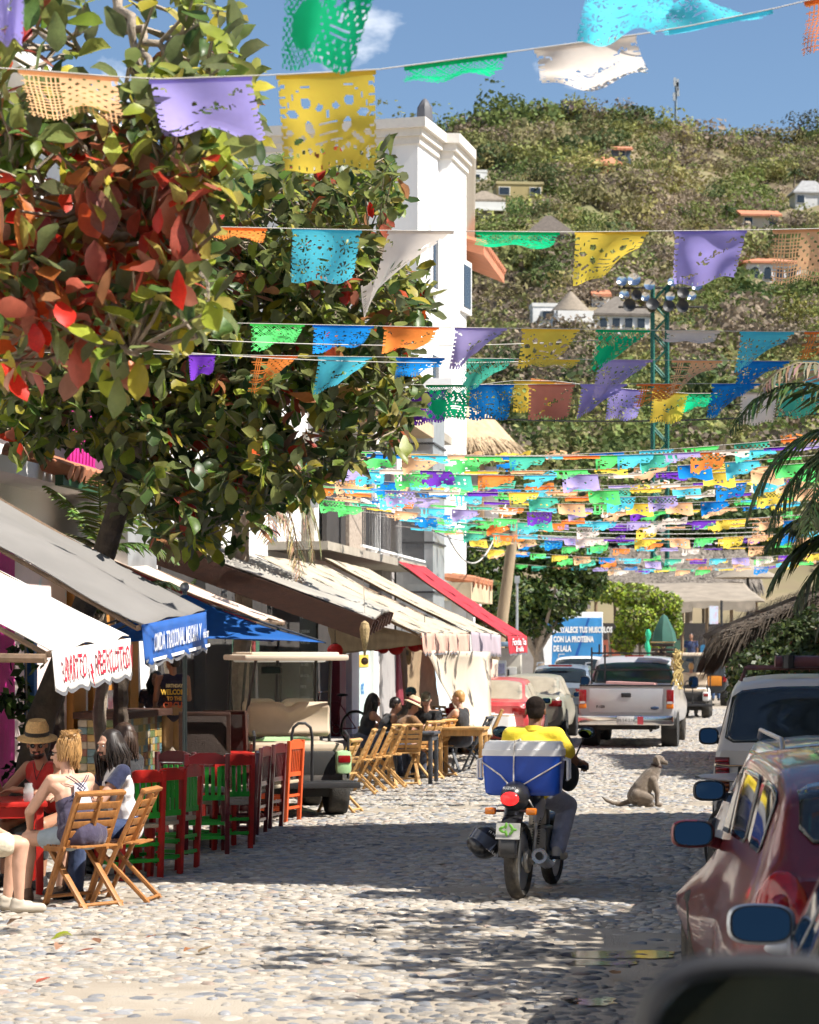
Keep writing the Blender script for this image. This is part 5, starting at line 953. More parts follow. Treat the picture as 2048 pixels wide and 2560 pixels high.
class Car:
    """lofted body: stations (y, zbottom, half sill, half mid, zmid, half belt, zbelt, half roof, zroof)"""
    def __init__(s,st):
        s.st=np.array(st,float);s.n=len(st);s.rc={}
    def par(s,q):
        q=max(0,min(s.n-1.0001,q));i=int(q);f=q-i;P=s.st;p1,p2=P[i],P[i+1];p0=P[max(i-1,0)];p3=P[min(i+2,s.n-1)]
        d1,d2=(p2-p0)/2,(p3-p1)/2;m=.55;h=f*f*(3-2*f);cr_=(2*f**3-3*f**2+1)*p1+(f**3-2*f**2+f)*d1*m+(-2*f**3+3*f**2)*p2+(f**3-f**2)*d2*m;cr_[0]=p1[0]+(p2[0]-p1[0])*f;return cr_
    def ring(s,a):
        y,zb,ws,wm,zm,wb,zbt,wr,zr=a
        g=max(0.0,zr-zbt);return[(0,zb),(ws*.8,zb),(ws,zb+.07),(wm,zm),(wb,zbt),(lerp(wb,wr,.88),zbt+g*.84),(wr*.86,zr-.035*min(1,g*4)),(wr*.45,zr-.004),(0,zr)]
    def pos(s,q,t):
        sg=1
        if t>8:t=16-t;sg=-1
        k_=round(q,5)
        if k_ not in s.rc:a=s.par(q);s.rc[k_]=(a,np.array(s.ring(a)))
        a,P=s.rc[k_];i=min(7,int(t));f=t-i;p1,p2=P[i],P[i+1];p0=P[max(0,i-1)];p3=P[min(8,i+2)]
        if i in(0,1):p=p1+(p2-p1)*f
        else:
            d1=(p2-p0)/2 if i!=4 else(p2-p1)*.9;d2=(p3-p1)/2 if i!=3 else(p2-p1)*.9;m=.6;p=(2*f**3-3*f**2+1)*p1+(f**3-2*f**2+f)*d1*m+(-2*f**3+3*f**2)*p2+(f**3-f**2)*d2*m
        return Vector((sg*p[0],a[0],p[1]))
    def body(s,name,mat,t,per=4,rp=3):
        Q=[i/per for i in range((s.n-1)*per+1)];Tt=[i/rp for i in range(16*rp)];V_=[s.pos(q,tt)for q in Q for tt in Tt];n=len(Tt);fs=[]
        for i in range(len(Q)-1):
            for j in range(n):fs.append((i*n+j,i*n+(j+1)%n,(i+1)*n+(j+1)%n,(i+1)*n+j))
        fs.append(tuple(range(n))[::-1]);fs.append(tuple(range((len(Q)-1)*n,len(Q)*n)));b=MB();b.add(V_,fs);return b.build(name,mat,t,smooth=38)
    def patch(s,name,mat,t,q0,q1,t0,t1,off=.006,rnd=.12,n=9,skew=0.0,par=None):
        def nrm(q,tt):
            e=.02;a=s.pos(q+e,tt)-s.pos(q-e,tt);c=s.pos(q,tt+e)-s.pos(q,tt-e);m=a.cross(c);m.normalize();p=s.pos(q,tt);ctr=Vector((0,p.y,.8));return m if m.dot(p-ctr)>0 else-m
        b=MB();V_=[];fs=[]
        for j in range(n+1):
            f=j/n;e=min(f,1-f);ins=rnd*(1-math.sqrt(max(0,1-(1-min(1,e/max(rnd,1e-3)))**2)))if rnd else 0
            for i in range(n+1):
                g=ins+(1-2*ins)*i/n;q=lerp(q0,q1,g)+skew*(f-.5);tt=lerp(t0,t1,f);V_.append(s.pos(q,tt)+nrm(q,tt)*off)
        for j in range(n):
            for i in range(n):a=j*(n+1)+i;fs.append((a,a+1,a+n+2,a+n+1))
        b.add(V_,fs);return b.build(name,mat,par or t,smooth=180,solid=.004)
def mirror(t,x,y,z,w_,h_,mat,side=-1,stem=.1,name='wing_mirror',rz=0.0,gl=None):
    e=bpy.data.objects.new(name,None);COL.objects.link(e);e.parent=t;e.location=(x,y,z);e.rotation_euler=(R(-9),0,rz);d=w_*.5
    def sup(a,p=3.2):c_,s_=math.cos(a),math.sin(a);return(abs(c_)**(2/p)*(1 if c_>0 else-1),abs(s_)**(2/p)*(1 if s_>0 else-1))
    n=28;rings=[]
    for(sc_,yy)in((.9,-.0),(1.0,.012),(1.0,.04),(.92,.09),(.6,.125),(.15,.135)):rings.append([(w_/2*sc_*sup(6.283*k/n)[0],yy*w_/.24,h_/2*sc_*sup(6.283*k/n)[1])for k in range(n)])
    b=MB();V_=[p for r_ in rings for p in r_];fs=[(i*n+k,i*n+(k+1)%n,(i+1)*n+(k+1)%n,(i+1)*n+k)for i in range(len(rings)-1)for k in range(n)]+[tuple(range((len(rings)-1)*n,len(rings)*n))];b.add(V_,fs);b.build('housing',mat,e,smooth=60)
    b=MB();b.add([(w_/2*.9*sup(6.283*k/n)[0],.006,h_/2*.9*sup(6.283*k/n)[1])for k in range(n)],[tuple(range(n))]);b.build('bezel',m_blackpl,e);b=MB();b.add([(w_/2*.83*sup(6.283*k/n)[0],.003,h_/2*.83*sup(6.283*k/n)[1])for k in range(n)],[tuple(range(n))]);b.build('glass',gl or m_mirror,e)
    b=MB();b.beam((-side*w_*.4,.05,-h_*.25),(-side*(w_*.5+stem),.07,-h_*.35),.05,.06,ch=.01);b.build('stem',mat,e);return e
def plate(t,y,z,txt,w_=.32,col=m_plate):
    b=MB();b.box((0,y,z),(w_,.01,w_*.5),ch=.004);p=b.build('number_plate',col,t);text('lettering',txt,w_*.26,M('plate print',(.05,.06,.05),.6),p,(0,y-.008,z),(R(90),0,0));return p
def place(u,v,rz=SRZ):return S(u,v),rz
# ---- hatch / wagon body stations, y = 0 at the rear bumper
def wagon(L,w_,h_,belt=.98,tail=.30,hood=.9):
    k=w_/2
    return[(0,.38,k*.80,k*.90,.62,k*.86,belt-.02,k*.80,belt),(.06,.30,k*.88,k*.97,.62,k*.92,belt,k*.80,belt+.05),(tail,.26,k*.92,k,.62,k*.95,belt+.01,k*.72,h_-.10),(tail+.35,.24,k*.92,k,.60,k*.955,belt,k*.74,h_),(L*.45,.22,k*.92,k,.58,k*.955,belt-.02,k*.75,h_+.01),(L*.58,.22,k*.92,k,.58,k*.95,belt-.04,k*.70,h_-.06),(L*.74,.22,k*.92,k,.58,k*.92,belt-.08,k*.78,hood+.06),(L*.9,.24,k*.9,k*.97,.58,k*.84,hood-.06,k*.7,hood-.02),(L,.34,k*.75,k*.82,.58,k*.75,hood-.18,k*.6,hood-.14)]
def generic(t,C,L,w_,pm_,glass,name='body',wheels=True,r=.31):
    C.body(name,pm_,t)
    if wheels:
        for x in(-1,1):
            for y in(L*.17,L*.80):wheel(t,x*(w_/2-.09),y,r,.2)
            for y in(L*.17,L*.80):
                b=MB();X=Matrix.Translation((x*(w_/2-.11),y,r))@Matrix.Rotation(R(90),4,'Y');b.lathe([(.001,-.118),(r+.075,-.118),(r+.075,.118),(.001,.118)],24,X);b.build('wheel_arch',m_under,t)
    for sg in(0,1):
        a,c=(4.14,4.86)if sg==0 else(16-4.86,16-4.14)
        C.patch('side_window',glass,t,2.35,3.3,a,c,rnd=.16);C.patch('side_window',glass,t,3.36,4.25,a,c,rnd=.10);C.patch('side_window',glass,t,4.32,5.3,a,c,rnd=.10)
    C.patch('windscreen',m_carglass,t,5.2,5.85,5.5,10.5,rnd=.1)
# red hatchback
L,w_=4.2,1.72;loc,rz=Vector((2.25,10.3,0)),R(-2.5);t=T('red_car','dark red parked car with rounded tail lamp and red mirror','car',loc,rz,'cars parked along the right kerb');pr=paint('dark red paint',(.12,.007,.010),.3)
k=w_/2;C=Car([(0,.42,.60,.66,.68,.60,.97,.55,.99),(.10,.29,.76,.83,.66,.70,1.02,.60,1.09),(.30,.24,.80,.86,.62,.71,1.03,.58,1.37),(.75,.22,.82,.86,.60,.70,1.02,.58,1.47),(1.9,.22,.78,.79,.60,.69,.99,.585,1.50),(2.6,.22,.78,.79,.58,.68,.97,.55,1.43),(3.2,.22,.80,.82,.56,.62,.93,.52,1.01),(3.9,.24,.78,.84,.54,.50,.86,.42,.90),(4.2,.34,.65,.70,.54,.42,.76,.36,.80)])
generic(t,C,L,w_,pr,m_carglass,wheels=False);[wheel(t,sx*.735,y,.31,.19)for sx in(-1,1)for y in(.75,3.35)];C.patch('rear_window',m_carglass,t,1.25,2.35,5.6,10.4,rnd=.2)
for sx in(-1,1):
    b=MB();X=Matrix.Translation((sx*.64,.05,.85))@Matrix.Rotation(R(-28*-sx),4,'Z');b.ell((0,0,0),(.125,.06,.18),20,12);b.v=[tuple(X@Vector(p))for p in b.v];lo=b.build('tail_lamp',m_lampr,t,smooth=180);b=MB();b.ell((sx*.655,.0,.70),(.07,.02,.03),14,8);b.build('reverse_lens',m_lampw,lo);b=MB();b.ell((sx*.655,-.012,.86),(.055,.014,.075),14,8);b.build('inner_lens',M('deep red lens',(.2,.004,.008),.1,coat=.6),lo)
mirror(t,-.84,L*.605,1.0,.235,.15,pr,stem=.03);mirror(t,.84,L*.605,1.0,.235,.15,pr,side=1,stem=.03);b=MB();b.box((0,-.0,.48),(w_*.86,.14,.18),ch=.06);b.build('bumper',pr,t);plate(t,-.09,.62,'JHV-41-62');text('lettering','NATIVA',.024,m_chrome,t,(-.17,-.008,.90),(R(90),0,0))
b=MB();b.tube([(.0,.62,1.46),(.0,.5,1.62)],.006,5);b.build('antenna',m_blackpl,t)
# blue wagon
L,w_=4.3,1.74;loc,rz=Vector((2.98,14.95,0)),R(-3.5);t=T('blue_car','blue parked wagon with silver roof rail between red and white cars','car',loc,rz,'cars parked along the right kerb');pb=paint('metallic blue paint',(.06,.12,.26),.5);k=w_/2;C=Car(wagon(L,w_,1.38,.93,.3));generic(t,C,L,w_,pb,m_carglass);C.patch('rear_window',m_carglass,t,1.2,2.3,5.2,10.8,rnd=.2)
for sx in(-1,1):b=MB();b.tube([(sx*k*.68,.62,1.33),(sx*k*.68,.7,1.40),(sx*k*.68,2.3,1.41),(sx*k*.68,2.42,1.35)],.017,8);b.build('roof_rail',m_rim,t);b=MB();b.box((sx*k*.8,.0,.82),(.16,.06,.26),ch=.03);b.build('tail_lamp',m_lampr,t);mirror(t,sx*(k+.08),L*.57,.965,.235,.15,m_blackpl,side=sx)
# white suv
L,w_=4.6,1.84;loc,rz=place(21.4,.42);t=T('white_suv','dusty white parked suv with roof load and ribbed brown tail lamp','suv',loc,rz,'cars parked along the right kerb');pw=paint('dusty white paint',(.50,.48,.45),.0,.3,.25);k=w_/2
C=Car([(0,.45,k*.93,k*.965,.8,k*.92,1.08,k*.90,1.10),(.03,.42,k*.96,k,.8,k*.96,1.09,k*.90,1.14),(.24,.38,k*.97,k,.78,k*.965,1.09,k*.80,1.66),(.42,.36,k*.97,k,.76,k*.965,1.08,k*.79,1.735),(L*.45,.34,k*.97,k,.74,k*.965,1.06,k*.79,1.76),(L*.6,.34,k*.97,k,.74,k*.96,1.05,k*.76,1.68),(L*.74,.34,k*.97,k,.74,k*.95,1.02,k*.85,1.1),(L*.93,.36,k*.95,k*.97,.72,k*.9,.96,k*.8,1.0),(L,.45,k*.85,k*.88,.7,k*.84,.86,k*.7,.9)])
generic(t,C,L,w_,pw,m_carglass,r=.36);C.patch('rear_window',m_carglass,t,1.12,2.0,5.14,10.86,rnd=.12)
for sx in(-1,1):
    lo=bpy.data.objects.new('tail_lamp',None);COL.objects.link(lo);lo.parent=t
    for j in range(9):b=MB();b.box((sx*k*.905,-.005,.72+.036*j),(.12,.05,.026),ch=.008);b.build('lens_rib',m_lampr if j>4 else M('brown lamp lens',(.22,.07,.02),.2,coat=.4),lo)
    b=MB();b.box((sx*k*.905,.01,.865),(.13,.04,.35),ch=.01);b.build('lamp_back',M('dark lamp',(.08,.01,.01),.3),lo);mirror(t,sx*(k+.1),L*.60,1.13,.2,.17,m_blackpl,side=sx)
b=MB();b.box((0,-.06,.56),(w_*.96,.18,.2),ch=.04);b.build('bumper',m_blackpl,t);plate(t,-.02,.8,'JHU-72-19')
b=MB();b.box((.62,.27,1.3),(.012,.012,.9),r=(R(-18),0,0));b.build('hatch_seam',m_blackpl,t)
for y in(.9,2.6):b=MB();b.tube([(-k*.74,y,1.70),(-k*.7,y,1.82),(k*.7,y,1.82),(k*.74,y,1.70)],.02,6);b.build('roof_bar',M('brown steel',(.12,.05,.045),.5),t)
p=t.location;q=T('roof_pipe','thick dark red tube lashed on the roof of the white suv','pipe',S(21.4+.8,.47,1.88),rz);b=MB();b.tube([(-.42,0,0),(1.0,.15,.0)],.055,12);b.build('tube',M('dark red tube',(.10,.035,.04),.45),q);b=MB();b.tube([(-.3,-.02,-.06),(-.3,-.02,.06)],.06,8);b.build('strap',m_blackpl,q)
# silver sedan nearest the frame edge
L,w_=4.4,1.74;loc,rz=place(6.35,.90);t=T('silver_car','silver sedan at the frame edge with pale wing mirror','car',loc,rz,'cars parked along the right kerb');ps_=paint('silver paint',(.42,.43,.44),.6,.1);k=w_/2
SED=lambda L,w_,h_:[(0,.40,k*.78,k*.86,.62,k*.80,.90,k*.74,.93),(.08,.30,k*.88,k*.96,.62,k*.88,.96,k*.74,1.0),(.62,.26,k*.92,k,.62,k*.95,.96,k*.76,1.02),(1.15,.24,k*.92,k,.60,k*.955,.95,k*.70,h_-.05),(L*.47,.22,k*.92,k,.58,k*.955,.93,k*.72,h_),(L*.56,.22,k*.92,k,.58,k*.95,.92,k*.70,h_-.04),(L*.73,.22,k*.92,k,.58,k*.92,.88,k*.78,.95),(L*.9,.24,k*.9,k*.97,.58,k*.84,.82,k*.7,.86),(L,.34,k*.75,k*.82,.56,k*.75,.68,k*.6,.72)]
C=Car(SED(L,w_,1.42));generic(t,C,L,w_,ps_,m_carglass);C.patch('rear_window',m_carglass,t,2.15,2.9,5.5,10.5,rnd=.1)
mirror(t,-(k+.06),L*.56+.02,.985,.25,.15,paint('pale silver paint',(.42,.46,.50),.2),stem=.08);mirror(t,(k+.13),L*.56,.98,.25,.15,ps_,side=1)
for sx in(-1,1):b=MB();b.box((sx*k*.66,.01,.78),(.36,.08,.16),ch=.03);b.build('tail_lamp',m_lampr,t)
for k2 in range(2):C.patch('window_trim',m_rim,t,2.4+k2*.0,5.3,(4.02,16-4.1)[k2],(4.10,16-4.02)[k2],rnd=0,off=.01)
# dark pickup beside the lens : only its big mirror is in the picture
L,w_=5.2,1.9;loc,rz=place(-.50,1.145);t=T('dark_pickup','dark pickup beside the camera, only its large blurred mirror showing','pickup',loc,rz,'cars parked along the right kerb');pd=paint('dark grey paint',(.05,.055,.06),.4);k=w_/2
C=Car([(0,.5,k*.9,k*.95,.8,k*.93,1.05,k*.9,1.07),(.05,.45,k*.95,k,.8,k*.96,1.06,k*.9,1.08),(1.6,.4,k*.97,k,.8,k*.965,1.06,k*.88,1.1),(1.8,.4,k*.97,k,.78,k*.965,1.07,k*.8,1.7),(2.4,.4,k*.97,k,.78,k*.96,1.07,k*.8,1.74),(3.0,.4,k*.97,k,.78,k*.96,1.07,k*.78,1.66),(3.6,.4,k*.97,k,.78,k*.95,1.06,k*.85,1.12),(4.9,.42,k*.95,k*.97,.76,k*.9,1.0,k*.8,1.04),(5.2,.5,k*.85,k*.9,.74,k*.84,.9,k*.7,.94)]);generic(t,C,L,w_,pd,m_carglass,r=.38)
mirror(t,-(k+.20),2.92,1.545,.27,.27,m_blackpl,stem=.05,rz=R(6),gl=m_mirror_d);mirror(t,k+.2,2.92,1.545,.27,.27,m_blackpl,side=1)
# ---- left row
def rear_lamps(t,k,y,z,w2,h2,m=m_lampr):
    for sx in(-1,1):b=MB();b.box((sx*(k-w2/2),y,z),(w2,.08,h2),ch=.025);b.build('tail_lamp',m,t)
L,w_=4.2,1.66;k=w_/2;loc,rz=place(45.6,-5.35);t=T('red_sedan','faded red sedan with dusty rear window behind the cafe','car',loc,rz,'cars parked along the left kerb');C=Car(SED(L,w_,1.46));generic(t,C,L,w_,paint('faded red paint',(.42,.03,.04),.0,.45,.3),m_carglass_d);C.patch('rear_window',m_carglass_d,t,2.1,2.95,5.35,10.65,rnd=.12);rear_lamps(t,k*.95,.03,.82,.3,.14);plate(t,-.0,.72,'JDK-20-31');mirror(t,k+.1,L*.56,.98,.2,.13,M('green tinted shell',(.35,.5,.3),.3),side=1);b=MB();b.tube([(0,1.3,1.45),(0,1.25,1.52)],.008,5);b.build('antenna',m_blackpl,t)
L,w_=4.3,1.68;k=w_/2;loc,rz=place(52.6,-5.3);t=T('dusty_sedan','dusty grey green sedan parked ahead of the faded red one','car',loc,rz,'cars parked along the left kerb');pg_=paint('dusty green paint',(.24,.24,.19),.1,.7,.1);C=Car(SED(L,w_,1.46));generic(t,C,L,w_,pg_,m_carglass_d);C.patch('rear_window',m_carglass_d,t,2.1,2.95,5.35,10.65,rnd=.12);rear_lamps(t,k*.95,.03,.82,.3,.14);mirror(t,k+.1,L*.56,.98,.2,.13,pg_,side=1)
L,w_=4.3,1.78;k=w_/2;loc,rz=place(60.5,-5.25);t=T('blue_grey_crossover','blue grey crossover with wide dark rear window and red lamps','car',loc,rz,'cars parked along the left kerb');pc=paint('blue grey paint',(.20,.24,.29),.4,.15);st=wagon(L,w_,1.62,1.05,.42);C=Car(st);generic(t,C,L,w_,pc,m_carglass,r=.33);C.patch('rear_window',m_carglass,t,1.25,2.2,5.2,10.8,rnd=.2)
for sx in(-1,1):
    b=MB();b.prism([(sx*k*.98,.96),(sx*k*.45,1.02),(sx*k*.5,.93),(sx*k*.8,.80),(sx*k*.98,.84)],-.03,.1,axis='Y');b.build('tail_lamp',m_lampr,t);b=MB();b.box((sx*k*.78,-.0,.42),(.28,.05,.05));b.build('reflector',m_lampr,t)
b=MB();b.box((0,0,.5),(w_*.95,.1,.26),ch=.05);b.build('bumper',m_blackpl,t);b=MB();b.box((0,.30,1.60),(.6,.05,.04));b.build('brake_lamp',m_lampr,t);plate(t,-.06,.78,'JKR-88-05')
for sx in(-1,1):b=MB();b.tube([(sx*k*.7,.6,1.6),(sx*k*.7,.7,1.67),(sx*k*.7,2.2,1.67)],.018,6);b.build('roof_rail',m_rim,t)
L,w_=4.6,1.85;k=w_/2;loc,rz=place(68,-5.35);t=T('white_van','white high roofed car parked in front of the blue truck','car',loc,rz,'cars parked along the left kerb');C=Car(wagon(L,w_,1.82,1.1,.35));generic(t,C,L,w_,paint('clean white paint',(.75,.76,.78),.0),m_carglass,r=.34);C.patch('rear_window',m_carglass,t,1.2,2.2,5.2,10.8,rnd=.15);rear_lamps(t,k,.05,.95,.16,.34)
for sx in(-1,1):b=MB();b.tube([(sx*k*.68,.6,1.8),(sx*k*.68,.7,1.88),(sx*k*.68,2.6,1.88)],.018,6);b.build('roof_rail',m_rim,t)
# ---- pickup
D=48.7;c=Wp(1566,1627,D);t=T('silver_pickup','silver pickup truck with black rack driving up the street','pickup',(c.x,D,0),R(-9.5));pp_=paint('silver pickup paint',(.50,.50,.52),.35,.12);k=.97
C=Car([(.0,.62,k*.94,k*.97,.9,k*.95,1.24,k*.93,1.26),(.03,.58,k*.97,k,.9,k*.98,1.26,k*.93,1.275),(1.0,.5,k,k*1.02,.9,k,1.26,k*.93,1.275),(2.0,.45,k*.99,k*1.01,.9,k,1.26,k*.93,1.275),(2.06,.42,k*.98,k,.88,k*.97,1.24,k*.80,1.74),(2.3,.42,k*.98,k,.88,k*.97,1.24,k*.80,1.86),(3.3,.42,k*.98,k,.88,k*.97,1.22,k*.80,1.88),(3.7,.42,k*.98,k,.88,k*.97,1.2,k*.80,1.8),(4.3,.42,k*.98,k,.86,k*.95,1.16,k*.86,1.24),(5.4,.46,k*.96,k*.98,.84,k*.9,1.08,k*.8,1.12),(5.6,.5,k*.9,k*.92,.8,k*.84,.98,k*.7,1.0)])
C.body('body',pp_,t);C.patch('rear_window',M('green tinted glass',(.015,.035,.032),.06,.2,3,spec=.6),t,3.12,3.97,5.2,10.8,rnd=.12,off=.015)
for sg in(0,1):C.patch('side_window',m_carglass,t,4.3,6.6,*((4.14,4.86)if sg==0 else(16-4.86,16-4.14)),rnd=.1)
b=MB();b.box((0,-.005,.97),(1.50,.04,.50),ch=.012);tg=b.build('tailgate',pp_,t);b=MB();b.box((0,-.03,1.08),(.20,.03,.09),ch=.02);b.build('handle',m_blackpl,tg);text('lettering','F-150',.075,m_blackpl,tg,(-.52,-.03,.84),(R(90),0,0),bold=.004);b=MB();b.ell((.58,-.028,.82),(.085,.008,.035),20,8);b.build('emblem',M('emblem blue',(.05,.08,.15),.25),tg);b=MB();b.box((0,.02,1.275),(1.9,.1,.03));b.build('bed_cap',m_blackpl,t)
for sx in(-1,1):
    lo=MB();lo.box((sx*.885,-.012,1.05),(.15,.06,.28),ch=.02);l_=lo.build('tail_lamp',m_lampr,t);b=MB();b.box((sx*.885,-.016,.855),(.15,.06,.10),ch=.02);b.build('indicator_lens',m_lampo,l_);b=MB();b.box((sx*.885,-.046,.93),(.11,.01,.045));b.build('reverse_lens',m_lampw,l_)
    for y in(1.15,4.55):wheel(t,sx*.82,y,.39,.27)
    mirror(t,sx*1.18,3.65,1.30,.22,.27,m_blackpl,side=sx)
    b=MB();X=Matrix.Translation((sx*.82,1.15,.42))@Matrix.Rotation(R(90),4,'Y');b.lathe([(.001,-.162),(.46,-.162),(.46,.166),(.001,.166)],24,X);b.build('wheel_arch',m_under,t)
b=MB();b.box((0,-.09,.57),(1.94,.2,.2),ch=.04);bp=b.build('bumper',m_chrome,t);plate(t,-.2,.57,'JM-54-218',.34);b=MB();b.box((.30,-.2,.57),(.12,.012,.16));b.build('bumper_sticker',M('red sticker',(.5,.06,.08),.6),bp);b=MB();b.box((0,.6,.44),(1.2,1.2,.12));b.build('underbody',m_under,t);b=MB();b.tube([(.5,.1,.38),(.5,-.05,.37)],.035,8);b.build('exhaust_pipe',m_blackpl,t)
b=MB()
rk=bpy.data.objects.new('rack',None);COL.objects.link(rk);rk.parent=t
for a,c_ in(((-.88,1.98,1.27),(-.88,1.98,2.05)),((.88,1.98,1.27),(.88,1.98,2.05)),((-.88,1.98,1.93),(.88,1.98,1.93)),((-.88,1.98,1.58),(.88,1.98,1.58)),((-.72,1.98,1.9),(-.72,1.98,2.12)),((-.6,1.98,1.3),(-.6,1.98,2.1))):b=MB();b.beam(a,c_,.035);b.build('rack_bar',m_iron,rk)
b=MB();b.box((.0,1.5,1.3),(1.0,.9,.05),r=(0,R(2),0));b.build('bed_cover',M('faded pink board',(.45,.25,.23),.8),t);b=MB();b.box((0,2.32,1.86),(.4,.06,.05));b.build('brake_lamp',m_lampr,t)
for sx in(-.42,.42):b=MB();b.box((sx,2.9,1.35),(.5,.2,.65),ch=.1);b.build('seat_back',m_blackpl,t)
# rope and crates on the rack
rr=random.Random(3);base=Vector((.9,1.7,1.3));wm=t.matrix_basis;o=T('rope_bundle','yellowish rope tangle hanging on the pickup rack','rope',wm@base,R(-9.5));b=MB()
for i in range(16):
    pts=[];x,y=rr.uniform(-.08,.1),rr.uniform(-.25,.25)
    for j in range(8):pts.append((x+.07*math.sin(j*1.7+i),y+.06*math.cos(j*1.3+i),rr.uniform(.55,.75)*(1-j/7)-.12*(j>5)))
    b.tube(pts,.014,5)
b.build('rope',M('sisal rope',(.50,.38,.15),.9,.2,20),o,smooth=60)
o=T('crate','dark crate strapped high on the rack','crate',wm@Vector((.62,2.0,2.0)),R(-9.5))
for k_ in range(3):b=MB();b.box((0,0,-.1+.1*k_),(.46,.34,.055),ch=.005);b.build('slat',M('dark crate wood',(.06,.045,.035),.8),o)
b=MB();b.box((0,0,.16),(.5,.36,.03));b.build('lid',M('ochre crate lid',(.4,.3,.14),.8),o)
# ---- delivery truck with printed blue box
D=82;c=Wp(1424,1627,D);t=T('delivery_truck','delivery truck with blue printed box body behind the parked cars','truck',(c.x,D,0),R(-3));zt_,zb_=zAt(1530,D),zAt(1690,D);W2=1.14
b=MB();b.box((0,2.5,(zt_+zb_)/2),(W2*2,5,zt_-zb_),ch=.03);b.build('box_body',M('truck white',(.72,.74,.76),.4,.05),t);b=MB();b.box((0,-.012,(zt_+zb_)/2-.08),(W2*1.94,.02,zt_-zb_-.24));pn=b.build('print_panel',M('print blue',(.05,.27,.62),.5,.35,.7),t)
mt_=M('print white',(.85,.86,.88),.5)
for i,tx in enumerate(('FORTALECE TUS MUSCULOS','CON LA PROTEINA','DE LALA')):text('lettering',tx,.27,mt_,pn,(-.55,-.03,zt_-.62-.32*i),(R(90),0,0),align='LEFT',sx=.58,bold=.014)
b=MB();b.prism([(-.98,zb_+.15),(-.62,zb_+.15),(-.58,zt_-.55),(-1.02,zt_-.55)],-.03,-.025,axis='Y');b.build('milk_glass_print',mt_,pn)
for i in range(3):b=MB();x0=.35+.1*i;b.add([(x0-.3+.02*i,-.028-.001*i,zb_+.3),(x0-.2+.02*i,-.028-.001*i,zb_+.3),(x0+.35,-.028-.001*i,zt_-.2),(x0+.28,-.028-.001*i,zt_-.2)],[(0,1,2,3)]);b.build('streak_print',M('print deep blue',(.015,.10,.4),.5),pn)if i==0 else None
b=MB();b.box((0,5.9,1.5),(2.0,1.6,2.0),ch=.15);b.build('cab',M('truck white',None),t)
for sx in(-.85,.85):
    for y in(1.2,5.6):wheel(t,sx,y,.42,.26)
b=MB();b.box((0,2.6,.75),(1.6,5,.2));b.build('chassis',m_under,t);rear_lamps(t,W2*.95,-.02,zb_-.1,.2,.12)
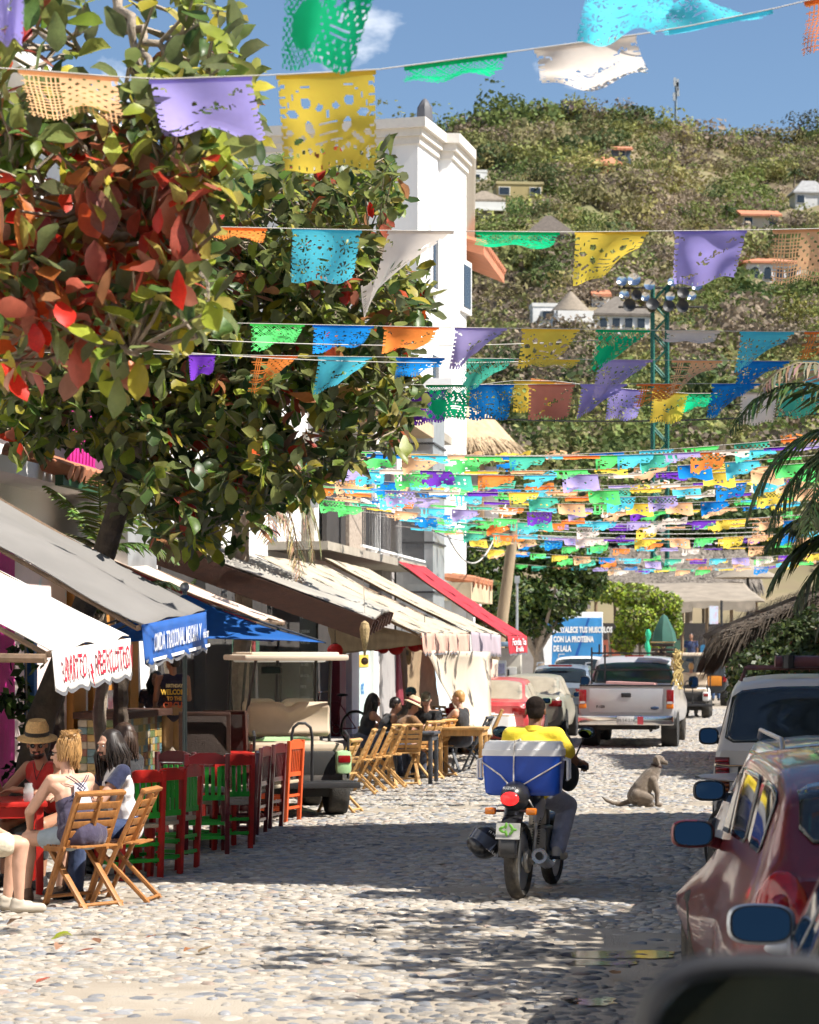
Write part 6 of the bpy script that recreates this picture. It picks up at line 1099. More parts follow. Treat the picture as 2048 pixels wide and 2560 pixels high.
# ---- golf carts
def golf_cart(label,loc,rz,bodym,roofm,nm='golf_cart',scale=1,parts=True):
    t=T(nm,label,'golf cart',loc,rz,'golf carts',scale=scale);k=.58
    b=MB();b.box((0,1.25,1.86),(1.24,1.95,.07),ch=.03);b.box((0,1.25,1.905),(1.05,1.7,.04),ch=.02);b.build('roof',roofm,t)
    fr=[((-.56,2.28,.9),(-.54,2.1,1.83)),((.56,2.28,.9),(.54,2.1,1.83)),((-.5,.95,.85),(-.5,.95,1.2)),((.5,.95,.85),(.5,.95,1.2)),((-.5,.95,1.2),(-.45,.55,1.83)),((.5,.95,1.2),(.45,.55,1.83)),((.05,2.1,1.83),(.05,2.25,.95))]
    for a,c in fr:b=MB();b.tube([a,c],.02,7);b.build('roof_strut',m_iron,t)
    b=MB();b.add([(-.53,2.27,.95),(.53,2.27,.95),(.51,2.1,1.8),(-.51,2.1,1.8)],[(0,1,2,3)]);b.build('windscreen',glassmat('clear screen',(.3,.32,.3),.22),t,smooth=0)
    b=MB();b.box((0,2.45,.62),(1.1,.55,.5),ch=.12);b.box((0,1.75,.33),(1.1,1.1,.06));b.build('front_cowl',bodym,t)
    for i,(y,z)in enumerate(((1.25,.78),(.35,.80))):b=MB();b.box((0,y,z),(1.06,.5,.12),ch=.05);b.build('seat_cushion',m_seat,t)
    b=MB()
    b.grid(lambda p,q:Vector((lerp(-.5,.5,p),.90+.05*math.sin(q*math.pi),.92+(.40-.07*math.exp(-((p-.5)/.07)**2))*q)),30,8);sb=b.build('seat_back',m_seat,t,smooth=180,solid=.11);sb.modifiers.new('bevel','BEVEL').width=.03
    b=MB();b.box((0,.78,.6),(.92,1.5,.34),ch=.06);b.build('rear_body',m_under,t)
    for sx in(-1,1):
        b=MB();b.grid(lambda p,q:Vector((sx*(.40+.20*math.sin(q*1.57)),.22+.62*p+.0*q,.52+.27*math.cos(q*1.57)*(1-.15*(2*p-1)**2))),10,8);b.build('fender',bodym,t,smooth=180,solid=.03)
        b=MB();b.box((sx*.50,.0,.64),(.19,.14,.28),ch=.06);fp_=b.build('corner_panel',bodym,t);b=MB();b.box((sx*.50,-.065,.68),(.15,.04,.09),ch=.02);b.build('tail_lamp',m_lampr,fp_)
        for y in(.45,2.2):wheel(t,sx*.49,y,.29,.25,rim=m_blackpl)
        b=MB();b.tube([(sx*.52,.15,.95),(sx*.54,.12,1.0),(sx*.55,-.02,.95),(sx*.56,.02,.45)],.018,7);b.build('side_handle',m_iron,t)
    for sx in(-.12,.12):b=MB();b.tube([(sx,-.05,.42),(sx,-.06,.95)],.018,7);b.build('grab_post',m_iron,t)
    b=MB();b.tube([(-.12,-.06,.95),(-.1,-.06,1.05),(-.04,-.06,1.1),(.04,-.06,1.1),(.1,-.06,1.05),(.12,-.06,.95)],.018,7);b.build('grab_bar',m_iron,t)
    b=MB();b.box((0,-.02,.40),(1.2,.16,.06),ch=.01);b.box((0,-.12,.38),(1.35,.05,.07),ch=.01);b.build('rear_step',m_blackpl,t);b=MB();b.box((0,.06,.46),(1.0,.06,.13),ch=.02);ez=b.build('rear_panel',M('dusty grey panel',(.10,.09,.08),.7,.3,5),t)
    text('lettering','EZGO',.07,M('panel print',(.3,.28,.25),.6),ez,(-.18,.02,.47),(R(90),0,0))
    b=MB();X=Matrix.Translation((-.27,1.85,1.02))@Matrix.Rotation(R(-62),4,'X');b.tube([X@Vector((.19*math.cos(a),.19*math.sin(a),0))for a in[6.283*q/20 for q in range(20)]],.017,6,closed=True);sw=b.build('steering_wheel',m_blackpl,t);b=MB();b.lathe([(.001,.0),(.115,.005),(.12,.02),(.05,.04),(.001,.04)],18,X);b.build('hub_pad',M('lime hub',(.30,.45,.10),.5),sw);b=MB();b.tube([X@Vector((0,0,0)),(-.27,2.2,.72)],.025,6);b.build('steering_column',m_blackpl,t)
    b=MB();b.box((-.05,2.0,1.70),(.25,.04,.1),ch=.02);b.build('inner_mirror',m_blackpl,t);b=MB();b.box((-.05,1.975,1.70),(.22,.008,.075));b.build('mirror_glass',m_mirror,t);b=MB();b.box((0,.45,.3),(.9,.5,.14));b.build('axle_box',m_under,t)
    return t
m_lgreen=paint('pale green plastic',(.42,.68,.34),.0,.1);m_croof=M('cream roof plastic',(.72,.60,.47),.5,.06,2);m_wroof=M('white roof plastic',(.80,.80,.78),.45,.05,2)
g=G(752,2046);golf_cart('pale green golf cart with beige seats beside the red chairs',(g.x,g.y+.1,0),R(12),m_lgreen,m_croof,scale=1.02)
golf_cart('second golf cart with white roof just ahead of the green one',((700-CX)/F*31.9,31.9,0),R(4),M('white cart plastic',(.7,.7,.68),.5),m_wroof)
g=G(1722,1796);golf_cart('distant white golf cart with passenger right of the pickup',(g.x,g.y,0),R(-9),M('white cart plastic',None),m_croof)
# ---- dark off road car far down the street
D=86;c=Wp(1752,1627,D);L,w_=4.2,1.85;k=w_/2;t=T('dark_jeep','black and orange jeep parked far down the street','jeep',(c.x,D,0),R(-9));C=Car([(0,.5,k*.9,k*.93,.8,k*.92,1.1,k*.9,1.12),(.04,.48,k*.95,k,.8,k*.95,1.12,k*.9,1.14),(.12,.46,k*.95,k,.8,k*.95,1.12,k*.88,1.82),(.3,.46,k*.95,k,.8,k*.95,1.1,k*.86,1.9),(2.2,.46,k*.95,k,.8,k*.95,1.1,k*.85,1.9),(2.5,.46,k*.95,k,.8,k*.95,1.1,k*.82,1.8),(2.9,.46,k*.95,k,.8,k*.9,1.08,k*.8,1.14),(3.9,.5,k*.9,k*.92,.8,k*.85,1.02,k*.7,1.06),(4.2,.55,k*.8,k*.85,.8,k*.8,.95,k*.7,.98)]);generic(t,C,L,w_,M('dark jeep paint',(.04,.045,.05),.4),m_carglass,r=.4);b=MB();b.box((0,-.03,.9),(1.5,.06,.35),ch=.02);b.build('tailgate',M('orange jeep panel',(.62,.22,.02),.5),t)
wheel(t,0,-.15,.37,.2);rear_lamps(t,k,-.02,.95,.14,.2)
# ================================================================== FURNITURE
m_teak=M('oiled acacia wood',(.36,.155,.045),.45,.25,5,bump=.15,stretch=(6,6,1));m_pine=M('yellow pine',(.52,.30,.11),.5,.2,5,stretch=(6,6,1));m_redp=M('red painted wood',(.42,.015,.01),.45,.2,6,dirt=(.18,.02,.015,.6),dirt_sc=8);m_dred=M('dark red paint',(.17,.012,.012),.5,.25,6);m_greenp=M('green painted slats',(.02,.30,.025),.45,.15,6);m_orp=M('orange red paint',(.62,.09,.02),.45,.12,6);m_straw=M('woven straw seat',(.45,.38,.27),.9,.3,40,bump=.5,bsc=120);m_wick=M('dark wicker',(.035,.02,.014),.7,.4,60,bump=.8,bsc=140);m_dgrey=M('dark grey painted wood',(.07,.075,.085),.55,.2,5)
def folding_chair(label,loc,rz,mat,group=None,scale=1.0,folded=False):
    t=T('folding_chair',label,'chair',loc,rz,group,scale=scale);w_=.21 # faces +y
    for sx in(-1,1):
        x=sx*w_;b=MB();b.beam((x,.22,0),(x,-.20,.88),.032,.045,up=(1,0,0),ch=.004);b.build('back_leg',mat,t);b=MB();b.beam((x-sx*.036,-.24,0),(x-sx*.036,.19,.44),.03,.045,up=(1,0,0),ch=.004);b.build('cross_leg',mat,t);b=MB();b.beam((x,-.03,.455),(x,.22,.45),.028,.04,ch=.004);b.build('seat_rail',mat,t)
    for i in range(5):b=MB();z=.50+.072*i;b.box((0,.20-.477*z,z),(.40,.014,.058),r=(R(25),0,0),ch=.004);b.build('back_slat',mat,t)
    b=MB();b.box((0,-.205,.885),(.47,.05,.03),r=(R(25),0,0),ch=.006);b.build('top_rail',mat,t);b=MB();b.beam((0,-.045,.48),(0,-.205,.86),.05,.02,up=(1,0,0));b.build('centre_strip',mat,t)
    for i in range(6):b=MB();b.box((0,-.14+.066*i,.475),(.40,.05,.016),ch=.003);b.build('seat_slat',mat,t)
    for y,z in((-.21,.035),(.17,.08)):b=MB();b.tube([(-w_,y,z),(w_,y,z)],.014,8);b.build('dowel',mat,t)
    return t
gn='folding chairs at the near table'
g=G(210,2266);folding_chair('slatted wooden folding chair the blonde woman sits on',g,R(46),m_teak,gn)
g2=G(316,2254);folding_chair('wooden folding chair seen edge on beside the long haired man',g2,R(80),m_teak,gn)
g3=G(60,2240);folding_chair('folding chair under the bare knees at the table edge',Vector((g3.x-.7,g3.y+.2,0)),R(-60),m_teak,gn)
def table(label,loc,rz,mat,w_,d_,h_,legm=None,name='table',group=None,leg=.06):
    t=T(name,label,'table',loc,rz,group);b=MB();b.box((0,0,h_-.02),(w_,d_,.04),ch=.008);b.build('tabletop',mat,t);b=MB()
    for y in(-d_/2+.05,d_/2-.05):b.box((0,y,h_-.085),(w_-.06,.025,.09))
    for x in(-w_/2+.05,w_/2-.05):b.box((x,0,h_-.085),(.025,d_-.15,.09))
    b.build('apron',mat,t)
    for x in(-1,1):
        for y in(-1,1):b=MB();b.box((x*(w_/2-.06),y*(d_/2-.06),(h_-.04)/2),(leg,leg,h_-.04),ch=.006);b.build('leg',legm or mat,t)
    return t
g=G(10,2236);table('bright red wooden table where the four friends sit',Vector((g.x-.32,g.y+.12,0)),R(12),m_redp,1.25,.85,.76,group=None)
def ladder_chair(label,loc,rz,fm,sm,group,back='slats',h_=.94,seat=.46,name='ladder_chair'):
    t=T(name,label,'chair',loc,rz,group);w_,d_=.2,.19
    for sx in(-1,1):
        b=MB();b.beam((sx*w_,-d_,0),(sx*w_,-d_-.05,h_),.045,.045,ch=.006);b.build('back_leg',fm,t);b=MB();b.box((sx*w_,d_,seat/2),(.045,.045,seat),ch=.006);b.build('front_leg',fm,t)
        for z in(.14,.28):b=MB();b.box((sx*w_,0,z),(.025,d_*2-.05,.03));b.build('stretcher',sm,t)
    for z in(.16,.3):b=MB();b.box((0,d_,z),(w_*2-.05,.02,.03));b.build('stretcher',sm,t);b=MB();b.box((0,-d_-.01,z),(w_*2-.05,.02,.03));b.build('stretcher',sm,t)
    b=MB();b.box((0,0,seat),(.4,.4,.04),ch=.015);b.build('seat',m_straw,t);b=MB()
    b.prism([(-.18,h_-.1),(.18,h_-.1),(.18,h_-.03),(.08,h_+.01),(-.08,h_+.01),(-.18,h_-.03)],-.255,-.23,axis='Y');b.build('crest_rail',fm,t)
    if back=='slats':
        for i in range(5):b=MB();b.box((-.12+.06*i,-.222,.70),(.036,.014,.30));b.build('back_slat',sm,t)
        b=MB();b.box((0,-.212,.55),(w_*2-.05,.025,.05));b.build('back_rail',sm,t)
    else:
        for i in range(6):b=MB();b.tube([(-.125+.05*i,-.215,.56),(-.125+.05*i,-.235,h_-.09)],.008,6);b.build('spindle',fm,t)
        b=MB();b.box((0,-.212,.55),(w_*2-.05,.025,.05));b.build('back_rail',fm,t)
    return t
gr='red chairs outside the middle restaurant'
base=ladder_chair('red chair with green back slats right of the long haired man',G(322,2195),R(40),m_redp,m_greenp,gr)
for px,py,rz,lab in((372,2186,55,'red and green chair, second from the long haired man'),(420,2172,70,'red and green chair, third from the long haired man'),(560,2120,30,'red chair standing alone nearest the umbrella pole')):dup(base,G(px,py),R(rz),lab,gr)
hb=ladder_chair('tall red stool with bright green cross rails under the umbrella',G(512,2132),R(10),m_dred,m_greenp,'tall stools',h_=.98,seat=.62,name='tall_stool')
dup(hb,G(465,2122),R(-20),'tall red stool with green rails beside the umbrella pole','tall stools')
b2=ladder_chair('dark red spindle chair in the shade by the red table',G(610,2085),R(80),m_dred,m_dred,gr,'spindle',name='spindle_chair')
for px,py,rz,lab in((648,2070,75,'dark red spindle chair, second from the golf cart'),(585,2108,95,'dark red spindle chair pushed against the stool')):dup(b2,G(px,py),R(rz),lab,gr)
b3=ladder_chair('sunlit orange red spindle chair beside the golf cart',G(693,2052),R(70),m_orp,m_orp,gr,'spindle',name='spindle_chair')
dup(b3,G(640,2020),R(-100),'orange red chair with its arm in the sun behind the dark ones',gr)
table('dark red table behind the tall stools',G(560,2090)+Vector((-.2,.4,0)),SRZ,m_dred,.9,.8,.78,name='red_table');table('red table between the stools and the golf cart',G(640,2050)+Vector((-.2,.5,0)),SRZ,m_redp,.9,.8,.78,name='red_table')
def barrel(label,loc,rz):
    t=T('wicker_armchair',label,'armchair',loc,rz,'dark wicker armchairs');b=MB();b.box((0,-.2,.92),(.56,.05,.62),r=(R(-8),0,0),ch=.02);b.build('backrest',m_wick,t);b=MB()
    for sx in(-1,1):b.beam((sx*.28,-.17,.1),(sx*.28,-.25,1.24),.045)
    b.build('back_posts',m_fascia,t,kind='stuff');b=MB();b.box((0,-.25,1.24),(.6,.05,.05),ch=.01);b.build('top_rail',m_fascia,t);b=MB();b.box((0,.05,.6),(.54,.5,.07),ch=.02);b.build('seat',m_wick,t)
    for sx in(-1,1):
        for y in(-.16,.26):b=MB();b.box((sx*.26,y,.3),(.05,.05,.6));b.build('leg',m_dred,t)
g=G(500,2050);barrel('dark wicker high back chair behind the umbrella pole',g+Vector((.05,.3,0)),R(0));barrel('tilted dark wicker high back chair behind the red chairs',G(585,2040)+Vector((0,.3,0)),R(-28))
# umbrella
p=at(462,1485,-5.9);ub=S(*uv_of(p),0);t=T('blue_umbrella','large blue market umbrella on a grey metal pole','umbrella',ub,R(18));zt=p.z;m_blue=M('royal blue canvas',(.012,.11,.40),.7,.08,2,trans=.25)
A_=[(-1.2,-1.05,zt-.52),(1.2,-1.05,zt-.50),(1.2,1.05,zt-.48),(-1.2,1.05,zt-.5)];apex=Vector((0,0,zt))
for k in range(4):
    a,c=Vector(A_[k]),Vector(A_[(k+1)%4]);b=MB();b.grid(lambda u,v:apex.lerp(a.lerp(c,u),v)+Vector((0,0,-.05*math.sin(math.pi*v)-.06*math.sin(math.pi*u)*v*v*0+.05*math.sin(math.pi*u)*v)),10,10);b.build('canopy_panel',m_blue,t,smooth=180,solid=.004);b=MB();b.tube([apex+Vector((0,0,-.03)),a+Vector((0,0,.0))],.012,6);b.build('rib',m_dgrey,t)
b=MB();b.tube([(0,0,0),(0,0,zt+.03)],.024,10);b.build('pole',M('grey green steel',(.16,.20,.19),.4,.1,metal=.5),t);b=MB();b.ell((0,0,zt+.07),.05,12,8);b.build('finial',m_galv,t);b=MB();b.lathe([(.28,0),(.28,.06),(.05,.1),(.03,.3)],18);b.build('base',m_concrete,t)
# cafe chairs and tables
gc='wooden folding chairs at the cafe';c0=folding_chair('pine folding chair nearest the golf cart',G(850,2030),R(75),m_pine,gc)
for i,(px,py,rz,lab)in enumerate(((900,1985,85,'pine chair on edge, second from the golf cart'),(925,1978,88,'pine chair on edge, third from the golf cart'),(950,1973,84,'pine chair on edge, fourth from the golf cart'),(975,1968,86,'pine chair on edge, fifth from the golf cart'),(1012,1962,12,'pine chair with its slatted back square to the street'),(1062,1948,55,'pine folding chair left of the dark table leg'),(1096,1940,60,'pine folding chair right of the dark table leg'),(1275,1880,60,'pine chair in front of the faded red sedan'),(1300,1872,100,'pine chair with tall straight back by the red sedan'),(1228,1895,90,'pine chair beside the white tablecloth'),(1120,1880,-60,'pine chair behind the blond man'),(1040,1880,180,'pine chair inside the cafe behind the caps'))):dup(c0,G(px,py),R(rz),lab,gc)
ld=folding_chair('black folding chair at the end of the cafe table',G(1195,1928),R(75),m_dgrey,'dark folding chairs');dup(ld,G(1112,1932),R(20),'dark folding chair legs under the cafe table','dark folding chairs')
table('long pine cafe table with bottles and menus',G(1030,1935)+Vector((-.25,1.3,0)),SRZ,m_pine,.9,2.4,.76,name='cafe_table');table('dark grey table between the pine chairs',G(1040,1962)+Vector((-.05,.5,0)),SRZ,m_dgrey,.75,.75,.77,name='cafe_table');table('square pine table nearest the drop cloth',G(1160,1945)+Vector((0,.4,0)),SRZ,m_pine,.75,.75,.78,name='cafe_table')
t=table('table with white cloth beside the drop cloth',G(1262,1890)+Vector((-.2,.6,0)),SRZ,m_pine,.8,.8,.76,name='cafe_table');tl=t.location;b=MB();b.grid(lambda u,v:Vector(((u-.5)*.9*(1 if 1 else 0),(v-.5)*.9,.775-.38*max(0,(abs(u-.5)-.44)*16)**1*.9-.3*max(0,(abs(v-.5)-.44)*16))),16,16);o=b.build('tablecloth',M('white table cloth',(.75,.74,.72),.8),smooth=50,label='white tablecloth draped over the table by the drop cloth',cat='tablecloth');o.location=tl;o.rotation_euler=(0,0,SRZ)
tb=G(1030,1935)+Vector((-.25,1.3,.762))
def bottle(label,loc,mat,capm,h_=.22,r_=.03):t=T('bottle',label,'bottle',loc,0,'bottles on the cafe table');b=MB();b.lathe([(r_*.9,0),(r_,.01),(r_,h_*.6),(r_*.45,h_*.78),(r_*.4,h_*.93)],12);b.build('glass',mat,t);b=MB();b.lathe([(r_*.48,h_*.92),(r_*.48,h_)],10);b.build('cap',capm,t)
bottle('clear water bottle with orange cap on the cafe table',tb+Vector((.18,-.5,0)),glassmat('clear plastic',(.6,.7,.7),.45),m_orp,.26);bottle('turquoise labelled bottle on the cafe table',tb+Vector((.28,-.45,0)),M('turquoise plastic',(.05,.4,.45),.3),m_white,.2);bottle('small brown sauce bottle on the cafe table',tb+Vector((.1,-.2,0)),M('brown glass',(.1,.03,.01),.15),m_redp,.17,.025)
for k,(dx,dy,lab)in enumerate(((-.1,-.7,'small white menu card standing on the cafe table'),(.32,-.9,'pale napkin holder on the near end of the cafe table'))):t=T('menu_card',lab,'menu',tb+Vector((dx,dy,0)),R(20));b=MB();b.box((0,.02,.07),(.1,.006,.15),r=(R(-12),0,0));b.build('front_leaf',m_whitetxt,t);b=MB();b.box((0,.05,.07),(.1,.006,.15),r=(R(12),0,0));b.build('back_leaf',m_whitetxt,t)
# jar with red drink on the near table
g=G(10,2236);t=T('drinking_jar','glass jar with red drink on the red table','jar',Vector((g.x+.22,g.y-.13,.762)));b=MB();b.lathe([(.038,0),(.042,.01),(.042,.10),(.03,.125),(.032,.15)],16);b.build('glass',glassmat('jar glass',(.7,.75,.75),.35),t,smooth=60);b=MB();b.lathe([(.001,.006),(.037,.006),(.037,.07),(.001,.07)],14);b.build('drink',M('red drink',(.25,.01,.02),.1),t)
# tiled counter, chalkboard, signs
p=at(358,1860,-8.2);t=T('tiled_counter','bar counter faced with small coloured tiles and wooden top','counter',S(*uv_of(p),.15),SRZ);b=MB();b.box((-.3,0,.48),(.5,2.2,.96));b.build('core',m_concrete,t);b=MB();b.box((-.25,0,1.0),(.75,2.3,.09),ch=.01);b.build('top',m_fascia,t);rr=random.Random(2);tm=[M('tile %d'%i,c,.35,.15,12)for i,c in enumerate(((.30,.22,.08),(.12,.16,.07),(.34,.30,.22),(.20,.08,.05),(.10,.18,.20),(.4,.26,.08)))];tme=[MB().box((0,0,0),(.03,.115,.085)).mesh('tile')for _ in tm]
for i,m_ in enumerate(tme):m_.materials.append(tm[i])
for j in range(10):
    for i in range(18):o=bpy.data.objects.new('tile',tme[rr.randrange(6)]);COL.objects.link(o);o.parent=t;o.location=(-.045,-1.05+.123*i,.06+.093*j)
for j in range(10):
    for i in range(4):o=bpy.data.objects.new('tile',tme[rr.randrange(6)]);COL.objects.link(o);o.parent=t;o.location=(-.5+.123*i,-1.115,.06+.093*j);o.rotation_euler=(0,0,R(90))
p=at(772,1670,-7.8);t=T('chalkboard','tall chalkboard menu with handwritten pizza list behind the golf carts','sign',S(*uv_of(p),.15),SRZ-R(62));b=MB();b.box((0,0,1.55),(.95,.05,2.3),ch=.01);b.build('board',M('chalk board',(.03,.036,.035),.8,.3,3),t);ct=M('chalk',(.55,.6,.55),.9)
for i,(tx,sz)in enumerate((('PIZZA',.2),('CUATRO ESTACIONES',.07),('MARGHERITA - QUESO',.07),('PEPPERS - ONIONS  70',.07),('LAVINE : 3 CHEESES',.07),('GREENS - ZUCCHINI',.07),('ONIONS   75$',.07),('MUSHROOM - OLIVES',.07),('VINO TINTO  60',.07),('CERVEZA  35',.07))):text('lettering',tx,sz,ct,t,(-.4,-.03,2.45-.19*i-(.1 if i else 0)),(R(90),0,0),align='LEFT',sx=.78)
b=MB();b.tube([(-.3,-.03,.5),(.1,-.03,.56),(.3,-.03,.5)],.006,4);b.build('chalk_underline',ct,t)
p=at(1022,1622,-6.6);t=T('round_sign','round woven cafe sign hung among red lanterns','sign',p,SRZ-R(75));b=MB();b.lathe([(.001,-.02),(.29,-.02),(.3,0),(.29,.02),(.001,.02)],26,Matrix.Rotation(R(90),4,'X'));b.build('disc',M('sign wicker',(.40,.26,.13),.8,.3,30,bump=.5),t);text('lettering','CAFE',.17,m_iron,t,(0,-.03,.09),(R(90),0,0),bold=.01);text('lettering','KATRINA',.11,m_iron,t,(0,-.03,-.08),(R(90),0,0),bold=.006)
m_lant=M('red paper lantern',(.50,.012,.015),.6,.12,20,trans=.2)
for i,(px,py,r_,v)in enumerate(((838,1627,.13,-7),(942,1617,.09,-6.8),(958,1620,.11,-6.7),(990,1620,.13,-6.2),(1005,1612,.08,-6.5),(1038,1612,.13,-5.9),(1062,1610,.13,-5.7))):
    p=at(px,py,v);t=T('paper_lantern','red paper lantern, %s along the cafe awning'%ORD[i],'lantern',p,0,'red paper lanterns');b=MB();b.lathe([(.001+r_*math.sin(a)*(1-.03*(q%2)),-r_*.92*math.cos(a))for q,a in enumerate([math.pi*k/14 for k in range(15)])],18);b.build('shade',m_lant,t,smooth=70);b=MB();b.tube([(0,0,r_*.9),(0,0,r_+.35)],.006,4);b.build('cord',m_iron,t);b=MB();b.lathe([(r_*.3,r_*.86),(r_*.3,r_*.98)],10);b.build('cap',m_iron,t)
p=at(912,1590,-5.25);t=T('dream_catcher','woven raffia ornament hanging from the brown roof','ornament',p,SRZ);b=MB();b.lathe([(.012,-.26),(.022,-.18),(.045,-.08),(.06,.02),(.07,.1),(.05,.17),(.01,.2)],11);b.build('weave',M('raffia',(.42,.31,.16),.9,.45,50,bump=.9,bsc=70),t,smooth=20);b=MB();b.tube([(0,0,.3),(0,-.1,.75)],.004,4);b.build('cord',m_cablew,t);b=MB();b.ell((0,0,-.33),(.05,.05,.05),10,8);b.build('knot',M('dark raffia',(.1,.06,.04),.9),t)
t=T('string_lights','short string of black light sockets under the brown roof','lights',at(855,1545,-6.2),SRZ)
for k in range(4):b=MB();b.lathe([(.02,-.1),(.028,-.05),(.02,0)],8,c=(.0,.35*k,-.02));so_=b.build('socket',m_iron,t);b=MB();b.ell((0,.35*k,-.13),.022,8,6);b.build('bulb',glassmat('bulb glass',(.7,.65,.5),.5),so_)
b=MB();b.tube([(0,-.3,.0),(0,1.4,0)],.008,4);b.build('cord',m_iron,t)
# poles and street hardware
def pole(label,px,py0,py1,D,r_,mat,lean=0,name='utility_pole',cat='pole'):
    c=Wp(px,py0,D);t=T(name,label,cat,(c.x+lean,D,0));b=MB();zt=zAt(py0,D);b.tube([(0,0,0),(-lean,0,zt)],[r_,r_*.72],12);b.build('shaft',mat,t);return t,zt
t,zt=pole('round concrete utility pole among the awnings',770,1080,0,45.5,.16,m_concrete);b=MB();b.box((0,-.2,zt-1.2),(.4,.08,.5),ch=.01);b.build('meter_box',m_galv,t)
c0_,c1_=Wp(1245,1640,64),Wp(1288,1300,64);t=T('wooden_pole','leaning wooden utility pole before the leafy tree','pole',(c0_.x-.25,64,0));b=MB();b.tube([(0,0,0),(c1_.x-c0_.x+.25,0,c1_.z)],[.19,.13],12);b.build('shaft',M('weathered pole wood',(.36,.27,.17),.85,.2,4,bump=.3,stretch=(4,4,.5)),t);b=MB();b.beam((-.2,-.05,c1_.z-.35),(1.0,-.05,c1_.z-.35),.08,.1);b.build('cross_arm',m_post,t)
for k in range(3):b=MB();b.lathe([(.04,0),(.05,.05),(.02,.1),(.035,.13)],8,c=(.0+.4*k,-.05,c1_.z-.3));b.build('insulator',m_white,t)
t,zt=pole('slim grey steel post right of the wooden pole',1293,1440,0,66,.045,m_galv,name='steel_post');b=MB();b.box((0,-.05,zt-.1),(.14,.06,.2));b.build('bracket',m_galv,t)
t=T('phone_booth','pale public telephone booth beside the red awning','phone booth',Wp(1277,1627,62).xy.to_3d(),SRZ);b=MB();b.box((0,0,1.1),(.55,.4,1.9),ch=.02);b.build('cabinet',M('phone booth beige',(.46,.43,.36),.7,.15,3),t);b=MB();b.box((.05,-.22,1.35),(.26,.06,.42),ch=.02);ph=b.build('telephone',M('phone grey',(.55,.55,.52),.5),t);b=MB();b.box((-.03,-.27,1.38),(.05,.04,.24),ch=.015);b.build('handset',m_blackpl,ph);b=MB();b.box((0,-.05,2.15),(.6,.5,.12),ch=.02);b.build('hood',M('phone hood blue',(.3,.45,.6),.5),t)
t=T('poster_rack','colourful magazine rack beside the phone booth','rack',Wp(1250,1627,58).xy.to_3d(),SRZ);b=MB();b.box((0,0,.9),(.3,.1,1.7));b.build('frame',m_galv,t)
for k in range(5):b=MB();b.box((0,-.06,.35+.3*k),(.24,.02,.25));b.build('magazine',M('magazine %d'%k,((.5,.1,.1),(.1,.3,.5),(.6,.5,.2),(.5,.4,.5),(.2,.2,.3))[k],.5,.4,12),t)
c=Wp(1315,1627,78);t=T('white_shop_wall','pale shop wall left of the blue truck','wall',(c.x,78,0));b=MB();b.box((0,.2,1.5),(.75,.3,3.0));b.build('wall',m_greyw,t);b=MB();b.box((0,.2,3.05),(.85,.4,.12));b.build('coping',m_white,t)
# stage light tower
D=110;c=Wp(1650,1627,D);t=T('light_tower','green truss tower carrying stage lights above the flags','light tower',(c.x,D,0));zt=zAt(715,D);m_tr=M('green truss',(.012,.12,.09),.5);s=F/D;hw=18/s
for sx in(-1,1):
    for sy in(-1,1):b=MB();b.tube([(sx*hw,sy*hw,0),(sx*hw,sy*hw,zt)],.075,6);b.build('chord',m_tr if True else 0,t)
b=MB();n=26
for k in range(n):z0,z1=zt*k/n,zt*(k+1)/n;sg=1 if k%2 else-1;b.tube([(-sg*hw,-hw,z0),(sg*hw,-hw,z1)],.045,4,caps=False);b.tube([(-sg*hw,hw,z0),(sg*hw,hw,z1)],.045,4,caps=False)
b.build('lacing',m_tr,t,kind='stuff')
for z in(zAt(722,D),zAt(770,D)):b=MB();b.tube([(-105/s,-.3,z),(105/s,-.3,z)],.05,6);b.build('cross_bar',m_iron,t)
for i,(px,py,r_,m_)in enumerate(((1552,712,.22,m_chrome),(1582,706,.26,m_chrome),(1620,716,.22,m_chrome),(1678,714,.2,m_chrome),(1738,720,.22,m_chrome),(1588,742,.22,m_iron),(1558,746,.2,m_chrome),(1610,748,.18,m_chrome),(1672,745,.18,m_chrome),(1704,742,.24,m_iron),(1726,746,.18,m_chrome),(1570,768,.26,m_iron),(1628,770,.26,m_iron),(1668,772,.24,m_iron),(1702,770,.26,m_iron))):
    p=Wp(px,py,D);x,z=p.x-c.x,p.z;b=MB();X=Matrix.Translation((x,-.5,z))@Matrix.Rotation(R(70+12*(i%3)),4,'X');b.lathe([(r_*.5,-r_*1.2),(r_*.8,-r_*.8),(r_*.9,.3*r_),(r_*1.15,r_),(r_*1.05,r_*.95),(.001,.4*r_)],14,X);b.build('spotlight',m_,t)
# wrapping green cloth, furled parasol, crates at the market
t=T('furled_parasol','furled dark green parasol before the market','parasol',Wp(1660,1627,76).xy.to_3d());b=MB();z0,z1=zAt(1605,76),zAt(1535,76);b.lathe([(.06,z0-.1),(.42,z0),(.36,z0+.3),(.12,z1-.1),(.02,z1)],7);b.build('canopy',M('dark green canvas',(.03,.10,.075),.8,.2,4),t,smooth=30);b=MB();b.tube([(0,0,0),(0,0,z1)],.03,6);b.build('pole',m_post,t)
for k in range(10):
    px=1465+24*(k%5);row=k//5;c=Wp(px,1627,79);t=T('fruit_crate','wooden fruit crate in the %s, %s from the blue truck'%(('lower row','upper row')[row],ORD[k%5]),'crate',(c.x,79,1.15+.26*row),0,'stacked fruit crates')
    for j in range(3):b=MB();b.box((0,0,.05+.075*j),(.29,.28,.055));b.build('slat',m_post,t)
t=T('crate_stand','low market stand under the fruit crates','stand',Wp(1515,1627,79).xy.to_3d());b=MB();b.box((.0,.1,1.1),(2.0,.6,.06));b.build('top',m_post,t)
for x in(-.9,.9):b=MB();b.box((x,.1,.54),(.08,.4,1.07));b.build('leg',m_post,t)
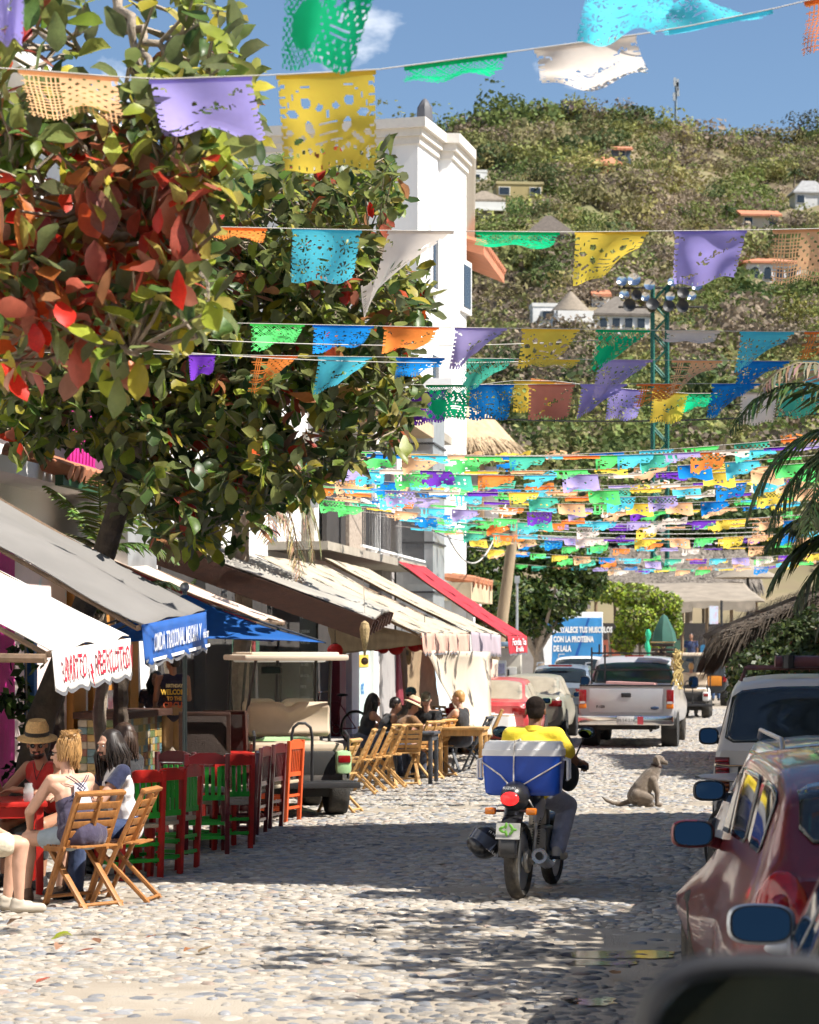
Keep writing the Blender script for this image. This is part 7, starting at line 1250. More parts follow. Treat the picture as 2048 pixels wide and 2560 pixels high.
t=T('wrapped_post','post wrapped in bright green cloth behind the pickup','post',Wp(1620,1627,74).xy.to_3d());b=MB();b.tube([(.02*math.sin(k*1.3),0,.12*k)for k in range(23)],[.07+.03*math.sin(k*1.9)for k in range(23)],8);b.build('cloth',M('emerald cloth',(.02,.42,.22),.7),t)
# bicycle with surfboard between the parked cars, cafe bicycle
def bicycle(label,loc,rz,mat,scale=1.0):
    t=T('bicycle',label,'bicycle',loc,rz,scale=scale)
    for y in(-.5,.52):
        e=bpy.data.objects.new('wheel',None);COL.objects.link(e);e.parent=t;b=MB();b.tube([(0,y+.33*math.cos(a),.33+.33*math.sin(a))for a in[6.283*q/28 for q in range(28)]],.022,7,closed=True);b.build('tyre',m_tyre,e);b=MB();b.tube([(0,y+.305*math.cos(a),.33+.305*math.sin(a))for a in[6.283*q/28 for q in range(28)]],.01,5,closed=True);b.build('rim',m_rim,e);b=MB()
        for q in range(14):a=6.283*q/14;b.tube([(0,y,.33),(0,y+.3*math.cos(a),.33+.3*math.sin(a))],.002,3,caps=False)
        b.build('spokes',m_rim,e,kind='stuff')
    for nm,a,c,r_ in(('top_tube',(0,-.12,.82),(0,.38,.86),.016),('down_tube',(0,-.05,.3),(0,.38,.82),.018),('seat_tube',(0,-.05,.3),(0,-.17,.95),.016),('chain_stay',(0,-.05,.3),(0,-.5,.33),.011),('seat_stay',(0,-.14,.8),(0,-.5,.33),.01),('fork',(0,.36,.9),(0,.52,.33),.014),('stem',(0,.36,.86),(0,.33,1.02),.014)):b=MB();b.tube([a,c],r_,7);b.build(nm,mat,t)
    b=MB();b.tube([(-.3,.24,1.04),(-.12,.33,1.02),(.12,.33,1.02),(.3,.24,1.04)],.012,7);b.build('handlebar',m_chrome,t);b=MB();b.ell((0,-.19,.97),(.07,.13,.03),12,8);b.build('saddle',m_blackpl,t);b=MB();b.tube([(0,-.05+.09*math.cos(a),.3+.09*math.sin(a))for a in[6.283*q/16 for q in range(16)]],.008,5,closed=True);b.build('chainring',m_rim,t);return t
D=19.7;c=Wp(1905,1627,D);bicycle('bicycle half hidden between the blue and white cars',Vector((c.x,D,0)),R(25),m_blackpl)
t=T('surfboard','thin white surfboard held flat behind the blue car','surfboard',Wp(1822,1946,20.2),R(-62),rot=(R(-2),R(8),R(-62)));b=MB()
b.grid(lambda u,v:Vector((.24*math.sin(math.pi*min(1,.02+.97*v))**.6*math.cos(u*6.2832),1.8*v-.32,.03*math.sin(u*6.2832)*math.sin(math.pi*(.02+.96*v))**.5+.06*(v-.4)**2)),20,22);b.build('board',M('surfboard foam',(.5,.42,.36),.35,.1,3),t,smooth=180);b=MB();b.box((0,1.2,.045),(.3,.25,.008));b.build('traction_pad',M('pad blue',(.03,.07,.25),.7),t)
bicycle('bicycle parked in the dark cafe doorway',S(*uv_of(at(835,1800,-8.4)),.15),R(60),m_maroon)
# backpack beside the cafe chairs
g=G(1232,1900);t=T('backpack','dark backpack dropped on the cobbles by the cafe','backpack',g,R(20));b=MB();b.ell((0,0,.16),(.2,.15,.17),14,10);b.ell((0,-.1,.12),(.14,.08,.1),12,8);b.build('bag',M('dark nylon',(.03,.032,.035),.7,.3,20,bump=.4),t,smooth=180,kind='thing');b=MB();b.tube([(-.08,-.1,.3),(0,-.12,.37),(.08,-.1,.3)],.012,6);b.build('handle',m_blackpl,t)
# puddle and fallen leaves
m_water=M('puddle water',(.035,.03,.026),.06,.2,6,spec=.5)
for i,(px,py,rx,ry,lab)in enumerate(((1600,2385,.75,.14,'long thin puddle beside the red car'),(1500,2408,.45,.12,'puddle left of the silver car mirror'),(1480,2505,.3,.14,'small puddle near the blurred mirror'))):
    g=G(px,py);b=MB();n=40;pts=[(rx*(.55+.45*noise.noise(Vector((math.cos(6.283*k/n)*1.4,math.sin(6.283*k/n)*1.4,i*3+.5))))*math.cos(6.283*k/n),ry*(.6+.5*noise.noise(Vector((math.cos(6.283*k/n)*1.7,math.sin(6.283*k/n)*1.7,i*5+2.5))))*math.sin(6.283*k/n)*2,0)for k in range(n)];b.add(pts,[tuple(range(n))]);o=b.build('puddle',m_water,label=lab,cat='puddle');o.location=(g.x,g.y,.003)
rr=random.Random(8)
for i,(px,py,c_,lab)in enumerate(((388,2358,(.42,.08,.04),'red fallen leaf in the middle of the sunny cobbles'),(232,2365,(.4,.14,.08),'curled reddish leaf left of the middle one'),(236,2388,(.35,.09,.05),'brown red leaf just below the curled one'),(140,2390,(.5,.28,.18),'pale pink dry leaf on the cobbles'),(460,2394,(.55,.16,.03),'small orange leaf right of the red one'),(480,2340,(.3,.1,.06),'thin brown leaf near the shade edge'),(125,2466,(.48,.12,.08),'large flat pink red leaf nearest the camera'),(530,2382,(.3,.2,.1),'dry tan leaf near the orange one'),(128,2363,(.3,.35,.03),'tiny yellow green leaf on the cobbles'),(18,2325,(.2,.08,.04),'dark leaf near the chair legs'),(1545,2450,(.35,.16,.06),'brown leaf on the wet stones by the car'))):
    g=G(px,py);tv,tf=leaves_t[i%5];me_=npmesh('fallen_leaf',tv*.14*rr.uniform(.7,1.1),tf,np.tile(c_,(len(tf),1)),True);o=put('fallen_leaf',me_,m_leaf,loc=(g.x,g.y,.045),rot=(rr.uniform(-.3,.3),rr.uniform(-.25,.1),rr.uniform(0,6)),label=lab,cat='leaf',group='fallen leaves on the street')
# ================================================================== PEOPLE
def skinm(name,c):return M('skin '+name,c,.5,.08,14,spec=.35,bump=.05)
sk_fair=skinm('fair',(.58,.34,.24));sk_tan=skinm('tan',(.36,.18,.11));sk_brown=skinm('brown',(.20,.095,.055));m_eye=M('eye',(.7,.7,.68),.2);m_iris=M('iris',(.03,.02,.015),.2)
def hairm(n,c):return M('hair '+n,c,.45,.35,30,spec=.5,stretch=(1,1,.3))
h_crop=M('cropped hair',(.022,.015,.012),.9,.4,60,spec=.15,bump=.8,bsc=300);h_blond=hairm('blond',(.42,.235,.085));h_dark=hairm('dark',(.02,.013,.01));h_brown=hairm('brown',(.05,.028,.018))
def remesh(b,vox,it=4):
    me=bpy.data.meshes.new('t');me.from_pydata(b.v,[],b.f)
    def mod(o):
        m=o.modifiers.new('r','REMESH');m.mode='VOXEL';m.voxel_size=vox;m.use_smooth_shade=True
        s_=o.modifiers.new('s','SMOOTH');s_.iterations=it;s_.factor=.5
    r_=evaluated(me,[mod]);bpy.data.meshes.remove(me);return r_
def cutmesh(me,cuts):
    bm=bmesh.new();bm.from_mesh(me)
    for co,no in cuts:bmesh.ops.bisect_plane(bm,geom=bm.verts[:]+bm.edges[:]+bm.faces[:],plane_co=co,plane_no=no,clear_outer=True)
    bm.to_mesh(me);bm.free();return me
def frame(p,q,fwd=(0,1,0)):
    z=(Vector(q)-Vector(p)).normalized();x=Vector(fwd).cross(z)
    if x.length<1e-3:x=Vector((1,0,0))
    x.normalize();y=z.cross(x);return Matrix((x,y,z)).transposed()
def ell2(b,c,r,m):
    k=len(b.v);b.ell((0,0,0),r,14,10);c=Vector(c)
    for i in range(k,len(b.v)):b.v[i]=tuple(m@Vector(b.v[i])+c)
def hand(b,w_,d,up,side,s=1.0,curl=.6):
    """palm and five fingers leaving the wrist w_ along d; up is the back of the hand; side=+1 right hand"""
    d=Vector(d).normalized();up=Vector(up);up=(up-d*up.dot(d)).normalized();x=d.cross(up)*1.0;c=Vector(w_);b.cap(c,.026*s,c+d*.045*s,.030*s,10);pal=c+d*.05*s
    for k,(o_,l_)in enumerate(((-.030,.068),(-.010,.078),(.010,.073),(.029,.056))):
        r0=pal+x*o_*s+d*.028*s;a=-curl*.5;d1=(d*math.cos(a)+up*math.sin(a));p1=r0+d1*l_*.55*s;a=-curl*1.3;d2=(d*math.cos(a)+up*math.sin(a));b.cap(pal+x*o_*.6*s,.013*s,r0,.0105*s,8);b.cap(r0,.0105*s,p1,.0095*s,8);b.cap(p1,.0095*s,p1+d2*l_*.5*s,.008*s,8)
    t0=c+d*.02*s-x*side*.022*s;t1=t0+(d*.6-x*side*.8-up*.25).normalized()*.045*s;b.cap(t0,.015*s,t1,.011*s,8);b.cap(t1,.011*s,t1+(d*.9-x*side*.25-up*.3).normalized()*.035*s,.0095*s,8)
def pose_seated(lean=.15,twist=0,head=(0,0),seat=.46,knees=.13,kf=.43,arms='rest',hs=.0):
    Pz=seat+.10;P=Vector((0,0,Pz));m=Matrix.Rotation(-lean,3,'X');J=dict(P=P,C=P+m@Vector((0,.01,.30)),N=P+m@Vector((0,.005,.50)),m=m,head=head,lean=lean);J['H']=J['N']+Matrix.Rotation(-lean*.5,3,'X')@Vector((0,.03,.165));sh=P+m@Vector((0,0,.455))
    for s,n in((-1,'L'),(1,'R')):
        J['S'+n]=sh+Vector((s*.185,0,0));J['HP'+n]=P+Vector((s*.09,.02,-.02));J['K'+n]=Vector((s*knees,kf,seat+.06));J['A'+n]=Vector((s*knees,kf+.02,.09));J['T'+n]=J['A'+n]+Vector((s*.03,.16,-.05))
        if arms=='rest':J['E'+n]=J['S'+n]+Vector((s*.05,.07,-.27));J['W'+n]=Vector((s*(knees+.0),kf-.14,seat+.15))
        if arms=='table':J['E'+n]=J['S'+n]+Vector((s*.06,.20,-.22));J['W'+n]=J['E'+n]+Vector((-s*.10,.22,.02))
    return J
def pose_stand(head=(0,0),stride=0.0,h=0.0):
    P=Vector((0,0,.95));m=Matrix.Identity(3);J=dict(P=P,C=P+Vector((0,.0,.28)),N=P+Vector((0,-.01,.50)),m=m,head=head,lean=0);J['H']=J['N']+Vector((0,.025,.165))
    for s,n in((-1,'L'),(1,'R')):
        J['S'+n]=P+Vector((s*.185,-.01,.455));J['HP'+n]=P+Vector((s*.09,0,-.02));J['K'+n]=Vector((s*.10,.03+s*stride*.4,.50));J['A'+n]=Vector((s*.10,s*stride,.09));J['T'+n]=J['A'+n]+Vector((s*.03,.16,-.05));J['E'+n]=J['S'+n]+Vector((s*.05,-.03,-.28));J['W'+n]=J['E'+n]+Vector((s*.0,.06,-.25))
    return J
def torso_caps(b,J,i=0.0,sc=1.0):
    m=J['m'];P,C,N=J['P'],J['C'],J['N'];e=lambda r:tuple(q*sc+i for q in r)
    ell2(b,P+m@Vector((0,-.01,.02)),e((.165,.115,.115)),m);ell2(b,P.lerp(C,.5),e((.140,.098,.15)),m);ell2(b,C+m@Vector((0,.0,.02)),e((.165,.108,.16)),m)
    for n in 'LR':b.cap(N+m@Vector((0,-.005,-.055)),.055*sc+i,J['S'+n],.052*sc+i,12);b.cap(C,.09*sc+i,J['S'+n]+Vector((0,0,-.03)),.05*sc+i,12)
def figure(label,loc,rz,J,skin,scale=1.0,vox=.011,fine=True,sex='m',curl=.6,hands=None,name='person',feet=True,group=None):
    t=T(name,label,'person',loc,rz,group,scale=scale);b=MB();torso_caps(b,J);m=J['m'];N,Hd=J['N'],J['H']
    b.cap(N+Vector((0,-.01,-.05)),.058,Hd+Vector((0,-.015,-.06)),.05,12);hm=(Matrix.Rotation(J['head'][0],3,'Z')@Matrix.Rotation(J['head'][1],3,'X'));J['hm']=hm;hp=lambda x,y,z:Hd+hm@Vector((x,y,z))
    ell2(b,hp(0,-.01,.035),(.076,.095,.088),hm);ell2(b,hp(0,.02,-.03),(.062,.075,.085),hm);ell2(b,hp(0,.045,-.085),(.034,.036,.028),hm);b.cap(hp(0,.088,.012),.009,hp(0,.108,-.022),.013,8);ell2(b,hp(0,.078,.035),(.05,.02,.014),hm);ell2(b,hp(0,.085,-.055),(.024,.014,.012),hm)
    for s in(-1,1):ell2(b,hp(s*.078,-.005,-.005),(.010,.022,.032),hm);ell2(b,hp(s*.04,.06,-.018),(.022,.02,.018),hm)
    for n,s in(('L',-1),('R',1)):
        b.cap(J['S'+n],.052,J['E'+n],.041,12);b.cap(J['E'+n],.041,J['W'+n],.027,12);b.cap(J['HP'+n],.088,J['K'+n],.06,12);b.cap(J['K'+n],.058,J['K'+n].lerp(J['A'+n],.35)+Vector((0,-.015,0)),.057,12);b.cap(J['K'+n].lerp(J['A'+n],.35)+Vector((0,-.015,0)),.055,J['A'+n],.036,12)
        if feet:b.cap(J['A'+n]+Vector((0,-.03,-.045)),.038,J['T'+n],.030,10)
        hd_=(J['W'+n]-J['E'+n]).normalized();up=Vector((0,0,1))if abs(hd_.z)<.8 else Vector((s,0,0));cu_=curl
        if hands and n in hands:hd_,up,cu_=Vector(hands[n][0]),Vector(hands[n][1]),hands[n][2]
        hand(b,J['W'+n],hd_,up,s,1.0,cu_)
    me=remesh(b,vox if not fine else .0068,4 if not fine else 5);put('body',me,skin,t)
    for s in(-1,1):
        e=MB();e.ell(hp(s*.031,.079,.012),(.012,.008,.007),10,6);eo=e.build('eye',m_eye,t,smooth=180);e=MB();e.ell(hp(s*.031,.0865,.012),(.0055,.003,.0055),8,6);e.build('iris',m_iris,eo,smooth=180)
    e=MB();e.ell(hp(0,.096,-.052),(.023,.006,.0065),12,6);e.build('lips',M('lips',(.32,.09,.08),.4),t,smooth=180)
    t['_s']=scale;return t,hp
def wear(t,name,mat,b,vox=.011,cuts=(),it=4):
    me=cutmesh(remesh(b,vox,it),cuts);return put(name,me,mat,t)
def shirt(t,J,mat,i=.014,sleeve=.55,hem=-.06,neck=.0,name='shirt',vox=.011,flare=0,smat=None):
    b=MB();torso_caps(b,J,i)
    if flare:ell2(b,J['P']+Vector((0,0,.0)),(.175+flare,.13+flare,.14),J['m'])
    cuts=[(J['P']+J['m']@Vector((0,0,hem)),J['m']@Vector((0,0,-1))),(J['N']+Vector((0,.03,neck)),Vector((0,.35,1)).normalized())]
    if sleeve:
        for n in 'LR':
            a,c=J['S'+n],J['S'+n].lerp(J['E'+n],sleeve)
            if smat is None:b.cap(a,.062+i*.4,c,.058+i*.4,12)
            else:s_=MB();s_.cap(a,.064+i*.4,c,.06+i*.4,14);wear(t,'sleeve',smat,s_,vox,[(c,(c-a).normalized())])
    else:
        for n,s in(('L',-1),('R',1)):cuts.append((J['S'+n]+Vector((-s*.035,0,0)),Vector((s,0,.35)).normalized()))
    return wear(t,name,mat,b,vox,cuts)
def trousers(t,J,mat,frac=1.0,i=.016,name='trousers',vox=.012):
    b=MB();m=J['m'];ell2(b,J['P']+m@Vector((0,-.01,.02)),(.167+i,.118+i,.118+i),m);cuts=[(J['P']+m@Vector((0,0,.11)),m@Vector((0,0,1)))]
    for n in 'LR':
        K=J['K'+n];
        if frac<=.55:e=J['HP'+n].lerp(K,frac*1.8);b.cap(J['HP'+n],.092+i,e,.082+i,12)
        else:e=K.lerp(J['A'+n],(frac-.5)*2-.06);b.cap(J['HP'+n],.09+i,K,.064+i,12);b.cap(K,.064+i,e,.05+i,12)
    return wear(t,name,mat,b,vox,cuts)
def shoes(t,J,mat,name='shoe'):
    for n in 'LR':b=MB();b.cap(J['A'+n]+Vector((0,-.03,-.04)),.045,J['T'+n],.04,12);b.cap(J['A'+n]+Vector((0,-.02,0)),.045,J['A'+n],.044,10);me=cutmesh(remesh(b,.012,3),[]);put(name,me,mat,t)
def strands(b,hp,n,seed,f,r=.004):
    rr=random.Random(seed)
    for i in range(n):b.tube([hp(*p)for p in f(rr)],[r,r*1.1,r*.9,r*.4][:4],4,caps=False)
def short_hair(t,hp,mat,J,top=.0,vox=.009):
    b=MB();ell2(b,hp(0,-.022,.045),(.083,.097,.093+top),J['hm']);ell2(b,hp(0,-.05,.0),(.074,.062,.085),J['hm']);me=cutmesh(remesh(b,vox,2),[(hp(0,.062,.05),J['hm']@Vector((0,1,-.35)).normalized()),(hp(0,-.05,-.062),J['hm']@Vector((0,.2,-1)).normalized())]);put('hair',me,mat,t)
def long_hair(t,hp,mat,J,ln=.28,seed=1,n=260,wave=.02):
    b=MB();ell2(b,hp(0,-.025,.045),(.088,.1,.096),J['hm']);me=cutmesh(remesh(b,.01,2),[(hp(0,.055,.05),J['hm']@Vector((0,1,-.3)).normalized())]);put('hair_cap',me,mat,t);b=MB()
    def f(r):
        a=r.uniform(-2.45,2.45)-1.5708;x,y=math.cos(a)*.086,math.sin(a)*.092-.02;L_=ln*r.uniform(.65,1.1);q=r.uniform(-.03,.03);return[(x*.7,y*.7-.01,.10),(x*1.08,y*1.08,.03),(x*1.15+q+wave*math.sin(r.random()*6),y*1.1+q,-.08),(x*1.1+wave*1.5*math.sin(r.random()*6),y*1.1+wave*math.cos(r.random()*6),-.08-L_)]
    strands(b,hp,n,seed,f,.011);b.build('hair',mat,t,smooth=180,kind='stuff')
def hat(t,hp,J,mat,band=None,brim=.15,h_=.1,name='hat',tilt=.0):
    X=Matrix.Translation(hp(0,-.015,.075))@(J['hm']@Matrix.Rotation(tilt,3,'X')).to_4x4();b=MB();b.lathe([(brim,-.03),(brim*.98,-.02),(.098,.0),(.096,.005),(.094,h_*.6),(.07,h_),(.03,h_*.93),(.001,h_*.9)],30,X);o=b.build(name,mat,t,smooth=50,solid=.004)
    if band:b=MB();b.lathe([(.0985,.005),(.0985,.035)],30,X);b.build('hat_band',band,o,smooth=180,solid=.004)
def cap_hat(t,hp,J,mat):
    X=Matrix.Translation(hp(0,-.01,.055))@J['hm'].to_4x4();b=MB();b.lathe([(.09,-.01),(.09,.02),(.078,.06),(.04,.088),(.001,.095)],24,X);o=b.build('cap',mat,t,smooth=60);b=MB();b.grid(lambda u,v:X@Vector(((u-.5)*.14,.06+.085*v*(1-(2*u-1)**2*.5),.0-.02*v)),8,4);b.build('visor',mat,o,smooth=180,solid=.005)
def glasses(t,hp):
    b=MB()
    for s in(-1,1):b.ell(hp(s*.032,.092,.012),(.027,.007,.019),12,8)
    g_=b.build('sunglasses',M('dark lens',(.012,.012,.014),.08),t,smooth=180,kind='thing');b=MB()
    for s in(-1,1):b.tube([hp(s*.058,.085,.018),hp(s*.082,-.005,.018)],.004,5)
    b.build('temples',m_blackpl,g_,kind='stuff')
def beard(t,hp,J,mat):b=MB();ell2(b,hp(0,.028,-.075),(.06,.065,.045),J['hm']);b.cap(hp(-.03,.09,-.04),.009,hp(.03,.09,-.04),.009);me=cutmesh(remesh(b,.009,2),[(hp(0,0,-.045),J['hm']@Vector((0,-.5,1)).normalized())]);put('beard',me,mat,t)
def clothm(n,c,**k):return M('fabric '+n,c,.85,.14,10,bump=.55,bsc=16,sheen=.2,**k)
# --- 1 blonde woman on the folding chair
g=G(210,2266);J=pose_seated(.30,head=(R(35),R(-4)),knees=.17,kf=.46);J['WL']=Vector((-.17,.43,.60));J['EL']=J['SL']+Vector((-.10,.15,-.25));J['WR']=Vector((.12,.36,.64));J['ER']=J['SR']+Vector((.04,.12,-.26))
t,hp=figure('blonde woman in a dark strappy top sitting with her back to us',Vector((g.x-.03,g.y+.03,0)),R(46),J,sk_fair,.98,hands={'L':((.1,.5,-.7),(-.2,.8,.6),.5),'R':((0,.9,-.4),(0,.4,.9),.5)})
cl=clothm('dusk purple',(.055,.045,.085));b=MB();m=J['m'];P,C=J['P'],J['C'];ell2(b,P+m@Vector((0,-.02,.0)),(.215,.185,.16),m);ell2(b,P.lerp(C,.35),(.18,.145,.2),m);ell2(b,P.lerp(C,.8),(.168,.118,.17),m)
me=remesh(b,.011,4)
for v_ in me.vertices:q=math.atan2(v_.co.x,v_.co.y);k_=max(0,(P.z+.25-v_.co.z))*.09;v_.co.x*=1+k_*math.sin(q*9);v_.co.y*=1+k_*math.cos(q*8)
cutmesh(me,[(C+m@Vector((0,-.08,.03)),(m@Vector((0,-.55,.85))).normalized()),(P+Vector((0,-.1,-.085)),Vector((0,-.1,-1)))]);put('tank_top',me,cl,t)
bk=lambda x,z:P+m@Vector((x,-.118-.02*(z>.3)*0+.028*(abs(x)/.12)**2,z))
st_=MB()
for a,c in(((-.115,.46),(.10,.27)),((-.085,.46),(.13,.27)),((.115,.46),(-.10,.27)),((.085,.46),(-.13,.27)),((-.04,.36),(.06,.26)),((.04,.36),(-.06,.26))):st_.tube([bk(lerp(a[0],c[0],k/6),lerp(a[1],c[1],k/6))+m@Vector((0,-.004-.006*math.sin(k),0))for k in range(7)],.0045,5)
st_.build('back_straps',cl,t,kind='stuff');b=MB();b.grid(lambda u,v:bk(lerp(-.09,.09,u)*(1-.35*v),lerp(.22,.40,v))+m@Vector((0,-.002,0)),10,8);b.build('lace_back',clothm('white lace',(.62,.58,.62)),t,smooth=180,solid=.004)
trousers(t,J,clothm('pale denim',(.34,.42,.48)),.28,.014,'denim_shorts')
b=MB();hm=J['hm'];ell2(b,hp(0,-.025,.045),(.086,.1,.095),hm);ell2(b,hp(0,-.075,.05),(.07,.055,.075),hm);ell2(b,hp(.005,-.07,.125),(.075,.07,.058),hm);put('hair',cutmesh(remesh(b,.008,2),[(hp(0,.055,.05),hm@Vector((0,1,-.25)).normalized())]),h_blond,t);b=MB()
def f1(r):
    a=r.uniform(-2.3,2.3)-1.5708;x,y=math.cos(a)*.088,math.sin(a)*.1-.025;z0=r.uniform(-.06,.09)
    return[(x*1.0,y*1.0,z0),(x*1.08,y*1.05-.008,z0+.04),(x*.7,y*.8-.02,.12+r.uniform(0,.03)),(x*.3+r.uniform(-.07,.07),-.06+r.uniform(-.08,.07),.13+r.uniform(-.02,.065))]
strands(b,hp,420,5,f1,.0038)
def f2(r):a=r.uniform(-1.2,1.2)-1.5708;x,y=math.cos(a)*.075,math.sin(a)*.09-.03;return[(x,y,.02),(x*1.1,y*1.08,-.05),(x*.9+r.uniform(-.02,.02),y*.92,-.075),(x*.8+r.uniform(-.03,.03),y*.9+r.uniform(-.02,.02),-.09-r.uniform(0,.045))]
strands(b,hp,60,6,f2,.0035);b.build('hair_strands',h_blond,t,smooth=180,kind='stuff');glasses(t,hp);shoes(t,J,M('sandal',(.12,.07,.045),.7),'sandal')
# --- 2 man with straw hat and red tank
c=Wp(95,1627,19.95);J=pose_seated(.42,head=(R(38),R(-12)),knees=.2,arms='table');J['WL']=J['EL']+Vector((.16,.20,.06));J['WR']=J['ER']+Vector((.02,.14,.20));J['ER']=J['ER']+Vector((.04,.02,-.02))
t,hp=figure('man in a straw hat and red tank top leaning on the red table',Vector((c.x+.12,c.y+.42,0)),R(146),J,sk_tan,1.02,hands={'R':((.05,.05,1),(-.3,1,0),.35),'L':((.9,.35,0),(0,0,1),.5)});shirt(t,J,clothm('red tank',(.38,.015,.012)),.012,0,name='tank_top',neck=.015);trousers(t,J,clothm('black shorts',(.02,.02,.022)),.8,name='shorts');hat(t,hp,J,M('straw weave',(.58,.38,.17),.8,.25,60,bump=.5,bsc=150),clothm('dark band',(.03,.025,.022)),.165,.125,'straw_hat');short_hair(t,hp,h_dark,J,-.03);beard(t,hp,J,h_dark);glasses(t,hp);shoes(t,J,m_blackpl);b=MB();b.tube([J['N']+Vector((-.06,.05,.0)),J['C']+Vector((0,.155,.05)),J['N']+Vector((.06,.05,.0))],.004,5);b.build('neck_cord',m_blackpl,t)
# --- 3 long haired man
c=Wp(322,1627,19.35);J=pose_seated(.18,head=(R(18),R(-6)),arms='table');t,hp=figure('bearded man with long dark hair in white tee with navy sleeves',Vector((c.x-.02,c.y,0)),R(112),J,sk_fair,1.0);wt=clothm('white tee',(.68,.66,.66));shirt(t,J,wt,.018,.5,-.12,smat=clothm('navy',(.015,.02,.06)),flare=.01);trousers(t,J,clothm('blue jean',(.03,.05,.12)),1.0);long_hair(t,hp,h_dark,J,.20,3,300,.03);beard(t,hp,J,h_brown);shoes(t,J,m_blackpl);b=MB();b.box(J['C']+Vector((-.08,.135,-.02)),(.11,.012,.13),r=(R(-8),0,R(18)));b.build('chest_pocket',clothm('ochre',(.55,.22,.02)),t)
# --- 4 dark haired person behind
c=Wp(330,1627,20.9);J=pose_seated(.1,head=(R(-10),0),arms='table');t,hp=figure('dark haired person in black behind the long haired man',Vector((c.x,c.y,0)),R(70),J,sk_fair,1.0,.013,False);shirt(t,J,clothm('black tee',(.015,.015,.017)),.015,.6);long_hair(t,hp,h_brown,J,.10,7,220);trousers(t,J,clothm('black cotton',(.02,.02,.022)),1.0);shoes(t,J,m_blackpl)
# --- 5 person at the frame edge, knees only
c=Wp(-118,1627,18.0);J=pose_seated(.1,arms='rest',knees=.11,kf=.5);J['AL']=Vector((-.1,.42,.09));J['AR']=Vector((.1,.48,.09));[J.__setitem__('T'+n,J['A'+n]+Vector((0,.17,-.05)))for n in 'LR'];t,hp=figure('person cut by the frame edge with bare knees at the table',Vector((c.x,c.y,0)),R(-72),J,sk_fair,1.0,.012,False);shirt(t,J,clothm('grey tee',(.3,.3,.32)),.015,.5);trousers(t,J,clothm('cream shorts',(.62,.55,.42)),.40,name='shorts');short_hair(t,hp,h_brown,J);shoes(t,J,M('canvas shoe',(.45,.40,.33),.8))
# --- 6 standing man, circus shirt
c=Wp(432,1627,33.0);J=pose_stand(head=(R(40),R(-8)));J['WL']=J['EL']+Vector((.02,.2,-.08));J['ER']=J['SR']+Vector((.04,.06,-.27));J['WR']=J['ER']+Vector((-.03,.22,.02));t,hp=figure('man standing at the counter in dark circus tank top and tan shorts',Vector((c.x,c.y,.15)),R(14),J,sk_tan,1.03,.012,False);dk=clothm('dark navy',(.028,.022,.045));shirt(t,J,dk,.02,0,-.14,name='tank_top',neck=.03,flare=.012);trousers(t,J,clothm('tan shorts',(.36,.21,.10)),.52,.02,name='shorts');short_hair(t,hp,h_dark,J,.02);shoes(t,J,m_white)
for tx,z,sz,cc in(('BIRTHDAY',.42,.06,(.75,.6,.3)),('WELCOME',.335,.095,(.75,.45,.06)),('TO THE',.25,.07,(.72,.35,.06)),('CIRCUS',.16,.11,(.65,.14,.06))):text('lettering',tx,sz,M('print %s'%tx.lower(),cc,.8),t,(0,-.158+(.03 if z<.2 else 0),J['P'].z+z-.06),(R(90),0,0),sx=.78,bold=.004)
for n in 'LR':b=MB();b.cap(J['A'+n]+Vector((0,0,0)),.042,J['A'+n]+Vector((0,-.01,.13)),.045,12);b.build('sock',clothm('pale blue sock',(.4,.5,.65)),t,smooth=180)
c=Wp(398,1627,34.6);J=pose_stand(head=(R(0),0));t,hp=figure('dark haired woman facing us behind the counter',Vector((c.x-.05,c.y,.05)),R(180),J,sk_tan,.94,.013,False);shirt(t,J,clothm('dark floral',(.05,.03,.04),dirt=(.35,.15,.12,.8),dirt_sc=14),.015,.4);trousers(t,J,clothm('dark skirt',(.03,.025,.03)),1.0);long_hair(t,hp,h_dark,J,.26,9);shoes(t,J,m_blackpl)
# --- cafe group
gp='people at the cafe table';tb0=G(1030,1935)+Vector((-.25,1.3,0))
def diner(label,px,D,rz,shirtc,hairk,skin,hd=(0,0),lean=.3,sleeve=.5,scale=.98,extra=None,z=0):
    c=Wp(px,1627,D);J=pose_seated(lean,head=hd,arms='table');t,hp=figure(label,Vector((c.x,c.y,z)),rz,J,skin,scale,.014,False,group=gp);shirt(t,J,clothm('c'+label[:16],shirtc),.015,sleeve,vox=.014);trousers(t,J,clothm('diner trousers',(.05,.06,.09)),1.0,vox=.015);shoes(t,J,m_blackpl)
    if hairk=='long':long_hair(t,hp,h_dark,J,.30,px,150)
    elif hairk=='short':short_hair(t,hp,h_dark,J,vox=.012)
    elif hairk=='blond':short_hair(t,hp,h_blond,J,vox=.012)
    if extra:extra(t,hp,J)
diner('woman with long dark hair at the left of the cafe table',905,38.2,R(-70),(.02,.02,.022),'long',sk_tan,(R(-15),R(-8)),sleeve=0);diner('short haired man in dark vest next to the long haired woman',945,37.4,R(-65),(.03,.03,.035),'short',sk_tan,(R(-10),R(-15)),.5,0)
diner('diner bending under a striped straw hat',985,37.0,R(-60),(.20,.10,.04),'short',sk_tan,(R(-20),R(-25)),.55,.5,extra=lambda t,hp,J:hat(t,hp,J,M('pale straw',(.62,.48,.30),.8,.2,40),m_maroon,.15,.1,'straw_hat'))
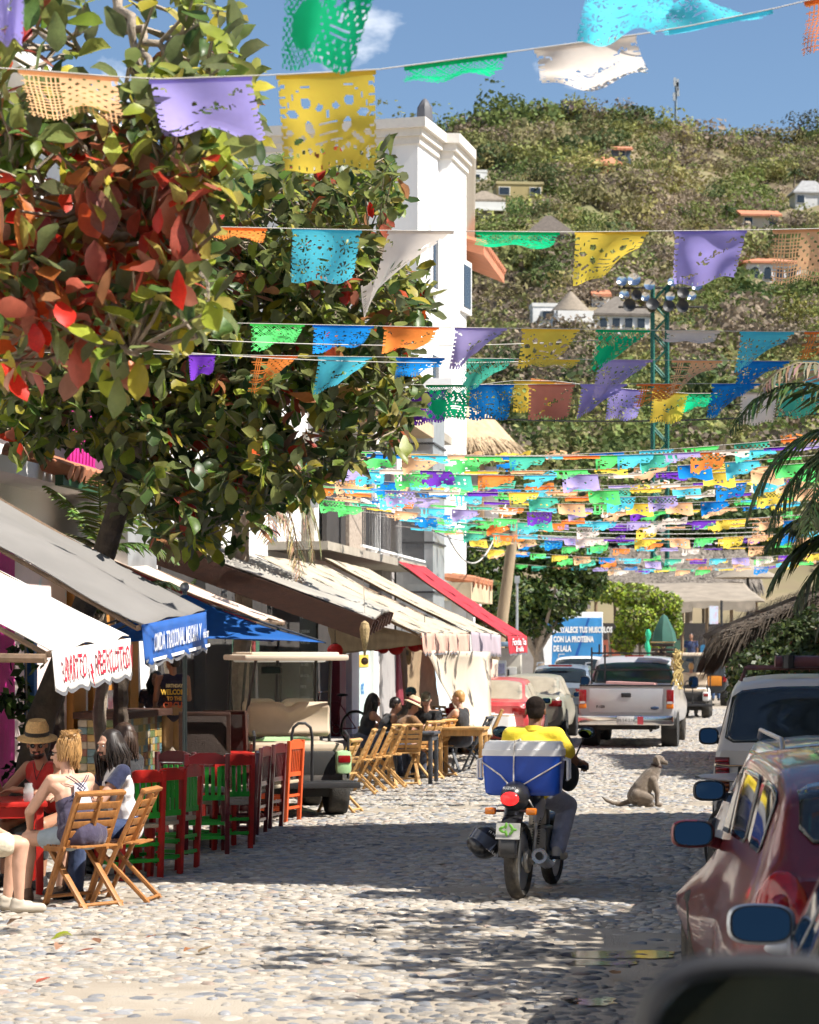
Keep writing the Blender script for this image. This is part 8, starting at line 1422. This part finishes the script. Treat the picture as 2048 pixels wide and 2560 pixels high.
diner('man in blue cap and sunglasses facing us at the cafe',1030,39.2,R(170),(.14,.13,.11),'short',sk_tan,(0,0),.12,.6,1.02,lambda t,hp,J:(cap_hat(t,hp,J,clothm('teal cap',(.02,.08,.11))),glasses(t,hp)));diner('man in khaki cap and black tee facing us at the cafe',1075,38.8,R(160),(.02,.02,.022),'short',sk_fair,(R(10),R(-20)),.25,.6,.98,lambda t,hp,J:cap_hat(t,hp,J,clothm('khaki cap',(.22,.20,.13))))
diner('blond man in black vest at the right end of the cafe table',1160,38.2,R(60),(.018,.018,.02),'blond',sk_fair,(R(15),R(-5)),.12,0,1.0)
# --- far people
def far_person(label,px,D,rz,sh,leg,J=None,z=0,scale=1.0,hairm_=h_dark,extra=None,skin=sk_tan,group=None):
    c=Wp(px,1627,D);J=J or pose_stand(stride=.16);t,hp=figure(label,Vector((c.x,c.y,z)),rz,J,skin,scale,.02,False,group=group);shirt(t,J,clothm('f'+label[:14],sh),.018,.55,vox=.02);trousers(t,J,clothm('fl'+label[:14],leg),1.0,vox=.02);short_hair(t,hp,hairm_,J,vox=.015);shoes(t,J,m_blackpl)
    if extra:extra(t,hp,J)
far_person('pedestrian in red shirt and blue jeans walking up the street',1790,95,R(-9),(.32,.012,.03),(.03,.07,.16));far_person('passenger in a pale top riding the distant golf cart',1728,71.4,R(-9),(.6,.45,.38),(.1,.1,.1),pose_seated(.05,seat=.72),0,1.0,h_blond);far_person('vendor in blue standing at the market stall',1728,90,R(170),(.02,.04,.12),(.05,.05,.06),None,.9);far_person('man in grey cap standing beyond the pickup',1522,66,R(175),(.2,.2,.22),(.08,.08,.1),None,0,1.02,h_dark,lambda t,hp,J:cap_hat(t,hp,J,clothm('grey cap',(.35,.36,.38))))
t=T('terracotta_parasol','small terracotta parasol beside the walking pedestrian','parasol',Wp(1800,1627,99).xy.to_3d());b=MB();b.lathe([(.75,1.35),(.4,1.62),(.02,1.85)],8);b.build('canopy',M('terracotta cloth',(.35,.13,.09),.8),t,smooth=20,solid=.02);b=MB();b.tube([(0,0,0),(0,0,1.85)],.03,6);b.build('pole',m_post,t)
# ================================================================== MOTORCYCLE, RIDER, COOLER
g=G(1297,2249);BZ=R(-15.5);t=T('motorcycle','small black motorcycle with lit tail lamp riding away','motorcycle',g,BZ);m_bblack=M('motorcycle black',(.02,.02,.022),.3,.15,coat=.4);m_dust=M('dusty engine metal',(.30,.28,.25),.5,.25,12,metal=.6);MW=t.matrix_basis.copy()
def mwheel(y,r,wd,nm):
    e=bpy.data.objects.new('wheel',None);COL.objects.link(e);e.parent=t;X=Matrix.Translation((0,y,r))@Matrix.Rotation(R(90),4,'Y');h=wd/2;b=MB();b.lathe([(r*.76,-h*.7),(r*.88,-h),(r*.96,-h*.7),(r,0),(r*.96,h*.7),(r*.88,h),(r*.76,h*.7),(r*.76,-h*.7)],36,X);b.build('tyre',m_tyre,e,smooth=50);b=MB();b.lathe([(r*.77,-h*.6),(r*.70,-h*.4),(r*.70,h*.4),(r*.77,h*.6)],30,X);b.lathe([(.045,-.05),(.06,0),(.045,.05)],14,X);b.build('rim',m_rim,e)
    for k in range(6):a=6.283*k/6;b=MB();b.beam(X@Vector((.04*math.cos(a),.04*math.sin(a),0)),X@Vector((r*.71*math.cos(a),r*.71*math.sin(a),0)),.03,.02,up=(1,0,0));b.build('spoke',m_dust,e)
mwheel(0,.31,.115,'rear');mwheel(1.27,.295,.10,'front')
def part(nm,mat,f,**k):b=MB();f(b);return b.build(nm,mat,t,**k)
part('tail_cowl',m_bblack,lambda b:(b.ell((0,-.12,.83),(.115,.20,.12),16,10),b.ell((0,.15,.80),(.14,.25,.11),14,8)),smooth=180,kind='thing');lamp=part('tail_lamp',M('lit tail lamp',(.75,.02,.02),.2,.35,30,emit=.9),lambda b:b.ell((0,-.315,.82),(.075,.03,.055),16,8),smooth=180);text('lettering','SUZUKI',.03,m_whitetxt,t,(0,-.335,.905),(R(75),0,0))
part('rear_fender',m_bblack,lambda b:b.grid(lambda u,v:Vector((lerp(-.075,.075,u),-.35*math.cos(lerp(-.2,1.15,v))*1.08-.02,.31+.36*math.sin(lerp(.15,1.3,v))*1.06)),6,12),smooth=180,solid=.012)
pl_=part('number_plate',M('dusty plate',(.42,.41,.38),.6,.3,12),lambda b:b.box((0,-.375,.57),(.19,.012,.13),r=(R(-18),0,0)));b=MB()
for k in range(7):a=k*.9;b.ell((.05*math.cos(a),-.390+.012*math.sin(a)*0-.006,.585+.03*math.sin(a)),(.028,.004,.012),8,5,rot=(0,a,0))
b.build('plate_emblem',M('plate green',(.20,.50,.08),.6),pl_,kind='stuff');part('mud_flap',m_bblack,lambda b:b.box((0,-.35,.45),(.13,.02,.16),r=(R(-15),0,0)))
for sx in(-1,1):
    part('indicator_stalk',m_bblack,lambda b:b.tube([(sx*.06,-.24,.72),(sx*.13,-.26,.72)],.012,6));part('indicator',m_lampo,lambda b:b.box((sx*.165,-.27,.72),(.085,.06,.055),ch=.015));sh_=part('shock_absorber',m_dust,lambda b:b.tube([(sx*.115,.04,.36),(sx*.12,.14,.72)],.018,8));b=MB();b.tube([(sx*.117+.03*math.cos(k*1.05),.075+.075*k/60+.03*math.sin(k*1.05)*.3,.44+.20*k/60)for k in range(61)],.006,5);b.build('spring',m_bblack,sh_);part('swing_arm',m_dust,lambda b:b.beam((sx*.09,0,.31),(sx*.09,.48,.36),.03,.045));part('side_panel',M('grey side panel',(.42,.43,.47),.4),lambda b:b.ell((sx*.12,.22,.70),(.03,.2,.1),12,8,rot=(R(15),0,0)),smooth=180);part('fork',m_dust,lambda b:b.tube([(sx*.08,1.27,.295),(sx*.08,1.02,.95)],.022,8));part('foot_peg',m_blackpl,lambda b:b.tube([(sx*.1,.45,.30),(sx*.24,.45,.30)],.015,6))
part('axle_plate',m_dust,lambda b:(b.lathe([(.09,-.015),(.1,0),(.09,.02)],16,Matrix.Translation((.07,0,.31))@Matrix.Rotation(R(90),4,'Y')),b.beam((.1,.02,.3),(.12,.2,.36),.03,.05)),kind='thing');ex=part('exhaust',m_chrome,lambda b:b.tube([(.13,.9,.35),(.15,.55,.24),(.165,.3,.27),(.19,-.10,.36)],[.022,.025,.05,.062],14));b=MB();b.lathe([(.001,0),(.032,0),(.032,.02)],12,Matrix.Translation((.193,-.104,.362))@Matrix.Rotation(R(90),4,'X'));b.build('exhaust_hole',m_under,ex)
part('engine',m_dust,lambda b:(b.box((0,.62,.42),(.26,.34,.26),ch=.05),b.box((0,.76,.6),(.16,.14,.2),ch=.03)),kind='thing');part('seat',m_blackpl,lambda b:b.box((0,.28,.80),(.26,.62,.09),ch=.04));part('fuel_tank',m_bblack,lambda b:b.ell((0,.78,.86),(.15,.26,.14),16,10),smooth=180);part('frame_tube',m_bblack,lambda b:b.tube([(0,.1,.72),(0,.55,.7),(0,1.0,.9)],.025,7));part('front_fender',m_bblack,lambda b:b.grid(lambda u,v:Vector((lerp(-.06,.06,u),1.27+.325*math.cos(lerp(.6,2.3,v)),.295+.325*math.sin(lerp(.6,2.3,v)))),4,10),smooth=180,solid=.01);part('headlamp',m_bblack,lambda b:b.ell((0,1.12,.92),(.1,.1,.1),14,10),smooth=180)
part('handlebar',m_chrome,lambda b:b.tube([(-.36,.86,1.02),(-.2,.95,1.05),(-.06,1.0,1.0),(.06,1.0,1.0),(.2,.95,1.05),(.36,.86,1.02)],.013,8));[part('grip',m_blackpl,lambda b:b.tube([(sx*.27,.905,1.035),(sx*.39,.84,1.012)],.019,8))for sx in(-1,1)]
for sx in(-1,1):mm=bpy.data.objects.new('mirror',None);COL.objects.link(mm);mm.parent=t;mm.location=(sx*.36,.94,1.30);mm.rotation_euler=(R(4),0,R(-10*sx));b=MB();b.ell((0,.01,0),(.08,.02,.05),16,8);b.build('shell',m_bblack,mm,smooth=180);b=MB();b.ell((0,-.010,0),(.07,.006,.042),16,8);b.build('glass',m_mirror,mm,smooth=180);b=MB();b.tube([(-sx*.02,.01,-.03),(-sx*.12,-.03,-.26)],.008,6);b.build('stalk',m_bblack,mm)
# helmet hanging on the left
o=T('helmet','black motorcycle helmet with white line graphics hung beside the wheel','helmet',MW@Vector((-.27,-.02,.45)),BZ,rot=(R(25),R(-25),BZ+R(160)));b=MB();ell2(b,(0,0,0),(.125,.15,.135),Matrix.Identity(3));ell2(b,(0,.07,-.06),(.10,.10,.07),Matrix.Identity(3));put('shell',remesh(b,.008,4),m_bblack,o);b=MB();b.grid(lambda u,v:Vector((.128*math.sin(lerp(-1.2,1.2,u)),.158*math.cos(lerp(-1.2,1.2,u)),lerp(-.045,.05,v))),14,5);b.build('visor',M('smoke visor',(.05,.06,.09),.06),o,smooth=180);b=MB()
for k in range(7):
    a=2.0+k*.36;pts=[(.130*math.cos(a+d)*math.cos(e),.155*math.sin(a+d)*math.cos(e),.138*math.sin(e))for d,e in((-.11,-.35),(-.06,.75),(.08,.75),(.11,-.35),(-.11,-.35))];b.tube([Vector(p)*1.0 for p in pts],.0032,4)
b.build('line_graphics',m_whitetxt,o,kind='stuff')
# cooler
co_=MW@Vector((.02,.10,.83));o=T('cooler','blue cooler box with white lid roped to the motorcycle','cooler',co_,BZ+R(6));m_cb=M('cooler blue',(.012,.075,.46),.35,.06,4,coat=.2);b=MB()
def cs(z,w2,d2,n=40):return[(abs(math.cos(a))**.25*math.copysign(1,math.cos(a))*w2,abs(math.sin(a))**.25*math.copysign(1,math.sin(a))*d2,z)for a in[6.283*k/n for k in range(n)]]
def loft(b,rings):n=len(rings[0]);b.add([p for r_ in rings for p in r_],[(i*n+k,i*n+(k+1)%n,(i+1)*n+(k+1)%n,(i+1)*n+k)for i in range(len(rings)-1)for k in range(n)]+[tuple(reversed(range(n))),tuple(range((len(rings)-1)*n,len(rings)*n))])
loft(b,[cs(.0,.27,.15),cs(.02,.295,.17),cs(.05,.30,.175),cs(.30,.318,.188),cs(.315,.318,.188)]);b.build('tub',m_cb,o,smooth=40);b=MB();loft(b,[cs(.316,.325,.195),cs(.365,.322,.193),cs(.37,.312,.185),cs(.415,.300,.175),cs(.425,.288,.165)]);b.build('lid',M('cooler white',(.78,.77,.75),.45,.05,4),o,smooth=40)
for sx in(-1,1):
    b=MB();b.tube([(sx*.322,-.09,.29),(sx*.36,-.09,.28),(sx*.36,-.09,.13),(sx*.345,-.0,.12),(sx*.345,.06,.12),(sx*.36,.09,.13),(sx*.36,.09,.28),(sx*.322,.09,.29)],.011,6);b.build('handle',MATS['cooler white'],o)
b=MB()
for pts in([(-.32,-.17,.27),(-.16,-.2,.16),(-.06,-.215,.05)],[(.32,-.17,.27),(.12,-.205,.15),(-.05,-.215,.05)],[(-.06,-.215,.02),(-.055,-.205,.36),(-.05,-.18,.435),(-.05,0,.432),(-.05,.18,.435),(-.05,.2,.3)],[(-.06,-.215,.04),(.0,-.23,.01),(.06,-.22,-.02),(.10,-.2,-.09)]):b.tube(pts,.0065,6)
b.ell((-.055,-.217,.045),(.018,.012,.018),8,6);b.build('rope',M('white rope',(.62,.58,.52),.9,.3,60),o,kind='stuff')
# rider
Jr=pose_seated(.24,seat=.74,knees=.20,kf=.36,head=(R(14),R(-6)));
for s,n in((-1,'L'),(1,'R')):Jr['A'+n]=Vector((s*.20,.10,.36));Jr['T'+n]=Vector((s*.22,.25,.30));Jr['K'+n]=Vector((s*.22,.40,.70));Jr['E'+n]=Jr['S'+n]+Vector((s*.12,.18,-.21));Jr['W'+n]=Vector((s*.33,.44,1.05))
rl=MW@Vector((0,.44,0));t2,hp=figure('motorcycle rider in yellow polo and grey trousers seen from behind',rl,BZ,Jr,sk_brown,1.0,hands={'L':((-.1,1,-.1),(0,.1,1),1.3),'R':((.1,1,-.1),(0,.1,1),1.3)});yl_=clothm('yellow polo',(.80,.60,.03));b=MB();torso_caps(b,Jr,.026,1.06)
for n in 'LR':b.cap(Jr['S'+n],.075,Jr['S'+n].lerp(Jr['E'+n],.62),.068,12)
sh_=wear(t2,'polo_shirt',yl_,b,.011,[(Jr['P']+Vector((0,0,-.08)),Vector((0,0,-1))),(Jr['N']+Vector((0,.03,.03)),Vector((0,.3,1)).normalized())]+[(Jr['S'+n].lerp(Jr['E'+n],.6),(Jr['E'+n]-Jr['S'+n]).normalized())for n in()]);b=MB();X=Matrix.Translation(Jr['N']+Vector((0,-.005,.0)))@Matrix.Rotation(R(-14),4,'X');b.lathe([(.082,-.02),(.078,.03),(.084,-.012)],20,X);b.build('collar',yl_,sh_,smooth=60)
trousers(t2,Jr,clothm('grey trousers',(.26,.27,.34)),1.0,.022,vox=.011);short_hair(t2,hp,h_crop,Jr,-.015,.008);shoes(t2,Jr,M('dusty trainer',(.45,.42,.38),.8,.2,8));b=MB();ell2(b,Jr['P']+Vector((.20,.30,.28)),(.10,.13,.2),Matrix.Identity(3));ell2(b,Jr['P']+Vector((.25,.3,.12)),(.09,.12,.14),Matrix.Identity(3));bg_=T('sling_bag','black bag hanging in front of the rider','bag',rl,BZ);put('bag',remesh(b,.012,3),M('bag nylon',(.014,.014,.016),.7,.3,20),bg_);b=MB();b.tube([Jr['SR']+Vector((-.08,.12,.03)),Jr['P']+Vector((.2,.3,.4))],.014,6);b.build('strap',m_blackpl,bg_)
# ================================================================== DOG
g=G(1612,2016);t=T('dog','tan short haired dog sitting in the road looking away','dog',g,R(-8),scale=1.03);b=MB() # faces +x / away
cp=[((-.10,0,.13),.12,(-.03,0,.22),.125),((-.03,0,.22),.125,(.08,.02,.38),.105),((.08,.02,.38),.105,(.13,.03,.46),.075),((.13,.03,.46),.07,(.155,.04,.55),.055),((.16,.04,.575),.062,(.185,.045,.575),.058),((.19,.045,.565),.045,(.265,.05,.535),.028)]
for a,ra,c,rc in cp:b.cap(a,ra,c,rc,14)
for s in(-1,1):
    y=s*.085;b.cap((-.08,y,.14),.085,(.06,y*1.35,.10),.06,12);b.cap((.06,y*1.35,.10),.05,(-.06,y*1.35,.035),.028,10);b.cap((-.06,y*1.35,.03),.028,(.10,y*1.4,.025),.024,10);b.cap((.10,y*.75,.33),.055,(.155,y*.75,.17),.034,10);b.cap((.155,y*.75,.17),.032,(.15,y*.75,.03),.024,10);b.cap((.15,y*.75,.025),.025,(.20,y*.75,.02),.022,10);b.cap((.15,.04+s*.055,.60),.022,(.175,.04+s*.075,.53),.016,8)
b.tube([(-.18,0,.06),(-.28,-.02,.03),(-.38,-.03,.035),(-.47,-.03,.07),(-.53,-.02,.12)],[.035,.03,.026,.02,.009],10);put('body',remesh(b,.009,4),M('tan dog fur',(.20,.155,.115),.9,.28,18,bump=.7,bsc=130,sheen=.3,dirt=(.11,.085,.065,.7),dirt_sc=5,dirt_lo=.45,dirt_hi=.65),t)
b=MB();b.ell((.292,.052,.543),(.013,.016,.011),10,8);b.build('nose',m_blackpl,t);b=MB();X=Matrix.Translation((.145,.035,.50))@Matrix.Rotation(R(16),4,'Y');b.lathe([(.066,-.012),(.07,0),(.066,.012)],20,X);b.build('collar',M('dark collar',(.05,.025,.02),.7),t,solid=.006)
for s in(-1,1):b=MB();b.ell((.215,.05+s*.032,.585),.008,8,6);b.build('eye',m_iris,t)
bpy.data.scenes.remove(TS)
